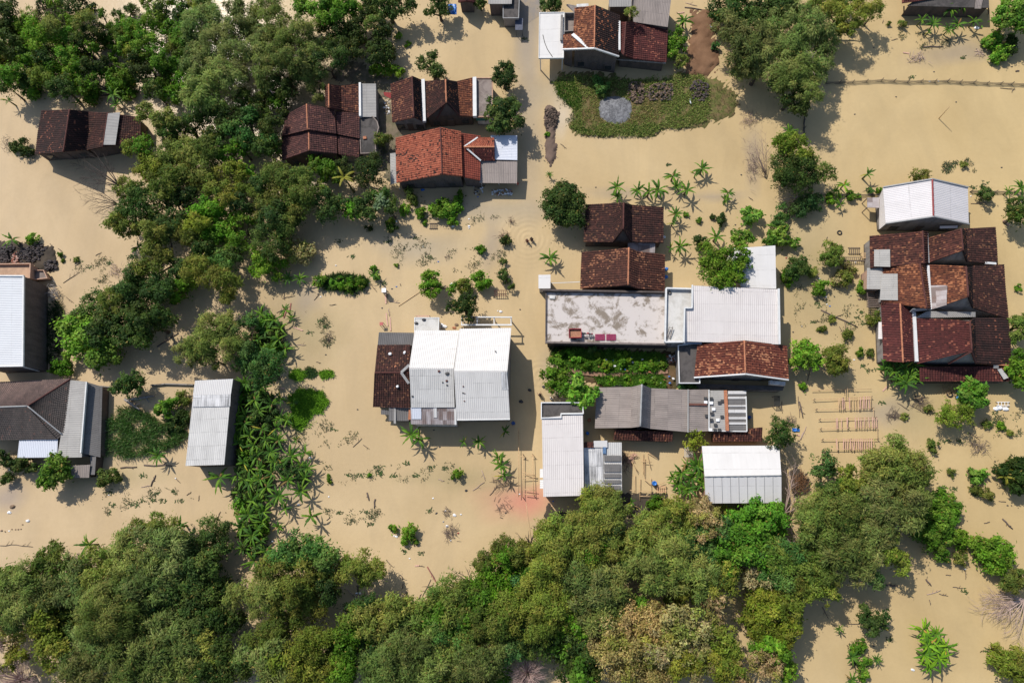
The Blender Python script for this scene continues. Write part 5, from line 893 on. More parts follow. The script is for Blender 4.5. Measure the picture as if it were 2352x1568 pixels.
# ---------------------------------------------------------------- banana plants
def blade(r, ang, L, Wd, up0, droop, col, torn=True, n=9):
    """arched banana leaf with a folded midrib"""
    V = []; C = []; d = np.array([math.cos(ang), math.sin(ang), 0]); s = np.array([-d[1], d[0], 0]); p = np.array([0, 0, 0.]); el = up0
    for i in range(n):
        f = i / (n - 1); wv = Wd * (math.sin(math.pi * min(1, f * 1.02) ** .75) ** .8 * .95 + .03) * (.55 if (torn and i % 2 and r.random() < .55) else 1) if f > .12 else .03
        fold = .32 * wv; tw = r.normal(0, .05)
        V += [p + s * wv + np.array([0, 0, -fold + tw * wv]), p, p - s * wv + np.array([0, 0, -fold - tw * wv])]
        C += [col * r.uniform(.8, 1.1), np.minimum(col * np.array([1.6, 1.75, 1.0]), .4), col * r.uniform(.8, 1.1)]
        step = L / (n - 1); p = p + (d * math.cos(el) + np.array([0, 0, math.sin(el)])) * step; el -= droop / (n - 1)
    F = []
    for i in range(n - 1):
        a = i * 3; F += [(a, a + 1, a + 4, a + 3), (a + 1, a + 2, a + 5, a + 4)]
    return np.array(V), np.array(F), np.array(C)
def banana_crown(seed, nleaf=9, scale=1.0, yellow=.0, upright=0.0):
    r = np.random.default_rng(seed); Vs, Fs, Cs, o = [], [], [], 0; a0 = r.uniform(0, 6.3)
    for i in range(nleaf):
        yl = r.random() < yellow; col = np.array([.30, .23, .035]) if yl else np.array([[.055, .115, .014], [.042, .095, .012], [.085, .15, .018], [.032, .075, .014]][r.integers(0, 4)]) * r.uniform(.85, 1.2)
        if r.random() < .03: col = np.array([.16, .10, .045])
        V, F, C = blade(r, a0 + i * 2.4 + r.normal(0, .25), scale * r.uniform(1.45, 2.2), scale * r.uniform(.13, .21), r.uniform(.35, 1.0) + upright, r.uniform(.9, 1.9), col)
        V[:, 2] += r.uniform(-.15, .1); Vs.append(V); Fs.append(F + o); Cs.append(C); o += len(V)
    return np.concatenate(Vs), np.concatenate(Fs), np.concatenate(Cs)
BP = []
for i in range(7):
    V, F, C = banana_crown(100 + i, [12, 10, 13, 10, 11, 11, 8][i], [1, .95, 1.05, .9, 1, 1, .8][i], [.03, .05, .0, .1, .03, .0, .1][i], [0, .1, -.1, .1, .2, 0, .2][i])
    BP.append((V, F, C))
PROTO = {}
def banana(vx, vy, s=1.0, h=1.7, v=None, yellow=False, label=None):
    lime = (2095 < vx < 2190 and vy > 1430) or (1690 < vx * 1 and 410 < vy < 440 and vx > 1900 and vx < 1945)
    """(vx, vy) is where the heart of the leaf rosette shows in the photo"""
    i = random.randrange(7) if v is None else v; key = (i, round(h, 1), yellow, lime)
    top = W(vx, vy, h * s); root = empty('banana_plant', (top.x, top.y, 0), None, 'banana plant', 'banana plants growing out of the flood')
    rz = random.uniform(0, 6.28)
    if key not in PROTO:
        V, F, C = BP[i]
        if lime: C = C * np.array([1.9, 1.75, 1.1])
        if yellow: C = C * .35 + np.array([.30, .24, .035]) * .65
        OFF[root] = Vector((0, 0, 0)); m = MB(); lean = Vector((.12 * math.sin(i * 2.1), .12 * math.cos(i * 2.1), 0))
        m.tube([Vector((-lean.x, -lean.y, -.5)), Vector((-lean.x * .5, -lean.y * .5, h * .5)), Vector((0, 0, h + .1))], [.16, .13, .07], 8); st = m.build('pseudostem', STEM, root)
        cr = npmesh('leaf_crown', V + np.array([0, 0, h]), F, BLADE, C, parent=root, smooth=True); PROTO[key] = (st, cr)
    else:
        for p in PROTO[key]:
            c = p.copy(); COL.objects.link(c); c.parent = root
    root.rotation_euler = (0, 0, rz); root.scale = (s, s, s)
    if label: root['label'] = label
    else: auto(root, ('yellowed ' if yellow else 'small ' if s < .75 else 'big ' if s > 1.15 else '') + 'banana plant', vx, vy)
    return root
BAN = """565,880 600,893 550,928 592,942 625,928 560,972 603,985 637,982 548,1018 583,1022 622,1038 560,1062 600,1073 575,1108 612,1118 555,1130 592,1152 570,1182 603,1198 580,1228 560,1258 612,1265 585,1288 648,1062 662,1103 640,1138 700,1098 655,1168,.8 640,1010 668,1048 692,1128 625,1085 702,1040,.8 645,960,.8 540,960 575,1000 612,1010 590,1048 545,1090 632,1060 597,1100 560,1100 580,1150 605,1175 555,1210 592,1215 640,1210,.7 565,955 585,918 540,990 575,1075 620,1150,.8 600,1240,.8
600,720 630,735 610,760 640,780 592,780 657,800,.9 620,805 655,712,.8 580,740 645,755 612,735 600,800,.8 668,730,.6 637,820,.8
715,1185 690,1070,.8 660,965,.9 675,925,.9 645,915 680,1010,.7 705,1075,.8 617,1280,.8
260,218 268,240,.9 178,236,.8 20,232,.9 28,550 318,568,.9 365,1045,.9 505,1095,1.3 205,1250,1.2 415,1208,1.1 512,1215,.7 508,1245,.6 945,998,1.1 962,1008 1065,1015,.8 1100,1014,.8 1150,1068 1145,1050,.8 1157,1092,.9 1160,990,.8 1450,1153,.7
1417,430 1418,452,.7 1490,440 1465,437,.8 1512,436 1545,405 1577,437 1553,428,.7 1612,388,.9 1597,400,.8 1672,443,.8 1665,458,.6 1552,492,.9 1545,512,.8 1645,545 1562,566 1540,570,.7 1340,575,.1
1566,1085 1590,1098 1582,1122 1606,1083 1556,1112 1612,1108 1577,1070,.8 1545,1095,.8 1600,1068 1565,1125,.9
1992,400 1938,425,.8 1930,470,.6 1921,438,.6 1811,303,.8 2116,47,.9 2142,57,.8 2182,22 2204,10 2200,57,.9 2236,50,.9 2178,68,.8 2132,75,.6 2344,432,.9 2314,440,.7 1571,48,.9
2044,824,1.2 2075,845,1.2 2055,850,1.1 2080,880,1.1 2033,848,1 2096,838,1 2062,872,1.1 2090,860,1 2052,835,1.1 2105,870,.9
2120,1445 2134,1463 2122,1503 2155,1510 2146,1482 2172,1484,.9 2134,1530,.9 2150,1455,.8 2168,1515,.8 2130,1480 1956,1508,.7 1956,1560,.7 1927,1443,.5 2013,1513,.5 690,640,.9 663,638,.8 735,640,.8 860,630,.7 1257,590,.01 1262,402,.5 645,1250,.6 400,1215,.6 60,1570,.7 1300,870,.01"""
for q in BAN.split():
    p = [float(a) for a in q.split(',')]; s = p[2] if len(p) > 2 else 1.0
    if s > .3: banana(p[0], p[1], s * random.uniform(.85, 1.02))
for i, (a, b) in enumerate(((552, 900), (578, 930), (610, 920), (560, 965), (598, 965), (630, 960), (555, 1005), (590, 1005), (620, 1015), (565, 1045), (600, 1050), (570, 1085), (600, 1095), (565, 1125), (600, 1130), (565, 1165), (592, 1180), (572, 1210), (597, 1215), (572, 1245), (600, 1255), (612, 745), (635, 765), (600, 775), (640, 795), (655, 1075), (690, 1095))):
    tree('D' if i % 3 else 'B', [(a, b, 22, .55)], 'bushes under the banana plants', 1.0, None, True)
banana(790, 408, 1.2, 4.0, 3, True, 'dying yellow banana plant with thin fronds below the stepped brown roof')
banana(1660, 1166, .8, 1.9, 3, True, 'yellowed banana plant in front of the white ridged shed roof')
banana(2307, 1093, .8, 1.8, 3, True, 'yellow-hearted banana plant in the dark bush at the right edge')
banana(1263, 592, .9, 1.5, 2, False, 'single papaya-like leafy plant in the road above the small white canopy')
banana(1012 - 424, 850, .8)
for i, (x, y, rr) in enumerate(((330, 885, 55), (420, 880, 60), (500, 920, 58), (585, 900, 55), (660, 940, 55), (735, 905, 60), (800, 900, 45), (870, 940, 50), (950, 920, 55), (1010, 930, 40), (680, 1040, 38), (780, 1045, 42), (880, 1045, 40), (965, 1050, 38))):
    vx, vy = tv(2, 1, x, y); tree('B', [(vx, vy, rr * .28, .38)], 'creeper mounds of the littered strip', 1.1, None, True, 'creeper_mound')
# reeds, grass, floating weed: nobody could count them
def blades(name, P, hgt, col, label, cat, per=3, spread=.12, wid=.03, seed=0, lean=.5):
    r = np.random.default_rng(seed); n = len(P) * per; B = np.repeat(P, per, 0) + np.concatenate([r.normal(0, spread, (n, 2)), np.zeros((n, 1))], 1)
    a = r.uniform(0, 6.28, n); h = hgt * r.uniform(.5, 1.3, n); tip = B + np.stack([np.cos(a) * h * lean, np.sin(a) * h * lean, h], 1); b = r.uniform(0, 6.28, n); s = np.stack([np.cos(b), np.sin(b), np.zeros(n)], 1) * wid
    mid = B * .45 + tip * .55 + np.array([0, 0, 1]) * (h * .12)[:, None]
    V = np.stack([B - s * .6, mid - s, tip, mid + s], 1).reshape(-1, 3); cb = np.array(col); C = cb[r.integers(0, len(cb), n)] * r.uniform(.7, 1.3, (n, 1))
    o = npmesh(name, V, np.arange(n * 4).reshape(-1, 4), GRASS, np.repeat(C, 4, 0)); return tag(o, label, cat, None, 'stuff')
def scatter(poly, n, z=0.0, r=None, noise=0):
    P = np.array(poly, float); x = r.uniform(P[:, 0].min(), P[:, 0].max(), n * 3); y = r.uniform(P[:, 1].min(), P[:, 1].max(), n * 3); k = inside(poly, x, y); x, y = x[k][:n], y[k][:n]
    if noise:
        k = (np.sin(x * .11 + 1) + np.sin(y * .13 + x * .05) + np.sin(x * .31 + y * .27) * .6 + r.normal(0, .5, len(x))) > noise; x, y = x[k], y[k]
    return np.array([tuple(W(a, b, z)) for a, b in zip(x, y)]), x, y
r9 = np.random.default_rng(5)
GCOL = [(.20, .26, .055), (.27, .27, .085), (.15, .23, .045)]
ISG = tl(2, 0, (285, 560), (340, 515), (700, 525), (800, 550), (1130, 510), (1290, 515), (1340, 600), (1340, 820), (1150, 870), (1000, 870), (990, 905), (900, 925), (640, 925), (470, 910), (390, 860), (450, 800), (400, 720), (340, 650))
P, x, y = scatter(ISG, 7000, .2, r9, -1.3); tx = (x - 1176) / .33754; ty = y / .33754
dry = (tx > 470) & (tx < 1020) & (ty > 660) & (ty < 840); k = (~(np.hypot((tx - 700) / 115, (ty - 745) / 95) < 1)) & (r9.random(len(x)) > dry * .8)
blades('grass', P[k], .22, GCOL, 'rough green grass covering the island', 'grass', 4, .14, .055, 1, 1.2)
kd = dry & ~(np.hypot((tx - 700) / 118, (ty - 745) / 98) < 1); blades('dry_grass', P[kd], .14, [(.26, .21, .07), (.21, .20, .06), (.30, .22, .09)], 'olive-brown trampled grass in the middle of the island', 'grass', 3, .12, .05, 21, 1.2)
G2 = tl(2, 0, (280, 560), (420, 560), (480, 680), (450, 740), (390, 720), (300, 640)); P, x, y = scatter(G2 , 500, .15, r9); blades('bright_grass', P, .28, [(.11, .25, .035), (.08, .20, .03)], 'bright green grass at the left end of the island', 'grass', 5, .15, .05, 2)
P, x, y = scatter(tl(2, 0, (385, 850), (560, 890), (740, 890), (960, 840), (1025, 885), (900, 925), (740, 915), (620, 925), (470, 905)), 420, .12, r9); blades('bright_grass', P, .2, [(.11, .25, .035), (.08, .20, .03)], 'bright green grass along the lower edge of the island', 'grass', 5, .15, .05, 3)
P, x, y = scatter(tl(2, 0, (1330, 560), (1480, 600), (1535, 700), (1500, 780), (1350, 820)), 260, .25, r9); blades('sparse_grass', P, .16, [(.10, .11, .03), (.07, .10, .03)], 'sparse grass on the bare brown right end of the island', 'grass', 3, .1, .035, 4)
RE = tl(0, 1, (740, 1300), (800, 1220), (960, 1240), (1060, 1300), (1200, 1300), (1290, 1180), (1310, 1090), (1290, 1400), (1210, 1480), (1080, 1530), (940, 1560), (760, 1570), (730, 1480))
P, x, y = scatter(RE, 3200, 0, r9, -.75); blades('reed_bed', P, .75, [(.10, .22, .05), (.07, .17, .045), (.14, .25, .07), (.20, .27, .11)], 'bed of green reeds standing in the water between two sheds', 'reeds', 4, .18, .045, 5, .6)
P, x, y = scatter(tl(0, 1, (330, 520), (420, 500), (450, 600), (420, 900), (500, 960), (400, 980), (320, 900)), 700, 0, r9); blades('wall_weeds', P, .5, [(.025, .06, .022), (.035, .075, .03)], 'dark weeds growing along the brick hall wall', 'weeds', 4, .18, .045, 6)
def mat_weed(name, poly, n, h, cols, label, z=.0, seed=0, noise=0, per=4):
    P, x, y = scatter(poly, n, z, r9, noise); 
    if len(P): blades(name, P, h, cols, label, 'weeds', per, .14, .055, seed, 1.3)
LIME = [(.13, .30, .014), (.10, .24, .014), (.17, .34, .02)]
def ell(c, r, x, y, rx, ry, n=18, wob=.18, sd=0):
    q = random.Random(sd + x + y); return [tv(c, r, x + rx * math.cos(6.283 * i / n) * (1 + q.uniform(-wob, wob)), y + ry * math.sin(6.283 * i / n) * (1 + q.uniform(-wob, wob))) for i in range(n)]
mat_weed('weed_mat', ell(1, 1, 360, 1190, 125, 85), 2200, .30, LIME, 'big bright lime-green weed mat right of the banana row', seed=11); mat_weed('weed_mat', ell(1, 1, 300, 1300, 95, 70), 900, .26, LIME, 'lower lobe of the lime-green weed mat by the banana row', seed=12, noise=-.6)
mat_weed('weed_mat', ell(1, 1, 290, 1000, 50, 32), 350, .25, LIME, 'small lime-green weed mat above the big one', seed=13); mat_weed('weed_mat', ell(1, 1, 370, 985, 45, 32), 220, .22, [(.05, .10, .02), (.04, .09, .03)], 'dull green weed fringe beside the small lime mat', seed=14); mat_weed('weed_mat', ell(1, 1, 482, 995, 42, 25), 220, .25, LIME, 'smallest lime-green weed mat, right of the others', seed=15)
mat_weed('weed_band', tl(1, 1, (470, 340), (600, 320), (760, 350), (760, 400), (640, 440), (560, 410), (470, 420)), 900, .45, [(.045, .10, .016), (.035, .08, .016)], 'band of long green grass standing in the water left of the road plots', seed=16, per=5)
HEDGE = [(.07, .17, .014), (.05, .13, .014), (.10, .21, .018)]
mat_weed('green_creepers', tl(2, 1, (285, 870), (420, 840), (560, 860), (700, 850), (800, 865), (1030, 875), (1030, 945), (900, 958), (700, 966), (500, 955), (380, 930), (320, 910)), 3600, .5, HEDGE, 'dense green creepers covering the upper half of the littered strip', .3, 17, per=5)
mat_weed('green_creepers', tl(2, 1, (560, 1022), (700, 1028), (900, 1005), (1020, 1015), (1030, 1085), (800, 1085), (640, 1060)), 1500, .4, HEDGE, 'dense green creepers covering the lower half of the littered strip', .3, 18, per=5)
mat_weed('shaded_creepers', tl(2, 1, (270, 830), (430, 815), (480, 845), (420, 860), (290, 870)), 350, .4, [(.03, .07, .014)], 'dark creepers at the corner of the concrete deck', .2, 19)
for i, (c, r, poly, lab) in enumerate(((1, 1, [(880, 60), (1100, 30), (1240, 150), (1230, 230), (1100, 270), (930, 220), (900, 120)], 'scum of weeds drifting above the big white roof'), (1, 1, [(180, 1380), (480, 1290), (540, 1350), (700, 1400), (750, 1440), (560, 1480), (330, 1500), (200, 1450)], 'drifting weeds below the lime-green mats'), (1, 2, [(450, 60), (620, 130), (900, 80), (1250, 60), (1430, 90), (1430, 200), (1180, 200), (700, 190), (470, 230)], 'row of drifting weeds below the big white roof'), (1, 2, [(460, 380), (880, 390), (900, 430), (700, 480), (540, 480)], 'thin line of drifting weeds in the lower open water'), (0, 2, [(700, 270), (1000, 230), (1260, 250), (1330, 320), (1000, 360), (720, 420)], 'drifting weeds below the low grey lean-to'), (1, 1, [(330, 560), (470, 590), (540, 700), (530, 820), (470, 810), (380, 720)], 'drifting weeds right of the upper banana group'), (3, 1, [(180, 380), (460, 480), (640, 500), (600, 780), (480, 780), (300, 700), (160, 620)], 'drifting weeds left of the maroon complex'), (3, 0, [(1180, 1110), (1360, 1080), (1440, 1160), (1300, 1190), (1200, 1180)], 'drifting weeds in the pond'), (3, 2, [(1350, 100), (1500, 200), (1480, 300), (1380, 290)], 'drifting weeds beside the right edge bush'), (3, 2, [(560, 1260), (680, 1290), (700, 1500), (620, 1530), (540, 1400)], 'drifting weeds around the small lower right plants'), (3, 0, [(880, 200), (1050, 230), (1250, 260), (1230, 330), (1000, 340), (900, 280)], 'drifting weeds below the top right banana plants'), (2, 0, [(290, 590), (400, 650), (450, 820), (400, 860), (320, 760)], 'pale weeds fringing the left end of the island'), (1, 0, [(960, 1340), (1200, 1380), (1500, 1400), (1700, 1500), (1400, 1540), (1000, 1500)], 'drifting weeds below the bright red roof'), (0, 1, [(640, 180), (840, 230), (800, 360), (700, 380), (500, 280)], 'drifting weeds left of the middle grove'), (3, 1, [(1450, 1280), (1720, 1250), (1720, 1420), (1480, 1420)], 'drifting weeds at the right edge below the complex'), (1, 1, [(1300, 150), (1700, 120), (1720, 300), (1500, 330), (1340, 300)], 'drifting weeds between the road and the big-leaved tree'))):
    mat_weed('floating_weed', tl(c, r, *poly), 650, .14, [(.07, .12, .04), (.12, .13, .07), (.15, .13, .09), (.06, .10, .04)], lab, 0, 30 + i, .95 if i not in (0,) else .7, 3)
# ================================================================ THINGS IN AND AROUND THE WATER
def pile(name, label, cat, poly, n, size, mats, h, z0=.2, seed=0, flatn=.6):
    r = random.Random(seed); g = np.random.default_rng(seed); P, x, y = scatter(poly, n, z0, g); c = P.mean(0); R = np.linalg.norm(P[:, :2] - c[:2], axis=1).max(); m = MB()
    for p in P:
        f = 1 - np.linalg.norm(p[:2] - c[:2]) / R; s = size * r.uniform(.6, 1.4); m.lump((p[0], p[1], z0 + h * f * r.uniform(.6, 1)), s, s * r.uniform(.5, .9), s * flatn, r.random(), 6, 4, .3, r.randrange(len(mats)))
    return tag(m.build(name, mats, None, (c[0], c[1], 0)), label, cat)
CLOD = plain('brown_clods', (.12, .085, .065), .95, .5, 9); CLODL = plain('pale_clods', (.22, .15, .10), .95, .4, 9); CLODD = plain('grey_clods', (.085, .07, .068), .95, .4, 9)
pile('husk_pile', 'left and larger part of the brown husk heap on the grassy island', 'pile', tl(2, 0, (790, 560), (880, 550), (910, 600), (890, 700), (830, 712), (785, 650)), 150, .17, [CLOD, CLODL, CLOD], .5, .3, 1)
pile('husk_pile', 'long brown heap on the grassy island, right of the bigger husk heap', 'pile', tl(2, 0, (905, 610), (1000, 560), (1090, 560), (1098, 620), (1090, 685), (950, 690), (900, 670)), 190, .16, [CLOD, CLODL, CLODD], .45, .3, 2)
pile('husk_pile', 'round dark grey heap standing alone on the grassy island', 'pile', tl(2, 0, (1205, 570), (1270, 545), (1340, 575), (1340, 640), (1310, 690), (1230, 690)), 150, .16, [CLODD, CLODD, CLOD], .5, .3, 3)
pile('debris_heap', 'dark heap of wet debris on the narrow roadside bank', 'pile', tl(2, 0, (225, 740), (290, 735), (315, 780), (295, 880), (235, 895), (220, 820)), 170, .15, [plain('wet_debris', (.06, .045, .035), .9, .5, 9), CLOD], .35, .2, 4)
for c, r, poly, n, lab in ((0, 1, [(0, 120), (100, 115), (130, 220), (0, 245)], 130, 'black sand heap by the unfinished room, leftmost'), (0, 1, [(130, 150), (260, 120), (330, 130), (270, 220), (200, 250), (140, 240)], 130, 'black rubble heap by the unfinished room, middle'), (0, 1, [(300, 225), (380, 220), (390, 280), (310, 292)], 60, 'grey gravel mound at the right end of the rubble')):
    pile('rubble_heap', lab, 'pile', tl(c, r, *poly), n, .2, [plain('black_sand', (.045, .04, .04), .95, .4, 6), CLODD], .6, .15, n + int(poly[0][0]))
pile('rubble_heap', 'pinkish broken bricks beside the unfinished room', 'pile', tl(0, 1, (90, 170), (120, 160), (130, 245), (85, 250)), 50, .14, [plain('pink_rubble', (.5, .33, .27), .9, .3, 6), plain('brick_red', (.3, .11, .07), .9, .3, 6)], .3, .3, 77)
AN = NT('ash'); ob_ = AN.coord('Object'); AN.bsdf(AN.mix(AN.ramp(AN.noise(AN.mapv(ob_, (1, 1, 1)), 1.6, 8, .7, 1.5), [(.42, 0.0), (.72, 1.0)]), (.10, .10, .105), (.30, .30, .31)), .95, AN.noise(ob_, 6, 5), .5, .05, spec=.15)
m = MB(); ctr = T(2, 0, 703, 748, .5); rg = [ctr]; E_ = tl(2, 0, (590, 740), (598, 690), (640, 660), (700, 655), (760, 662), (810, 690), (818, 740), (808, 800), (770, 840), (715, 848), (650, 832), (600, 800)); n = len(E_)
for f, zz in ((.35, .5), (.7, .43), (1.0, .2)):
    for i in range(n): p = W(*E_[i], zz); q = ctr.lerp(p, f); q.z = zz; rg.append(q)
m.mesh(rg, [(0, 1 + i, 1 + (i + 1) % n) for i in range(n)] + [(1 + k * n + i, 1 + (k + 1) * n + i, 1 + (k + 1) * n + (i + 1) % n, 1 + k * n + (i + 1) % n) for k in range(2) for i in range(n)], sm=True)
tag(m.build('ash_heap', AN.m, None, ctr.xy.to_3d()), 'round grey ash patch on the grassy island', 'ash heap')
m = MB(); PA = [(385, 965), (480, 985), (620, 1000), (800, 998), (950, 985), (1060, 975)]; pp = [T(2, 1, x, y, .47) for x, y in PA]
for i in range(len(pp) - 1):
    a, b = pp[i], pp[i + 1]; m.face([a - Vector((0, .3, 0)), b - Vector((0, .3, 0)), b + Vector((0, .3, 0)), a + Vector((0, .3, 0))])
tag(m.build('footpath', soil_mat('path_earth', (.40, .24, .16), (.30, .18, .12))), kind='structure')

# ---- fence across the pond
def fence(pts, label, net=True, hgt=.7, name='net_fence', lean=(.15, 0)):
    P = [T(*p[:4], 0) for p in pts]; o = empty(name, P[0], label, 'fence')
    for p in P:
        m = MB(); m.tube([p - Vector((0, 0, .6)), p + Vector((lean[0] * random.uniform(.3, 1.5), .1, hgt * random.uniform(.9, 1.15)))], [.055, .045], 6); m.build('post', WOODD, o)
    m = MB()
    for a, b in zip(P, P[1:]):
        k = 5
        for z_ in (.08, .3, .55): m.tube([a.lerp(b, i / k) + Vector((0, 0, z_ - .12 * math.sin(math.pi * i / k))) for i in range(k + 1)], .035, 4, cap=False)
        for i in range(14): q = a.lerp(b, i / 14); m.beam(q, q + Vector((.05, 0, .52 - .1 * math.sin(math.pi * i / 14))), .02, .02)
    m.build('netting', DARKM, o); return o
fence([(3, 0, x, y) for x, y in ((390, 572), (485, 570), (570, 567), (665, 562), (765, 556), (850, 560), (945, 566), (1035, 562), (1130, 564), (1218, 560), (1303, 568), (1395, 570), (1485, 576), (1575, 578), (1652, 580), (1742, 584))], 'dark net fence on posts crossing the pond at the upper right')
fence([(3, 0, x, y) for x, y in ((248, 772), (242, 830), (240, 880), (244, 925))], 'short dark fence dropping from the upper right grove into the pond')
fence([(3, 0, x, y) for x, y in ((345, 1332), (420, 1335), (500, 1338), (600, 1336), (700, 1332), (760, 1330))], 'low weedy fence left of the red-ridged white roof', name='low_fence', hgt=.6)
fence([(3, 0, x, y) for x, y in ((1370, 1308), (1450, 1310), (1540, 1312), (1640, 1314), (1742, 1318))], 'low fence right of the red-ridged white roof', name='low_fence', hgt=.6)
m = MB()
for a, b in (((690, 1078), (775, 1086)), ((1030, 1072), (1130, 1062)), ((1130, 1062), (1320, 1068))): m.beam(T(0, 1, *a, .15), T(0, 1, *b, .15), .16, .5)
tag(m.build('boundary_wall', PLAST, None, T(0, 1, 1030, 1072)), 'low dark wall running from the hipped house to the long thin white roof', 'wall')

# ---- sticks, logs, poles
STK = {'g': (WOODD, 'dark drifting stick'), 'b': (BAMBOO, 'yellow bamboo pole'), 'p': (TIMBER, 'pale pink plank'), 'w': (PALEBARK, 'pale drifting branch'), 'l': (WOODD, 'dark drifting log'), 'r': (plain('reddish_timber', (.28, .10, .08), .8, .3, 5), 'reddish plank')}
def stick(c, r, x1, y1, x2, y2, k, wd=None, z0=.04, z1=.08):
    a, b = T(c, r, x1, y1, z0), T(c, r, x2, y2, z1); rd = wd or {'g': .045, 'b': .05, 'p': .07, 'w': .045, 'l': .11, 'r': .07}[k]; m = MB(); j = lambda: Vector((random.uniform(-.08, .08), random.uniform(-.08, .08), 0)) * (0 if k in 'bpr' else 1)
    if k in 'pr': m.beam(a, b, rd * 2.2, .05)
    else:
        m.tube([a, a.lerp(b, .35) + j(), a.lerp(b, .7) + j(), b], [rd, rd * .95, rd * .8, rd * .6], 6)
        if k in 'gwl':
            for f in (.4, .65):
                q = a.lerp(b, f); e = (b - a); m.tube([q, q + Vector((-e.y, e.x, 0)) * random.uniform(-.28, .28) + e * .15], [rd * .5, rd * .2], 5)
    o = m.build({'g': 'stick', 'b': 'bamboo_pole', 'p': 'plank', 'w': 'branch', 'l': 'log', 'r': 'plank'}[k], STK[k][0], None, a); tag(o, None, {'g': 'stick', 'b': 'pole', 'p': 'plank', 'w': 'branch', 'l': 'log', 'r': 'plank'}[k], 'sticks and poles adrift in the flood')
    vx, vy = tv(c, r, (x1 + x2) / 2, (y1 + y2) / 2); auto(o, STK[k][1], vx, vy); return o
for c, r, s in ((1, 1, "970,533,1115,435,b 900,495,980,510,w 880,455,884,515,p 892,458,896,515,g 886,580,896,668,p 912,608,916,700,p 903,548,907,600,w 500,525,545,520,g 255,675,318,698,p 270,795,340,795,w 238,512,226,585,r 216,538,188,612,r 190,440,195,490,g 180,482,265,460,g 140,578,215,545,g 395,492,432,448,g 730,1475,770,1503,g 165,1092,195,1092,p 750,445,765,420,g 790,395,822,436,g 410,912,440,918,g 660,1490,720,1430,g 980,380,985,395,g"),
 (1, 2, "1475,258,1555,200,w 1535,120,1560,190,w 1240,182,1282,192,w 1080,770,1110,767,p 1165,775,1225,880,r 1180,800,1222,872,g 1190,862,1130,980,g 1160,920,1205,898,g 980,830,1010,860,g 1002,888,992,925,g 1020,940,1045,1000,l 615,925,710,1005,w 690,900,695,950,l 155,555,225,460,g 755,272,768,325,l 812,315,805,380,l 1110,770,1145,775,g 885,730,935,780,g 1590,290,1640,230,g 1660,440,1680,445,g 1635,350,1670,410,g 480,460,505,440,g 1100,1000,1125,960,g"),
 (3, 1, "360,558,610,675,l 405,62,365,128,g 205,1145,215,1290,g 212,1180,238,1292,l 240,1390,212,1448,w 260,1350,225,1440,w 165,1400,215,1412,p 270,1040,295,950,g 95,1180,98,1260,g 485,670,520,730,g 700,690,722,715,g 940,1180,1090,1150,g 960,1200,1060,1260,g 1000,1160,1085,1240,g 780,1110,815,1075,p 1365,1310,1410,1370,g 880,1190,960,1240,g 1360,1390,1440,1440,g"),
 (0, 1, "430,375,540,300,g 450,470,500,510,g 395,140,422,158,g 510,260,545,235,g 650,190,690,165,g 1070,808,1215,715,l"), (0, 2, "1028,228,1058,152,l 960,235,1030,225,w 820,105,930,98,l 980,85,1170,90,l 1485,440,1500,400,g 1350,328,1355,290,g 1270,290,1300,265,g 1600,1250,1700,1190,g 1200,180,1225,205,g 1560,330,1600,290,g 0,632,110,626,g 110,626,222,640,g"),
 (3, 2, "1595,450,1665,518,l 1235,100,1262,155,l 1075,860,1110,905,l 1258,914,1325,920,g 795,902,885,905,l 545,1165,625,1165,g 370,1050,412,1130,g 1570,330,1620,335,g 1098,1000,1105,1035,g 1615,610,1650,690,g 1470,480,1510,470,g 1080,965,1175,935,w 1210,832,1245,832,g 1340,790,1345,860,g 1165,960,1225,975,g"),
 (3, 0, "1055,322,1190,318,l 1580,600,1680,605,g 1600,1498,1640,1535,p 1380,1385,1530,1378,g 1685,488,1710,483,l 840,275,885,265,g 1420,335,1480,380,w 1405,350,1470,355,w 1660,630,1680,600,g 960,365,920,358,p 780,160,785,135,g"), (2, 0, "1175,52,1300,70,l 1120,92,1172,84,p 1180,20,1260,40,w 255,775,310,790,w 1690,1090,1728,1190,g 330,980,370,1010,g 1610,1340,1640,1365,g 1260,450,1310,450,w"), (2, 1, "1250,600,1250,600.5,g")):
    for q in s.split():
        p = q.split(','); v = list(map(float, p[:4]))
        if math.hypot(v[0] - v[2], v[1] - v[3]) > 5: stick(c, r, *v, p[4])
stick(3, 0, 1162, 808, 1236, 726, 'b', .06, 0, 3.1)['label'] = 'lone tall thin pole standing upright in the open pond'
stick(2, 2, 134, 612, 95, 340, 'b', .05, 2.5, 3.2)['label'] = 'tall thin bamboo pole at the left of the bottom tree belt'
for a in ((850, 1165, 950, 1235), (880, 1165, 1050, 1142)):
    o = stick(0, 1, *a, 'w', .22, .3, .45)
    for mt in range(len(o.data.materials)): o.data.materials[mt] = plain('grey_dead_trunk', (.30, .27, .25), .9, .5, 5)
    o['label'] = 'thick grey fallen trunk under the dark spreading tree, ' + ('lower one' if a[0] == 850 else 'upper one')
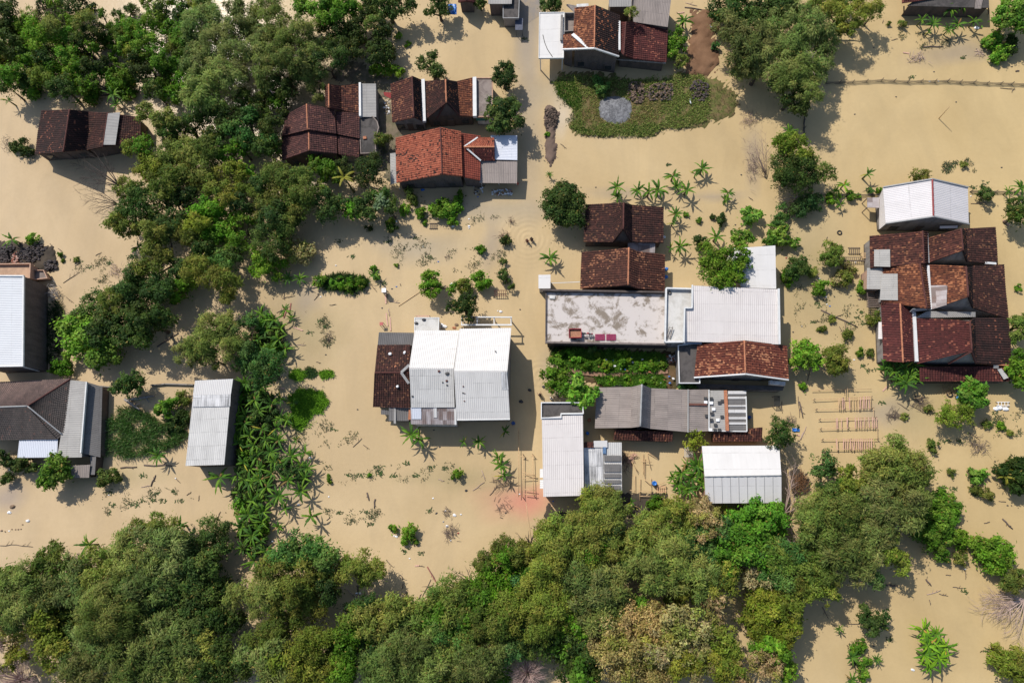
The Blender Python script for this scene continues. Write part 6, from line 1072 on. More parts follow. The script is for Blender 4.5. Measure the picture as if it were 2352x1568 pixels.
# ---- timber racks in the right plot
def rack(label, p1, p2, xs, y0, y1, name='drying_rack'):
    o = empty(name, T(3, 1, (p1[0] + p1[2]) / 2, (p1[1] + p2[1]) / 2), label, 'rack', 'racks of sticks standing in the right plot')
    for p in (p1, p2):
        m = MB(); m.tube([T(3, 1, p[0], p[1], .45), T(3, 1, (p[0] + p[2]) / 2, (p[1] + p[3]) / 2, .42), T(3, 1, p[2], p[3], .45)], .045, 6); m.build('rail', BAMBOO, o)
        for f in (.02, .5, .98): q = T(3, 1, p[0] + (p[2] - p[0]) * f, p[1] + (p[3] - p[1]) * f, 0); m = MB(); m.tube([q - Vector((0, 0, .6)), q + Vector((0, 0, .6))], .05, 6); m.build('post', WOODD, o)
    for x in xs:
        f = (x - p1[0]) / (p1[2] - p1[0]); ya = p1[1] + (p1[3] - p1[1]) * f; f2 = (x - p2[0]) / (p2[2] - p2[0]); yb = p2[1] + (p2[3] - p2[1]) * f2; m = MB(); dx = random.uniform(-6, 8)
        m.beam(T(3, 1, x, ya - 4 + random.uniform(-3, 3), .52), T(3, 1, x + dx, yb + 3 + random.uniform(-3, 4), .52), random.uniform(.06, .10), .04); m.build('slat', (TIMBER, BAMBOO, TIMBER)[int(x) % 3], o)
    return o
rack('uppermost drying rack with a dense bundle of slats at its left', (300, 1168, 705, 1150), (315, 1234, 715, 1226), [478, 487, 496, 506, 516, 552, 562, 580, 598, 616, 630, 648, 656, 672, 686, 700], 0, 0)
rack('middle drying rack, slats in loose pairs', (338, 1302, 735, 1290), (345, 1366, 740, 1356), [464, 470, 500, 536, 542, 594, 604, 614, 632, 656, 664, 684, 710, 722, 738], 0, 0)
rack('lowest drying rack with evenly spread slats', (357, 1438, 750, 1436), (358, 1507, 752, 1503), [464, 472, 515, 527, 545, 560, 575, 590, 603, 615, 632, 645, 660, 674, 690, 704, 718], 0, 0)
stick(3, 1, 297, 1103, 705, 1096, 'b', .045, .4, .4)['label'] = 'long bamboo rail above the drying racks'
for a, l in (((528, 1080, 530, 1160), 'left of the two short poles crossing the top rail of the racks'), ((540, 1080, 543, 1145), 'right of the two short poles crossing the top rail of the racks'), ((718, 1225, 722, 1290), 'short upright pole at the right end between the upper racks'), ((742, 1350, 746, 1436), 'short upright pole at the right end between the lower racks')): stick(3, 1, *a, 'b', .04, .5, .5)['label'] = l
# ---- bamboo frame beside the pink water
o = empty('bamboo_scaffold', T(2, 2, 75, 300), 'ladder-like bamboo frame standing in the road left of the tall narrow white roof', 'frame')
for a, b in (((75, 10), (72, 302)), ((140, 10), (148, 292)), ((45, -170), (46, 300)), ((70, 152), (162, 152)), ((70, 176), (160, 170)), ((85, 250), (165, 258)), ((88, 282), (165, 288)), ((68, 130), (160, 160)), ((60, 25), (95, 30)), ((130, 25), (155, 22))):
    m = MB(); m.tube([T(2, 2, *a, .55), T(2, 2, *b, .6)], .05, 6); m.build('pole', BAMBOO, o)
for x, y in ((72, 300), (148, 290), (75, 12), (140, 12)): q = T(2, 2, x, y, 0); m = MB(); m.tube([q - Vector((0, 0, .6)), q + Vector((0, 0, .8))], .055, 6); m.build('post', BAMBOO, o)
# ---- timber yard between the two white roofs
for i, a in enumerate(((770, 0, 860, 132), (800, -5, 836, 62), (893, 8, 895, 152), (905, 40, 904, 182), (918, 8, 945, 112), (922, 0, 992, 42), (872, 175, 870, 326), (945, 170, 946, 300), (836, 150, 836, 282), (900, 180, 946, 222), (978, 226, 1042, 200), (858, 262, 962, 266), (868, 296, 952, 298), (800, 352, 862, 372), (780, 20, 850, 26), (795, 255, 845, 262), (1010, 310, 1080, 330), (815, 60, 850, 130), (880, 60, 950, 65))): stick(2, 2, *a, 'b', .05, .15 + .02 * i, .2 + .02 * i)
def brush(c, r, x, y, rx, ry, n, mat, label, name='brush_heap', h=.35, L=.8, rad=.025, cat='brush heap'):
    m = MB(); q = random.Random(int(x + y))
    for i in range(n):
        a = T(c, r, x + rx * q.gauss(0, .45), y + ry * q.gauss(0, .45), .05 + h * q.random()); d = q.uniform(0, 6.28); l = L * q.uniform(.5, 1.3); e = a + Vector((math.cos(d) * l, math.sin(d) * l, q.uniform(-.1, .25))); m.tube([a, a.lerp(e, .5) + Vector((0, 0, .05)), e], [rad, rad * .8, rad * .4], 4, cap=False)
    return tag(m.build(name, mat, None, T(c, r, x, y)), label, cat)
brush(2, 2, 770, 60, 25, 70, 60, plain('brown_brush', (.16, .10, .075), .9, .4, 6), 'brown brush heap against the right wall of the patched white lean-to')
brush(2, 2, 815, 40, 30, 40, 30, TIMBER, 'pile of pinkish timber offcuts in the timber yard', 'timber_pile', .3, .7, .04, 'timber pile')
brush(3, 0, 1015, 395, 60, 30, 40, PALEBARK, 'floating heap of pale branches above the pond fence', h=.3, rad=.04)
brush(3, 0, 1445, 365, 30, 25, 18, PALEBARK, 'small heap of branches left of the vine mound', h=.2)
brush(1, 2, 1320, 545, 55, 60, 90, plain('grey_brush', (.20, .15, .12), .9, .4, 6), 'grey twiggy flotsam heap in the lower open water', h=.25, L=.6)
brush(1, 2, 1300, 405, 30, 30, 40, plain('grey_brush', (.20, .15, .12), .9, .4, 6), 'small twiggy flotsam heap above the larger one', h=.2, L=.4)
brush(1, 2, 1670, 210, 60, 50, 50, WOODD, 'dark twigs under the banana plants by the pink water', h=.2, L=.9)
brush(1, 2, 1680, 360, 50, 90, 30, WOODD, 'dark twigs adrift in the pink water', h=.1, L=.6)
brush(3, 1, 1420, 1490, 65, 60, 90, plain('grey_brush', (.20, .15, .12), .9, .4, 6), 'grey round flotsam heap at the right, with a fallen stem', h=.3, L=.7)
brush(3, 1, 850, 1270, 60, 40, 60, WOODD, 'dark flotsam below the big banana clump', h=.15, L=.7); brush(3, 1, 1040, 1190, 60, 50, 60, WOODD, 'dark branches right below the big banana clump', h=.2, L=.9)
brush(3, 1, 150, 1310, 40, 40, 50, plain('grey_brush', (.20, .15, .12), .9, .4, 6), 'tangled twigs left of the drying racks', h=.2, L=.6)
brush(0, 1, 365, 440, 35, 55, 70, plain('grey_dead_trunk', (.30, .27, .25)), 'grey stack of firewood by the brick hall corner', 'firewood_stack', .8, .8, .04, 'firewood')
brush(0, 1, 790, 300, 55, 60, 60, PALEBARK, 'pale submerged twigs left of the middle grove', h=.1, L=.6); brush(1, 1, 500, 740, 25, 60, 40, WOODD, 'dark twigs by the drifting weeds right of the bananas', h=.15, L=.5)
brush(1, 1, 1690, 60, 40, 50, 60, plain('brown_brush', (.16, .10, .075)), 'brown brush heap in the road plot', h=.3, L=.5); brush(1, 0, 1735, 1500, 25, 25, 40, plain('brown_brush', (.16, .10, .075)), 'brown twig heap below the grey porch by the road', h=.4, L=.4)
brush(1, 1, 1300, 195, 22, 22, 20, WOODD, 'small dark clump of flotsam left of the road plot bush', h=.2, L=.3); brush(3, 1, 1240, 1095, 75, 14, 25, BAMBOO, 'bamboo sticks floating under the maroon complex porch', h=.1, L=1.2)
brush(3, 2, 215, 200, 55, 70, 110, plain('orange_brown_brush', (.22, .11, .05), .9, .4, 6), 'rusty brown dry brush right of the white ridged shed roof', h=.5, L=1.0)
brush(0, 0, 50, 980, 40, 60, 40, WOODD, 'dark dead twigs at the left edge', h=.5, L=.9); brush(2, 0, 1610, 820, 70, 60, 90, plain('pinkish_twigs', (.24, .17, .15), .9, .3, 6), 'flooded pinkish shrub twigs right below the island', 'flooded_shrub', .25, .7, .022, 'shrub')
brush(2, 0, 1640, 1130, 45, 110, 100, plain('pinkish_twigs', (.24, .17, .15)), 'flooded grey twigs along the plot edge', 'flooded_shrub', .25, .7, .022, 'shrub')
# ---- leafless trees
def bare(c, r, base, tips, zb, zt, rad, mat, label, seed, nsub=7, name='bare_tree', spread=.45):
    q = random.Random(seed); o = empty(name, T(c, r, base[0], base[1], 0), label, 'bare tree'); b = T(c, r, base[0], base[1], zb); m = MB()
    m.tube([Vector((b.x, b.y, -.5)), b], [rad * 1.3, rad], 6); m.build('trunk', mat, o); m = MB()
    for tx, ty in tips:
        e = T(c, r, tx, ty, zt * q.uniform(.8, 1.15)); md = b.lerp(e, .5) + Vector((q.uniform(-.25, .25), q.uniform(-.25, .25), .15)); m.tube([b, b.lerp(md, .5), md, e], [rad * .8, rad * .6, rad * .4, rad * .08], 5)
        L = (e - b).length
        for i in range(nsub):
            f = q.uniform(.25, .95); s = b.lerp(md, f * 2) if f < .5 else md.lerp(e, f * 2 - 1); d = (e - b).normalized(); a = q.choice((-1, 1)) * q.uniform(.3, .95); d = Vector((d.x * math.cos(a) - d.y * math.sin(a), d.x * math.sin(a) + d.y * math.cos(a), q.uniform(-.1, .35))); l = L * spread * q.uniform(.4, 1) * (1.1 - f * .6)
            t = s + d * l; m.tube([s, s.lerp(t, .5) + Vector((q.uniform(-.06, .06), q.uniform(-.06, .06), 0)), t], [rad * .28 * (1.2 - f), rad * .18, rad * .05], 4, cap=False)
            for k in range(3):
                u = s.lerp(t, q.uniform(.3, .9)); m.tube([u, u + Vector((d.x + q.uniform(-.7, .7), d.y + q.uniform(-.7, .7), q.uniform(-.1, .3))) * l * .4], [rad * .1, rad * .04], 3, cap=False)
    m.build('branches', mat, o); return o
bare(0, 0, (812, 1265), [(480, 1100), (560, 1200), (520, 1250), (600, 1120), (700, 1040), (500, 1040), (640, 1030)], 2.2, 3.6, .12, DARKBARK, 'leafless dark tree fanning left over the lower edge of the maroon house', 1, 9)
bare(0, 0, (800, 1388), [(520, 1310), (560, 1280), (600, 1420), (640, 1460), (540, 1360), (620, 1260)], 1.6, 2.6, .09, DARKBARK, 'leafless dark tree fanning left below the first bare tree', 2, 8)
bare(1, 2, (1478, 897), [(1310, 785), (1340, 800), (1422, 770), (1450, 790), (1385, 830)], 2.6, 3.6, .11, DARKBARK, 'black bare branches rising from the left part of the bottom belt', 3, 3, spread=.25)
bare(2, 2, (122, 632), [(30, 540), (112, 530), (156, 490), (90, 560), (140, 560)], 2.4, 3.8, .13, DARKBARK, 'black bare trunk by the thin bamboo pole, bottom belt', 4, 4, spread=.3)
bare(3, 2, (112, 412), [(150, 95), (190, 60), (140, 640), (185, 610), (60, 500), (225, 345), (190, 300), (120, 560), (215, 600), (160, 180)], 1.6, 3.2, .10, PALEBARK, 'pale pinkish bare tree right of the white ridged shed roof', 5, 10)
bare(3, 2, (1748, 1000), [(1390, 1040), (1430, 960), (1480, 1110), (1520, 1160), (1400, 1080), (1600, 1190), (1698, 1270), (1560, 960), (1450, 1000), (1500, 1050), (1640, 1230), (1540, 1100)], .8, .9, .10, PALEBARK, 'fallen dry branches fanning in from the right edge', 6, 12)
bare(3, 0, (300, 420), [(235, 400), (260, 350), (330, 350), (340, 440), (305, 490), (250, 430), (290, 345)], 5.2, 5.8, .09, PALEBARK, 'grey bare top poking through the upper right grove', 7, 6)
bare(3, 0, (190, 1345), [(280, 1270), (110, 1340), (250, 1330), (130, 1300), (240, 1290), (60, 1360)], 1.4, 1.9, .07, PALEBARK, 'grey leafless shrub at the foot of the pond corner clump', 8, 8)
bare(2, 0, (1726, 1190), [(1660, 1020), (1600, 950), (1640, 920), (1700, 940), (1720, 900), (1580, 990), (1690, 880)], .6, 2.6, .06, plain('pinkish_twigs', (.24, .17, .15)), 'thin leaning pinkish sapling without leaves in the plot', 9, 9)
bare(0, 1, (1560, 660), [(1555, 560), (1590, 600), (1530, 620), (1600, 640), (1545, 590)], 3.6, 4.4, .05, PALEBARK, 'small grey dead treetop in the lower middle grove', 10, 6)
bare(1, 0, (285, 385), [(240, 400), (300, 370), (262, 370), (310, 395)], 6.2, 6.5, .05, PALEBARK, 'small pale dead twig in the upper left wood, right one', 11, 4); bare(1, 0, (100, 620), [(60, 598), (140, 630), (120, 600)], 5, 5.4, .05, PALEBARK, 'small pale dead twig in the upper left wood, lower one', 12, 4)
bare(0, 0, (250, 140), [(180, 40), (330, 60), (280, 20), (390, 30), (450, 40), (200, 90)], 3.2, 4.6, .08, BARK, 'bare-stemmed tree with visible trunk at the top left, left one', 13, 8); bare(0, 0, (455, 195), [(340, 60), (300, 30), (400, 60), (370, 110)], 2.2, 4.4, .10, BARK, 'bare-stemmed tree with visible trunk at the top left, right one', 14, 6)
def twigs(c, r, x, y, R, n, mat, label, z0=1.2):
    q = random.Random(int(x)); o = empty('dry_twig_shrub', T(c, r, x, y, 0), label, 'dry shrub'); b = T(c, r, x, y, 0); RR = R * TU; m = MB()
    for i in range(n):
        d = Vector((q.gauss(0, 1), q.gauss(0, 1), q.uniform(.2, 1.2))).normalized(); e = b + Vector((d.x * RR, d.y * RR, z0 + d.z * RR * .6)) * q.uniform(.8, 1.1); e.z = z0 + d.z * RR * .7
        s = b + Vector((d.x * RR * .15, d.y * RR * .15, z0 * .8)); m.tube([s, s.lerp(e, .5) + Vector((q.uniform(-.2, .2), q.uniform(-.2, .2), .15)), e], [.045, .03, .012], 4, cap=False)
        for k in range(4): u = s.lerp(e, q.uniform(.4, .95)); m.tube([u, u + (d + Vector((q.uniform(-.8, .8), q.uniform(-.8, .8), q.uniform(-.3, .3)))) * RR * .25], [.02, .008], 3, cap=False)
    m.build('twigs', mat, o); m = MB(); m.tube([b - Vector((0, 0, .5)), b + Vector((0, 0, z0))], [.2, .12], 6); m.build('trunk', BARK, o)
PKT = plain('pink_dry_twigs', (.42, .30, .27), .9, .3, 6)
twigs(0, 2, 240, 1520, 150, 170, PKT, 'large pinkish dry twig shrub in the bottom left corner', 3.2); twigs(2, 2, 110, 1480, 115, 130, PKT, 'pinkish dry twig shrub at the bottom edge below the dark tree', 2.6); twigs(0, 2, 120, 1270, 70, 60, PKT, 'small pale dry twigs in the lower left wood', 3.6)
# ---- litter
def blob(c, r, x, y, s, k, z0=.03, lab=None):
    M = {'w': (WHITEP, 'white', 'plastic_bag'), 'b': (BLUE, 'blue', 'plastic_piece'), 'd': (DARKM, 'dark', 'floating_scrap'), 'g': (GREYM, 'grey', 'floating_scrap'), 'r': (REDP, 'red', 'plastic_piece'), 's': (CLODL, 'brown', 'stone'), 'o': (RIDGE_O, 'orange', 'plastic_piece')}[k]
    p = T(c, r, x, y, z0); m = MB(); m.lump(p, s, s * .7, s * .45, x + y, 7, 5, .3); o = m.build(M[2], M[0], None, p); tag(o, None, M[2].replace('_', ' '), 'litter and stones around the village'); auto(o, M[1] + ' ' + M[2].replace('_', ' '), *tv(c, r, x, y))
    if lab: o['label'] = lab; AUTO.pop()
for c, r, s in ((1, 1, "770,375,w 440,468,w 1137,127,g 955,400,b 925,415,d 1335,385,w,.3 1700,360,w 1240,230,b 543,255,w 370,1560,w 858,545,d 475,862,d 690,1235,d 1210,1375,d 1100,1360,w 1450,3,w 1250,1490,d 1365,580,d 1665,570,w,.25 1645,565,w 1020,840,w 1280,672,w,.45 1265,660,w,.3 1350,680,o,.3 1365,660,s,.3"), (1, 2, "290,352,w,.22 370,35,w,.22 110,604,w,.2 1350,425,w,.28 1300,500,w,.22 955,570,w,.22 940,566,w 1205,310,w 1230,410,d 1275,470,g 1325,598,w 1376,548,r 685,958,w,.2 706,957,w,.2 1430,258,d,.2 1290,395,w 1225,415,d 1045,720,w 395,315,g 1700,410,d 1040,492,r 495,300,w 1395,420,w"),
 (0, 2, "62,408,w,.3 188,463,w,.3 84,368,s,.42 153,490,s 10,530,s,.2 35,537,s 62,532,w 80,522,s 105,523,s 125,522,s 143,520,s 65,118,w 740,288,w 1195,175,w 1640,25,w 1660,650,w 820,1100,w"), (1, 0, "950,1508,w,.22 1340,1540,w,.22 1450,1540,w,.22 1135,1292,b,.3 978,1283,w 890,735,w,.2 885,760,b 900,780,g 880,700,w 1450,1490,w 1510,1340,b 900,640,o 1010,620,w 780,540,w"), (3, 1, "200,228,b,.3 315,450,w 420,532,b 400,520,w 595,235,w 620,485,s,.25 585,897,w 1570,1225,w,.5 1550,1232,w,.4 1615,1230,w,.45 395,470,w 350,345,w 595,272,o 170,708,d 230,670,g 125,205,r 1440,640,w"), (3, 0, "1685,325,w,.35 1420,192,w,.4 590,778,d 872,660,d 1280,695,d 720,325,d 1130,490,d 1520,445,d 1660,455,d 300,530,d 1100,555,w 1160,552,w 1380,1335,w 1590,1140,d 1420,335,d"), (2, 0, "1355,195,d 1560,1190,d 1060,1110,s 570,1275,d 1520,1530,d 985,595,d"), (3, 2, "1340,792,w 985,1475,w,.25 1345,720,d 720,1315,d 1640,770,d 1630,360,d"), (2, 1, "1030,62,w,.35 1045,280,b,.4 1045,335,b,.4 985,120,b,.4 55,555,d 60,1180,d,.35 120,1102,d,.3 217,1080,d,.3 90,1570,d"), (2, 2, "310,495,w,.25 280,330,b 750,470,d 870,410,w 735,320,b 50,282,w")):
    for q in s.split():
        p = q.split(','); blob(c, r, float(p[0]), float(p[1]), float(p[3]) if len(p) > 3 else .13, p[2])
q = random.Random(3); LP = [(x, y) for x, y in ((530, 905), (585, 930), (590, 945), (612, 935), (640, 900), (742, 960), (770, 962), (785, 972), (810, 885), (820, 915), (850, 930), (888, 895), (940, 900), (985, 885), (1000, 905), (760, 905), (690, 900), (700, 940), (930, 1050), (990, 1045), (1010, 1055), (960, 1020), (985, 1018), (1070, 1010), (1075, 1055), (1098, 1025), (1130, 1070), (935, 980), (1035, 1035))]
for x, y in LP: blob(2, 1, x, y, q.uniform(.12, .24), q.choice('wwwwob'), .75 if y < 990 and x < 1030 else .55)
pile('rubbish_heap', 'heap of pale rubbish at the right end of the littered strip', 'rubbish heap', tl(2, 1, (1035, 870), (1110, 860), (1115, 910), (1045, 920)), 60, .13, [WHITEP, CLODL, GREYM, RIDGE_O], .3, .4, 31)
pile('rubbish_heap', 'colourful rubbish floating under the grey porch by the road, right heap', 'rubbish heap', tl(1, 0, (1605, 1290), (1740, 1290), (1745, 1330), (1610, 1335)), 80, .14, [WHITEP, GREYM, WHITEP, RIDGE_O, CLODL, WHITEP], .25, .05, 32)
pile('rubbish_heap', 'scattered rubbish floating below the bright red roof, left heap', 'rubbish heap', tl(1, 0, (1465, 1260), (1560, 1250), (1540, 1320), (1480, 1335)), 30, .13, [WHITEP, DARKM, GREYM, CLODL], .1, .05, 33)
pile('rubbish_heap', 'rubbish on the alley between the brown and three-gable houses', 'rubbish heap', tl(1, 0, (865, 690), (910, 690), (912, 780), (870, 775)), 36, .13, [WHITEP, GREYM, CLODL, WHITEP], .2, .2, 34)
pile('rubbish_heap', 'rubbish on the deck corner of the stained concrete roof', 'rubbish heap', tl(2, 1, (245, 725), (310, 722), (310, 768), (250, 772)), 40, .09, [DARKM, GREYM, WHITEP, BLUE], .1, 2.75, 35)
# tarpaulins and such
def cloth(name, label, c, r, x0, y0, x1, y1, z0, mat, seed, amp=.12):
    g = np.random.default_rng(seed); n = 9; V = []; 
    for j in range(n):
        for i in range(n): V.append(T(c, r, x0 + (x1 - x0) * i / (n - 1) + g.normal(0, 1.5), y0 + (y1 - y0) * j / (n - 1) + g.normal(0, 1.5), z0 + amp * g.normal()))
    m = MB(); lo = [v - Vector((0, 0, .05)) for v in V]; F = [(j * n + i, (j + 1) * n + i, (j + 1) * n + i + 1, j * n + i + 1) for j in range(n - 1) for i in range(n - 1)]; m.mesh(V, F, sm=True); m.mesh(lo, [f[::-1] for f in F]); return tag(m.build(name, mat, None, T(c, r, (x0 + x1) / 2, (y0 + y1) / 2)), label, 'tarpaulin')
cloth('tarpaulin', 'bright blue tarpaulin by the small red house, top edge', 1, 0, 1302, 28, 1366, 100, 1.6, BLUE, 1); cloth('tarpaulin', 'small blue tarpaulin next to the bright round tree', 3, 1, 1285, 1105, 1318, 1158, .3, plain('light_blue_tarp', (.08, .25, .55), .5), 2); cloth('tarpaulin', 'crumpled blue sheet left of the drying racks', 3, 1, 165, 1362, 215, 1385, .15, BLUE, 3, .06)
def barrel(c, r, x, y, z0, s, mat, label, name='barrel'):
    p = T(c, r, x, y, z0); m = MB(); m.lathe(p, [(.0, 0), (.26 * s, .0), (.3 * s, .2 * s), (.3 * s, .6 * s), (.26 * s, .8 * s), (.22 * s, .82 * s), (.2 * s, .78 * s), (0, .78 * s)], 14); return tag(m.build(name, mat, None, p), label, 'barrel')
barrel(2, 2, 965, 210, .0, 1.1, BLUE, 'blue barrel in the timber yard'); barrel(2, 1, 513, 1398, .0, .8, BLUE, 'blue barrel in the yard below the ridged grey roof corner'); barrel(2, 1, 1610, 1290, 0, .8, plain('deep_blue', (.03, .08, .25), .4), 'dark blue barrel right of the striped roof end'); barrel(2, 1, 10, 1330, 0, .9, plain('deep_blue', (.03, .08, .25), .4), 'dark blue barrel at the lower right corner of the big white roof')
barrel(2, 1, 525, 1308, .1, .8, RIDGE_O, 'orange tub in the yard left of the ridged grey roof', 'tub'); barrel(2, 0, 38, 1253, .1, .6, plain('coral_red', (.6, .12, .08), .5), 'red tub at the grey porch corner by the road', 'tub')
def tyre(c, r, x, y, z0, R, label):
    p = T(c, r, x, y, z0); m = MB(); n = 20; m.tube([p + Vector((R * math.cos(2 * math.pi * i / n), R * math.sin(2 * math.pi * i / n), 0)) for i in range(n + 1)], R * .33, 8, cap=False); return tag(m.build('tyre', BLACKP, None, p), label, 'tyre')
tyre(3, 1, 487, 33, .05, .28, 'old tyre floating in open water left of the maroon complex'); tyre(2, 1, 1072, 440, 4.05, .2, 'small black tyre lying on the terrace corner'); tyre(3, 1, 1238, 1132, .05, .33, 'dark round hoop floating below the maroon complex porch')
# ladder on the terrace
o = empty('ladder', T(2, 1, 1075, 712, 3.9), 'dark ladder lying on the white-walled terrace', 'ladder')
for dx in (0, 24): m = MB(); m.beam(T(2, 1, 1052 + dx, 755, 4.05), T(2, 1, 1070 + dx, 672, 4.35), .07, .06); m.build('rail', WOODD, o)
for i in range(6): f = (i + .5) / 6; m = MB(); m.beam(T(2, 1, 1052 + 18 * f, 755 - 83 * f, 4.05 + .3 * f), T(2, 1, 1076 + 18 * f, 755 - 83 * f, 4.05 + .3 * f), .05, .04); m.build('rung', WOODD, o)
# red slatted racks on the deck
for x0, lab in ((566, 'left of the two crimson slatted panels drying on the concrete deck'), (642, 'right of the two crimson slatted panels drying on the concrete deck')):
    o = empty('drying_tray', T(2, 1, x0 + 32, 742, 3.0), lab, 'panel', 'crimson panels on the deck'); CR = plain('crimson', (.30, .03, .09), .6, .25, 6)
    for yy in (724, 742, 762): m = MB(); m.beam(T(2, 1, x0, yy, 3.08), T(2, 1, x0 + 64, yy, 3.08), .06, .05); m.build('crossbar', CR, o)
    for i in range(9): m = MB(); m.beam(T(2, 1, x0 + 2 + i * 7.5, 722, 3.13), T(2, 1, x0 + 2 + i * 7.5, 764, 3.13), .1, .03); m.build('slat', CR, o)
# cargo tricycle on the deck
o = empty('cargo_tricycle', T(2, 1, 440, 715, 3.0), 'red motor tricycle with an open cargo bed on the concrete deck', 'tricycle'); D_ = 3.0
m = MB(); a = T(2, 1, 388, 687, D_ + .75); b = T(2, 1, 472, 745, D_ + .75); cx, cy = (a.x + b.x) / 2, (a.y + b.y) / 2; wx, wy = abs(b.x - a.x), abs(b.y - a.y)
m.box((cx, cy + wy / 2, D_ + .6), (wx, .07, .4)); m.box((cx, cy - wy / 2, D_ + .6), (wx, .07, .4)); m.box((cx - wx / 2, cy, D_ + .597), (.07, wy - .08, .4)); m.box((cx + wx / 2, cy, D_ + .597), (.07, wy - .08, .4)); bed = m.build('cargo_bed', REDP, o)
m = MB(); m.box((cx, cy, D_ + .44), (wx - .06, wy - .06, .06)); m.build('bed_floor', plain('rusty_floor', (.35, .17, .10), .8), bed)
def wheel(p, R, par, yaw=0):
    m = MB(); n = 16; ax = Vector((math.cos(yaw), math.sin(yaw), 0)); m.tube([Vector(p) + ax * R * math.cos(2 * math.pi * i / n) + Vector((0, 0, R * math.sin(2 * math.pi * i / n))) for i in range(n + 1)], R * .17, 6, cap=False); w_ = m.build('wheel', BLACKP, par)
    m = MB(); s = Vector((-ax.y, ax.x, 0)) * .03; m.tube([Vector(p) - s, Vector(p) + s], R * .3, 8)
    for i in range(6): m.beam(Vector(p), Vector(p) + ax * R * math.cos(i * 1.047) + Vector((0, 0, R * math.sin(i * 1.047))), .02, .02)
    m.build('rim', GREYM, w_)
for s in (-1, 1): wheel((cx - .2, cy + s * (wy / 2 + .12), D_ + .28), .28, o)
fx = T(2, 1, 535, 728, D_).x; wheel((fx, cy - .05, D_ + .28), .28, o)
m = MB(); m.tube([Vector((cx + wx / 2, cy - .05, D_ + .4)), Vector((fx - .5, cy - .05, D_ + .35)), Vector((fx - .15, cy - .05, D_ + .8)), Vector((fx, cy - .05, D_ + .28))], .045, 6); m.build('frame', DARKM, o)
m = MB(); m.lump((cx + wx / 2 + .35, cy - .05, D_ + .72), .32, .14, .08, 1, 8, 6, .05); m.build('seat', BLACKP, o); m = MB(); m.lump((fx - .42, cy - .05, D_ + .75), .2, .13, .12, 2, 8, 6, .05); m.build('fuel_tank', REDP, o)
m = MB(); m.tube([Vector((fx - .2, cy + .32, D_ + .95)), Vector((fx - .1, cy - .05, D_ + .9)), Vector((fx - .2, cy - .42, D_ + .95))], .025, 6); m.build('handlebar', DARKM, o); m = MB(); m.lump((fx - .02, cy - .05, D_ + .78), .08, .09, .09, 3, 8, 6, .02); m.build('headlight', WHITEP, o); m = MB(); m.box((fx, cy - .05, D_ + .6), (.45, .14, .03)); m.build('mudguard', REDP, o)
# bicycle leaning on the grey roof
o = empty('bicycle', T(2, 1, 718, 1078, .45), 'dark bicycle standing against the upper edge of the ridged grey roof', 'bicycle'); p1, p2 = T(2, 1, 700, 1078, .8), T(2, 1, 738, 1076, .8); yw = math.atan2(p2.y - p1.y, p2.x - p1.x)
for p in (p1, p2): wheel((p.x, p.y, .8), .33, o, yw)
m = MB(); mid = (p1 + p2) / 2; st, hd = p1.lerp(p2, .35) + Vector((0, 0, .45)), p1.lerp(p2, .85) + Vector((0, 0, .45))
for a, b in ((p1, mid), (mid, st), (st, hd), (mid, hd), (p1, st), (hd, p2)): m.tube([a, b], .022, 5)
m.build('frame', DARKM, o); m = MB(); m.lump(st + Vector((0, 0, .1)), .13, .08, .04, 1, 8, 5, .05); m.build('saddle', BLACKP, o); m = MB(); pv = Vector((-math.sin(yw), math.cos(yw), 0)) * .25; m.tube([hd - pv + Vector((0, 0, .12)), hd + Vector((0, 0, .1)), hd + pv + Vector((0, 0, .12))], .02, 5); m.build('handlebar', DARKM, o)
# outhouse on stilts, plank stall, frames
o = empty('stilt_outhouse', T(1, 1, 870, 440), 'tiny white-topped outhouse on stilts at the end of planks', 'outhouse'); p = T(1, 1, 870, 424, 1.5); m = MB(); m.box((p.x, p.y, 1.5), (.62, .62, .07)); m.build('roof', WHITEP, o); m = MB(); m.box((p.x, p.y - .02, .9), (.5, .5, 1.1)); m.build('wall', GREYM, o)
for sx in (-1, 1):
    for sy in (-1, 1): m = MB(); m.beam((p.x + .24 * sx, p.y + .24 * sy, -.5), (p.x + .24 * sx, p.y + .24 * sy, .36), .07, .07); m.build('stilt', WOODD, o)
o = empty('plank_stall', T(1, 1, 860, 670), 'small red-topped stand by the planks left of the big white roof', 'stand'); p = T(1, 1, 853, 652, .9); m = MB(); m.box((p.x, p.y, .9), (.5, .45, .06)); m.build('top', plain('faded_red', (.45, .12, .11), .7), o); m = MB()
for sx in (-1, 1):
    for sy in (-1, 1): m.beam((p.x + .2 * sx, p.y + .18 * sy, -.5), (p.x + .2 * sx, p.y + .18 * sy, .87), .05, .05)
m.build('legs', WOODD, o)
def platform(c, r, x0, y0, x1, y1, z0, n, mat, name, label, along=True):
    o = empty(name, T(c, r, (x0 + x1) / 2, (y0 + y1) / 2), label, name.replace('_', ' ').split()[-1]); 
    for y in (y0, y1): m = MB(); m.beam(T(c, r, x0, y, z0), T(c, r, x1, y, z0), .07, .07); m.build('rail', mat, o)
    for i in range(n): x = x0 + (x1 - x0) * (i + .5) / n; m = MB(); m.beam(T(c, r, x, y0 - 2, z0 + .06), T(c, r, x, y1 + 2, z0 + .06), .07, .035); m.build('slat', mat, o)
    for x, y in ((x0, y0), (x1, y0), (x0, y1), (x1, y1)): q = T(c, r, x, y, z0); m = MB(); m.beam((q.x, q.y, -.5), (q.x, q.y, z0 - .03), .07, .07); m.build('post', WOODD, o)
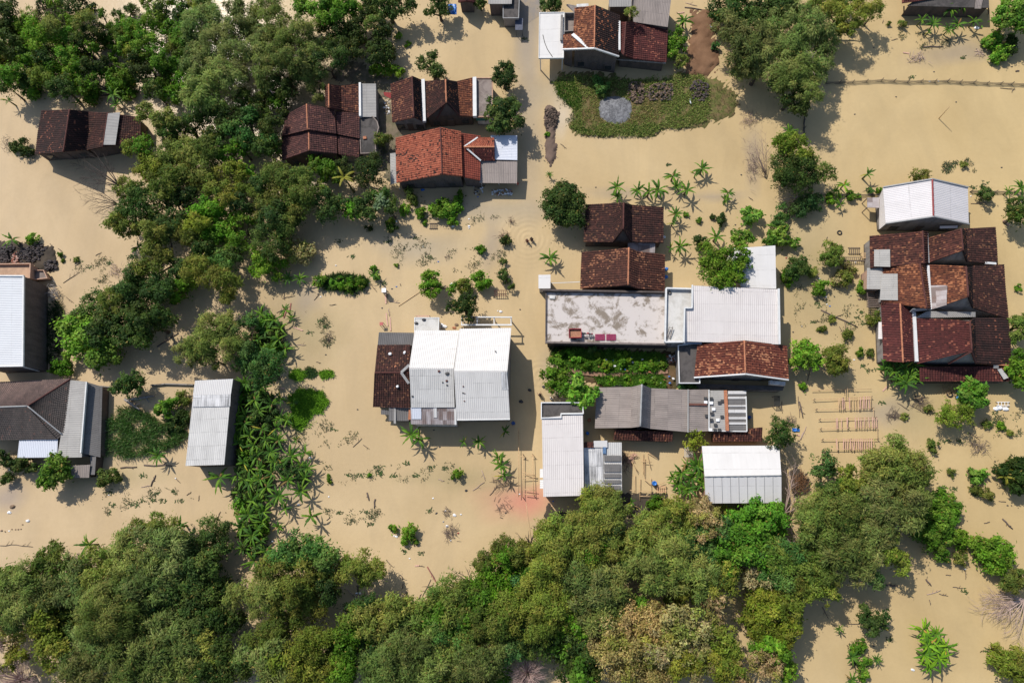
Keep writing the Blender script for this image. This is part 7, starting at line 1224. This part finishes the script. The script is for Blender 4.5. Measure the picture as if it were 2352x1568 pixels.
platform(3, 1, 492, 200, 700, 226, .45, 16, WOODD, 'bamboo_walkway', 'dark bamboo walkway reaching left from the maroon complex'); platform(3, 1, 636, 172, 684, 205, .6, 5, BAMBOO, 'bamboo_crate', 'small yellow bamboo crate frame beside the walkway'); platform(3, 1, 548, 135, 625, 175, .15, 6, WOODD, 'broken_raft', 'broken wooden raft floating above the walkway'); platform(2, 2, 982, 230, 1050, 268, .4, 5, plain('orange_planks', (.62, .35, .2), .8), 'plank_table', 'pale orange plank table in the timber yard'); platform(1, 1, 1620, 425, 1705, 460, .5, 6, plain('rust_brown', (.14, .06, .045)), 'rusty_bench', 'rusty brown bench under the bushes above the pergola'); platform(1, 0, 1180, 1520, 1235, 1555, .1, 4, WOODD, 'floating_pallet', 'small pallet floating left of the road plots'); platform(3, 1, 1556, 1184, 1644, 1208, .2, 4, WHITEP, 'white_pallet', 'white broken pallet floating at the right edge'); platform(3, 1, 42, 1145, 82, 1212, .7, 5, BLACKP, 'dark_table', 'dark table standing in the water right of the striped roof'); platform(2, 1, 1172, 1490, 1232, 1555, .7, 7, DULL, 'slatted_shelter', 'small pale slatted shelter under the thin yellowish shrub'); platform(1, 1, 1090, 598, 1180, 610, 2.5, 8, TIMBER, 'brick_edge', 'row of pinkish timber ends above the pale tank slab')
# pandan plant with pale strap leaves
V, F, C = banana_crown(300, 26, .55, 0, .2); p = T(1, 0, 850, 1350, 4.0); C = C * .4 + np.array([.20, .25, .16]) * .6; V = V * np.array([1, 1, 1]); o = empty('strap_leaved_plant', (p.x, p.y, 0), 'silvery strap-leaved plant below the stepped brown roof', 'plant'); npmesh('leaf_crown', V + np.array([p.x, p.y, 4.0]), F, BLADE, C, parent=o, smooth=True); m = MB(); m.tube([(p.x, p.y, -.5), (p.x, p.y, 4.0)], .1, 6); m.build('stem', STEM, o)
V2, F2, C2 = banana_crown(301, 22, .5, 0, .3); 
for dx, dy in ((-25, 60), (30, 40)): q = T(1, 0, 850 + dx, 1350 + dy, 3.4); npmesh('leaf_crown', V2 + np.array([q.x, q.y, 3.4]), F2, BLADE, C2 * .4 + np.array([.18, .24, .15]) * .6, parent=o, smooth=True)
# ---- people wading in the road
SKIN_ = plain('skin', (.27, .15, .10), .6, .1, 3); HAIR = plain('black_hair', (.015, .012, .011), .6, .2, 8)
def skinned(name, pts, edges, rad, mat, parent, xf):
    me = bpy.data.meshes.new(name); me.from_pydata([tuple(p) for p in pts], edges, []); ob = bpy.data.objects.new(name, me); COL.objects.link(ob)
    mo = ob.modifiers.new('s', 'SKIN'); mo.use_smooth_shade = True
    for i, v in enumerate(me.skin_vertices[0].data): v.radius = rad[i] if isinstance(rad[i], tuple) else (rad[i], rad[i]); v.use_root = (i == 0)
    ob.modifiers.new('d', 'SUBSURF').levels = 1; bpy.context.view_layer.update(); dg = bpy.context.evaluated_depsgraph_get(); nm = bpy.data.meshes.new_from_object(ob.evaluated_get(dg)); bpy.data.objects.remove(ob)
    nm.transform(xf); nm.materials.clear(); nm.materials.append(mat); nm.polygons.foreach_set('use_smooth', [True] * len(nm.polygons)); nm.name = name; o = bpy.data.objects.new(name, nm); COL.objects.link(o); o.parent = parent; return o
def person(vx, vy, yaw, shirt, trousers, label, arm=0.0, depth=.55):
    p = W(vx, vy, 1.0); o = empty('person', (p.x, p.y, 0), label, 'person'); X = Matrix.Translation((0, 0, -depth)) @ Matrix.Rotation(yaw, 4, 'Z')
    J = [(0, 0, .92), (0, .0, 1.12), (0, .01, 1.36), (0, .02, 1.45), (0, .05, 1.54), (0, .04, 1.64)]; E = [(0, 1), (1, 2), (2, 3), (3, 4), (4, 5)]; R = [(.14, .11), (.125, .095), (.145, .10), .055, (.078, .09), (.065, .075)]
    J.append((0, .145, 1.55)); E.append((4, 6)); R.append(.018)
    for s in (-1, 1):
        b = len(J); J += [(.17 * s, .0, 1.38), (.24 * s, .05 + arm * .12, 1.12), (.22 * s, .22 + arm * .2, .98 + arm * .2), (.21 * s, .30 + arm * .2, .96 + arm * .2)]; E += [(2, b), (b, b + 1), (b + 1, b + 2), (b + 2, b + 3)]; R += [.062, .043, .032, (.022, .04)]; h = b + 3
        for k in range(5):
            j = len(J); hx, hy, hz = J[h]; off = (k - 1.5) * .019 if k < 4 else -.045 * s; J += [(hx + off * (1 if k < 4 else 1), hy + (.045 if k < 4 else .015), hz - .005), (hx + off * 1.15, hy + (.075 + .012 * (k in (1, 2)) if k < 4 else .045), hz - .03)]; E += [(h, j), (j, j + 1)]; R += [.010, .008]
        b = len(J); st = .12 * s * (1 if arm == 0 else 1.2); J += [(.095 * s, 0, .86), (.10 * s, st * .7 + .03, .48), (.10 * s, st, .08), (.10 * s, st + .14, .03)]; E += [(0, b), (b, b + 1), (b + 1, b + 2), (b + 2, b + 3)]; R += [.09, .062, .042, (.04, .03)]
    bd = skinned('body', J, E, R, SKIN_, o, X)
    skinned('shirt', [(0, 0, .95), (0, 0, 1.14), (0, .01, 1.37), (.17, 0, 1.385), (.23, .035 + arm * .08, 1.19), (-.17, 0, 1.385), (-.23, .035 + arm * .08, 1.19)], [(0, 1), (1, 2), (2, 3), (3, 4), (2, 5), (5, 6)], [(.165, .13), (.15, .118), (.165, .12), .082, .07, .082, .07], shirt, o, X)
    skinned('shorts', [(0, 0, .93), (.10, .01, .84), (.105, .05, .55), (-.10, .01, .84), (-.105, .0, .55)], [(0, 1), (1, 2), (0, 3), (3, 4)], [(.16, .13), .108, .085, .108, .085], trousers, o, X)
    m = MB(); m.lump((0, 0, 0), .098, .112, .085, 4, 10, 6, .04); hr = m.build('hair', HAIR, None); hr.data.transform(X @ Matrix.Translation((0, .025, 1.645))); hr.parent = o; m = MB()
    for s in (-1, 1): m.lump((.03 * s, .118, 1.575), .012, .008, .008, 5, 6, 4, 0)
    ey = m.build('eyes', BLACKP, None); ey.data.transform(X); ey.parent = o; return o
CL = {k: plain(k + '_cloth', c, .8, .15, 12) for k, c in (('red', (.42, .02, .03)), ('black', (.02, .02, .022)), ('white', (.7, .7, .7)), ('blue', (.05, .08, .16)), ('brown', (.10, .06, .045)))}
person(1211, 550, 2.6, CL['red'], CL['black'], 'person in a red shirt wading in the road, left of a pair', .4); person(1221, 546, 2.9, CL['black'], CL['brown'], 'person in dark clothes wading in the road, right of a pair', .2)
person(1240, 905, .4, CL['brown'], CL['black'], 'person in brown wading alone above the black terrace', .2); person(1266.5, 914, -.6, CL['white'], CL['black'], 'person in a white shirt wading by the yellow-green tree', .5); person(1283, 908, 1.2, CL['black'], CL['brown'], 'person in dark clothes wading beside the one in white', .3)
# ---- small white birds on land
def bird(c, r, x, y, z0, yaw, label):
    p = T(c, r, x, y, z0); o = empty('white_bird', p, label, 'bird'); X = Matrix.Rotation(yaw, 4, 'Z')
    b = skinned('body', [(0, 0, .34), (0, .14, .38), (0, .24, .5), (0, .27, .62), (0, .36, .63), (0, -.18, .32), (0, -.3, .27), (.05, -.02, .2), (.05, .0, .1), (.05, .02, .0), (-.05, -.02, .2), (-.05, -.04, .1), (-.05, -.02, .0)], [(0, 1), (1, 2), (2, 3), (3, 4), (0, 5), (5, 6), (0, 7), (7, 8), (8, 9), (0, 10), (10, 11), (11, 12)], [(.11, .1), .075, .04, .045, .012, (.09, .06), (.06, .02), .03, .012, .014, .03, .012, .014], WHITEP, o, X)
bird(2, 0, 1211, 703, .32, .3, 'small white bird standing on the grassy island below the grey heap'); bird(2, 0, 1353, 195, .35, 1.0, 'small white bird standing on the dirt path')
# ---- floating clumps of water weed that can be told apart
CLUMP = """1,1,820,285 1,1,905,90 1,1,1090,70 1,1,1180,200 1,1,560,90 1,1,650,190 1,1,680,455 1,1,868,378 1,1,470,670 1,1,440,635 1,1,370,715 1,1,530,1375 1,1,1420,1130 1,2,830,97 1,2,850,120 1,2,1030,75 1,2,640,155 1,2,680,155 1,2,720,155 1,2,1285,108 1,2,1190,100 1,2,1090,155 1,2,935,160 1,2,845,148 1,2,1125,685 1,2,1015,675 1,2,940,520 1,2,570,410 1,2,740,405 1,2,775,485 1,2,1185,395 0,2,980,155 0,2,750,270 0,2,770,360 0,2,890,355 0,2,930,355 0,2,965,335 0,2,1045,325 0,2,1060,280 0,2,1180,270 0,2,1235,330 0,2,1115,325 0,2,740,410 3,1,320,640 3,1,355,690 3,1,630,575 3,1,610,610 3,1,640,650 3,1,340,520 3,1,560,655 3,1,650,940 3,1,690,965 3,1,770,1185 3,1,1215,1450 3,1,1300,1450 3,1,1245,830 3,1,1550,1260 3,1,1540,1320 3,0,1210,1165 3,0,1245,1135 3,0,1285,1110 3,0,1405,1275 3,0,1475,1250 3,0,980,530 3,0,1330,395 2,0,1060,1120 2,0,85,265 0,1,510,220 0,1,545,225 0,1,740,240 0,1,610,270 3,2,830,1270 3,2,1480,1350 3,2,1180,240 3,2,1265,245 3,2,1330,940"""
r7 = np.random.default_rng(77)
for q in CLUMP.split():
    c, r, x, y = q.split(','); c, r, x, y = int(c), int(r), float(x), float(y); p = T(c, r, x, y, 0); n = 15; B = np.array(p) + np.concatenate([r7.normal(0, .2, (n, 2)) * np.array([1.4, .8]), np.full((n, 1), .03)], 1)
    a = r7.uniform(0, 6.28, n); L = r7.uniform(.12, .3, (n, 1)); d = np.stack([np.cos(a), np.sin(a), r7.uniform(0, .5, n)], 1); s = np.stack([-np.sin(a), np.cos(a), np.zeros(n)], 1) * .07
    V = np.stack([B - d * L, B + s, B + d * L, B - s], 1); V[..., 2] = np.maximum(V[..., 2], .02); C = np.array([[.07, .12, .035], [.055, .10, .03], [.11, .11, .06]])[r7.integers(0, 3, n)] * r7.uniform(.7, 1.3, (n, 1))
    o = npmesh('weed_clump', V.reshape(-1, 3), np.arange(n * 4).reshape(-1, 4), LEAF, np.repeat(C, 4, 0), loc=tuple(p)); tag(o, None, 'weed clump', 'clumps of water weed adrift'); auto(o, 'floating clump of weed', *tv(c, r, x, y))
finish_labels()
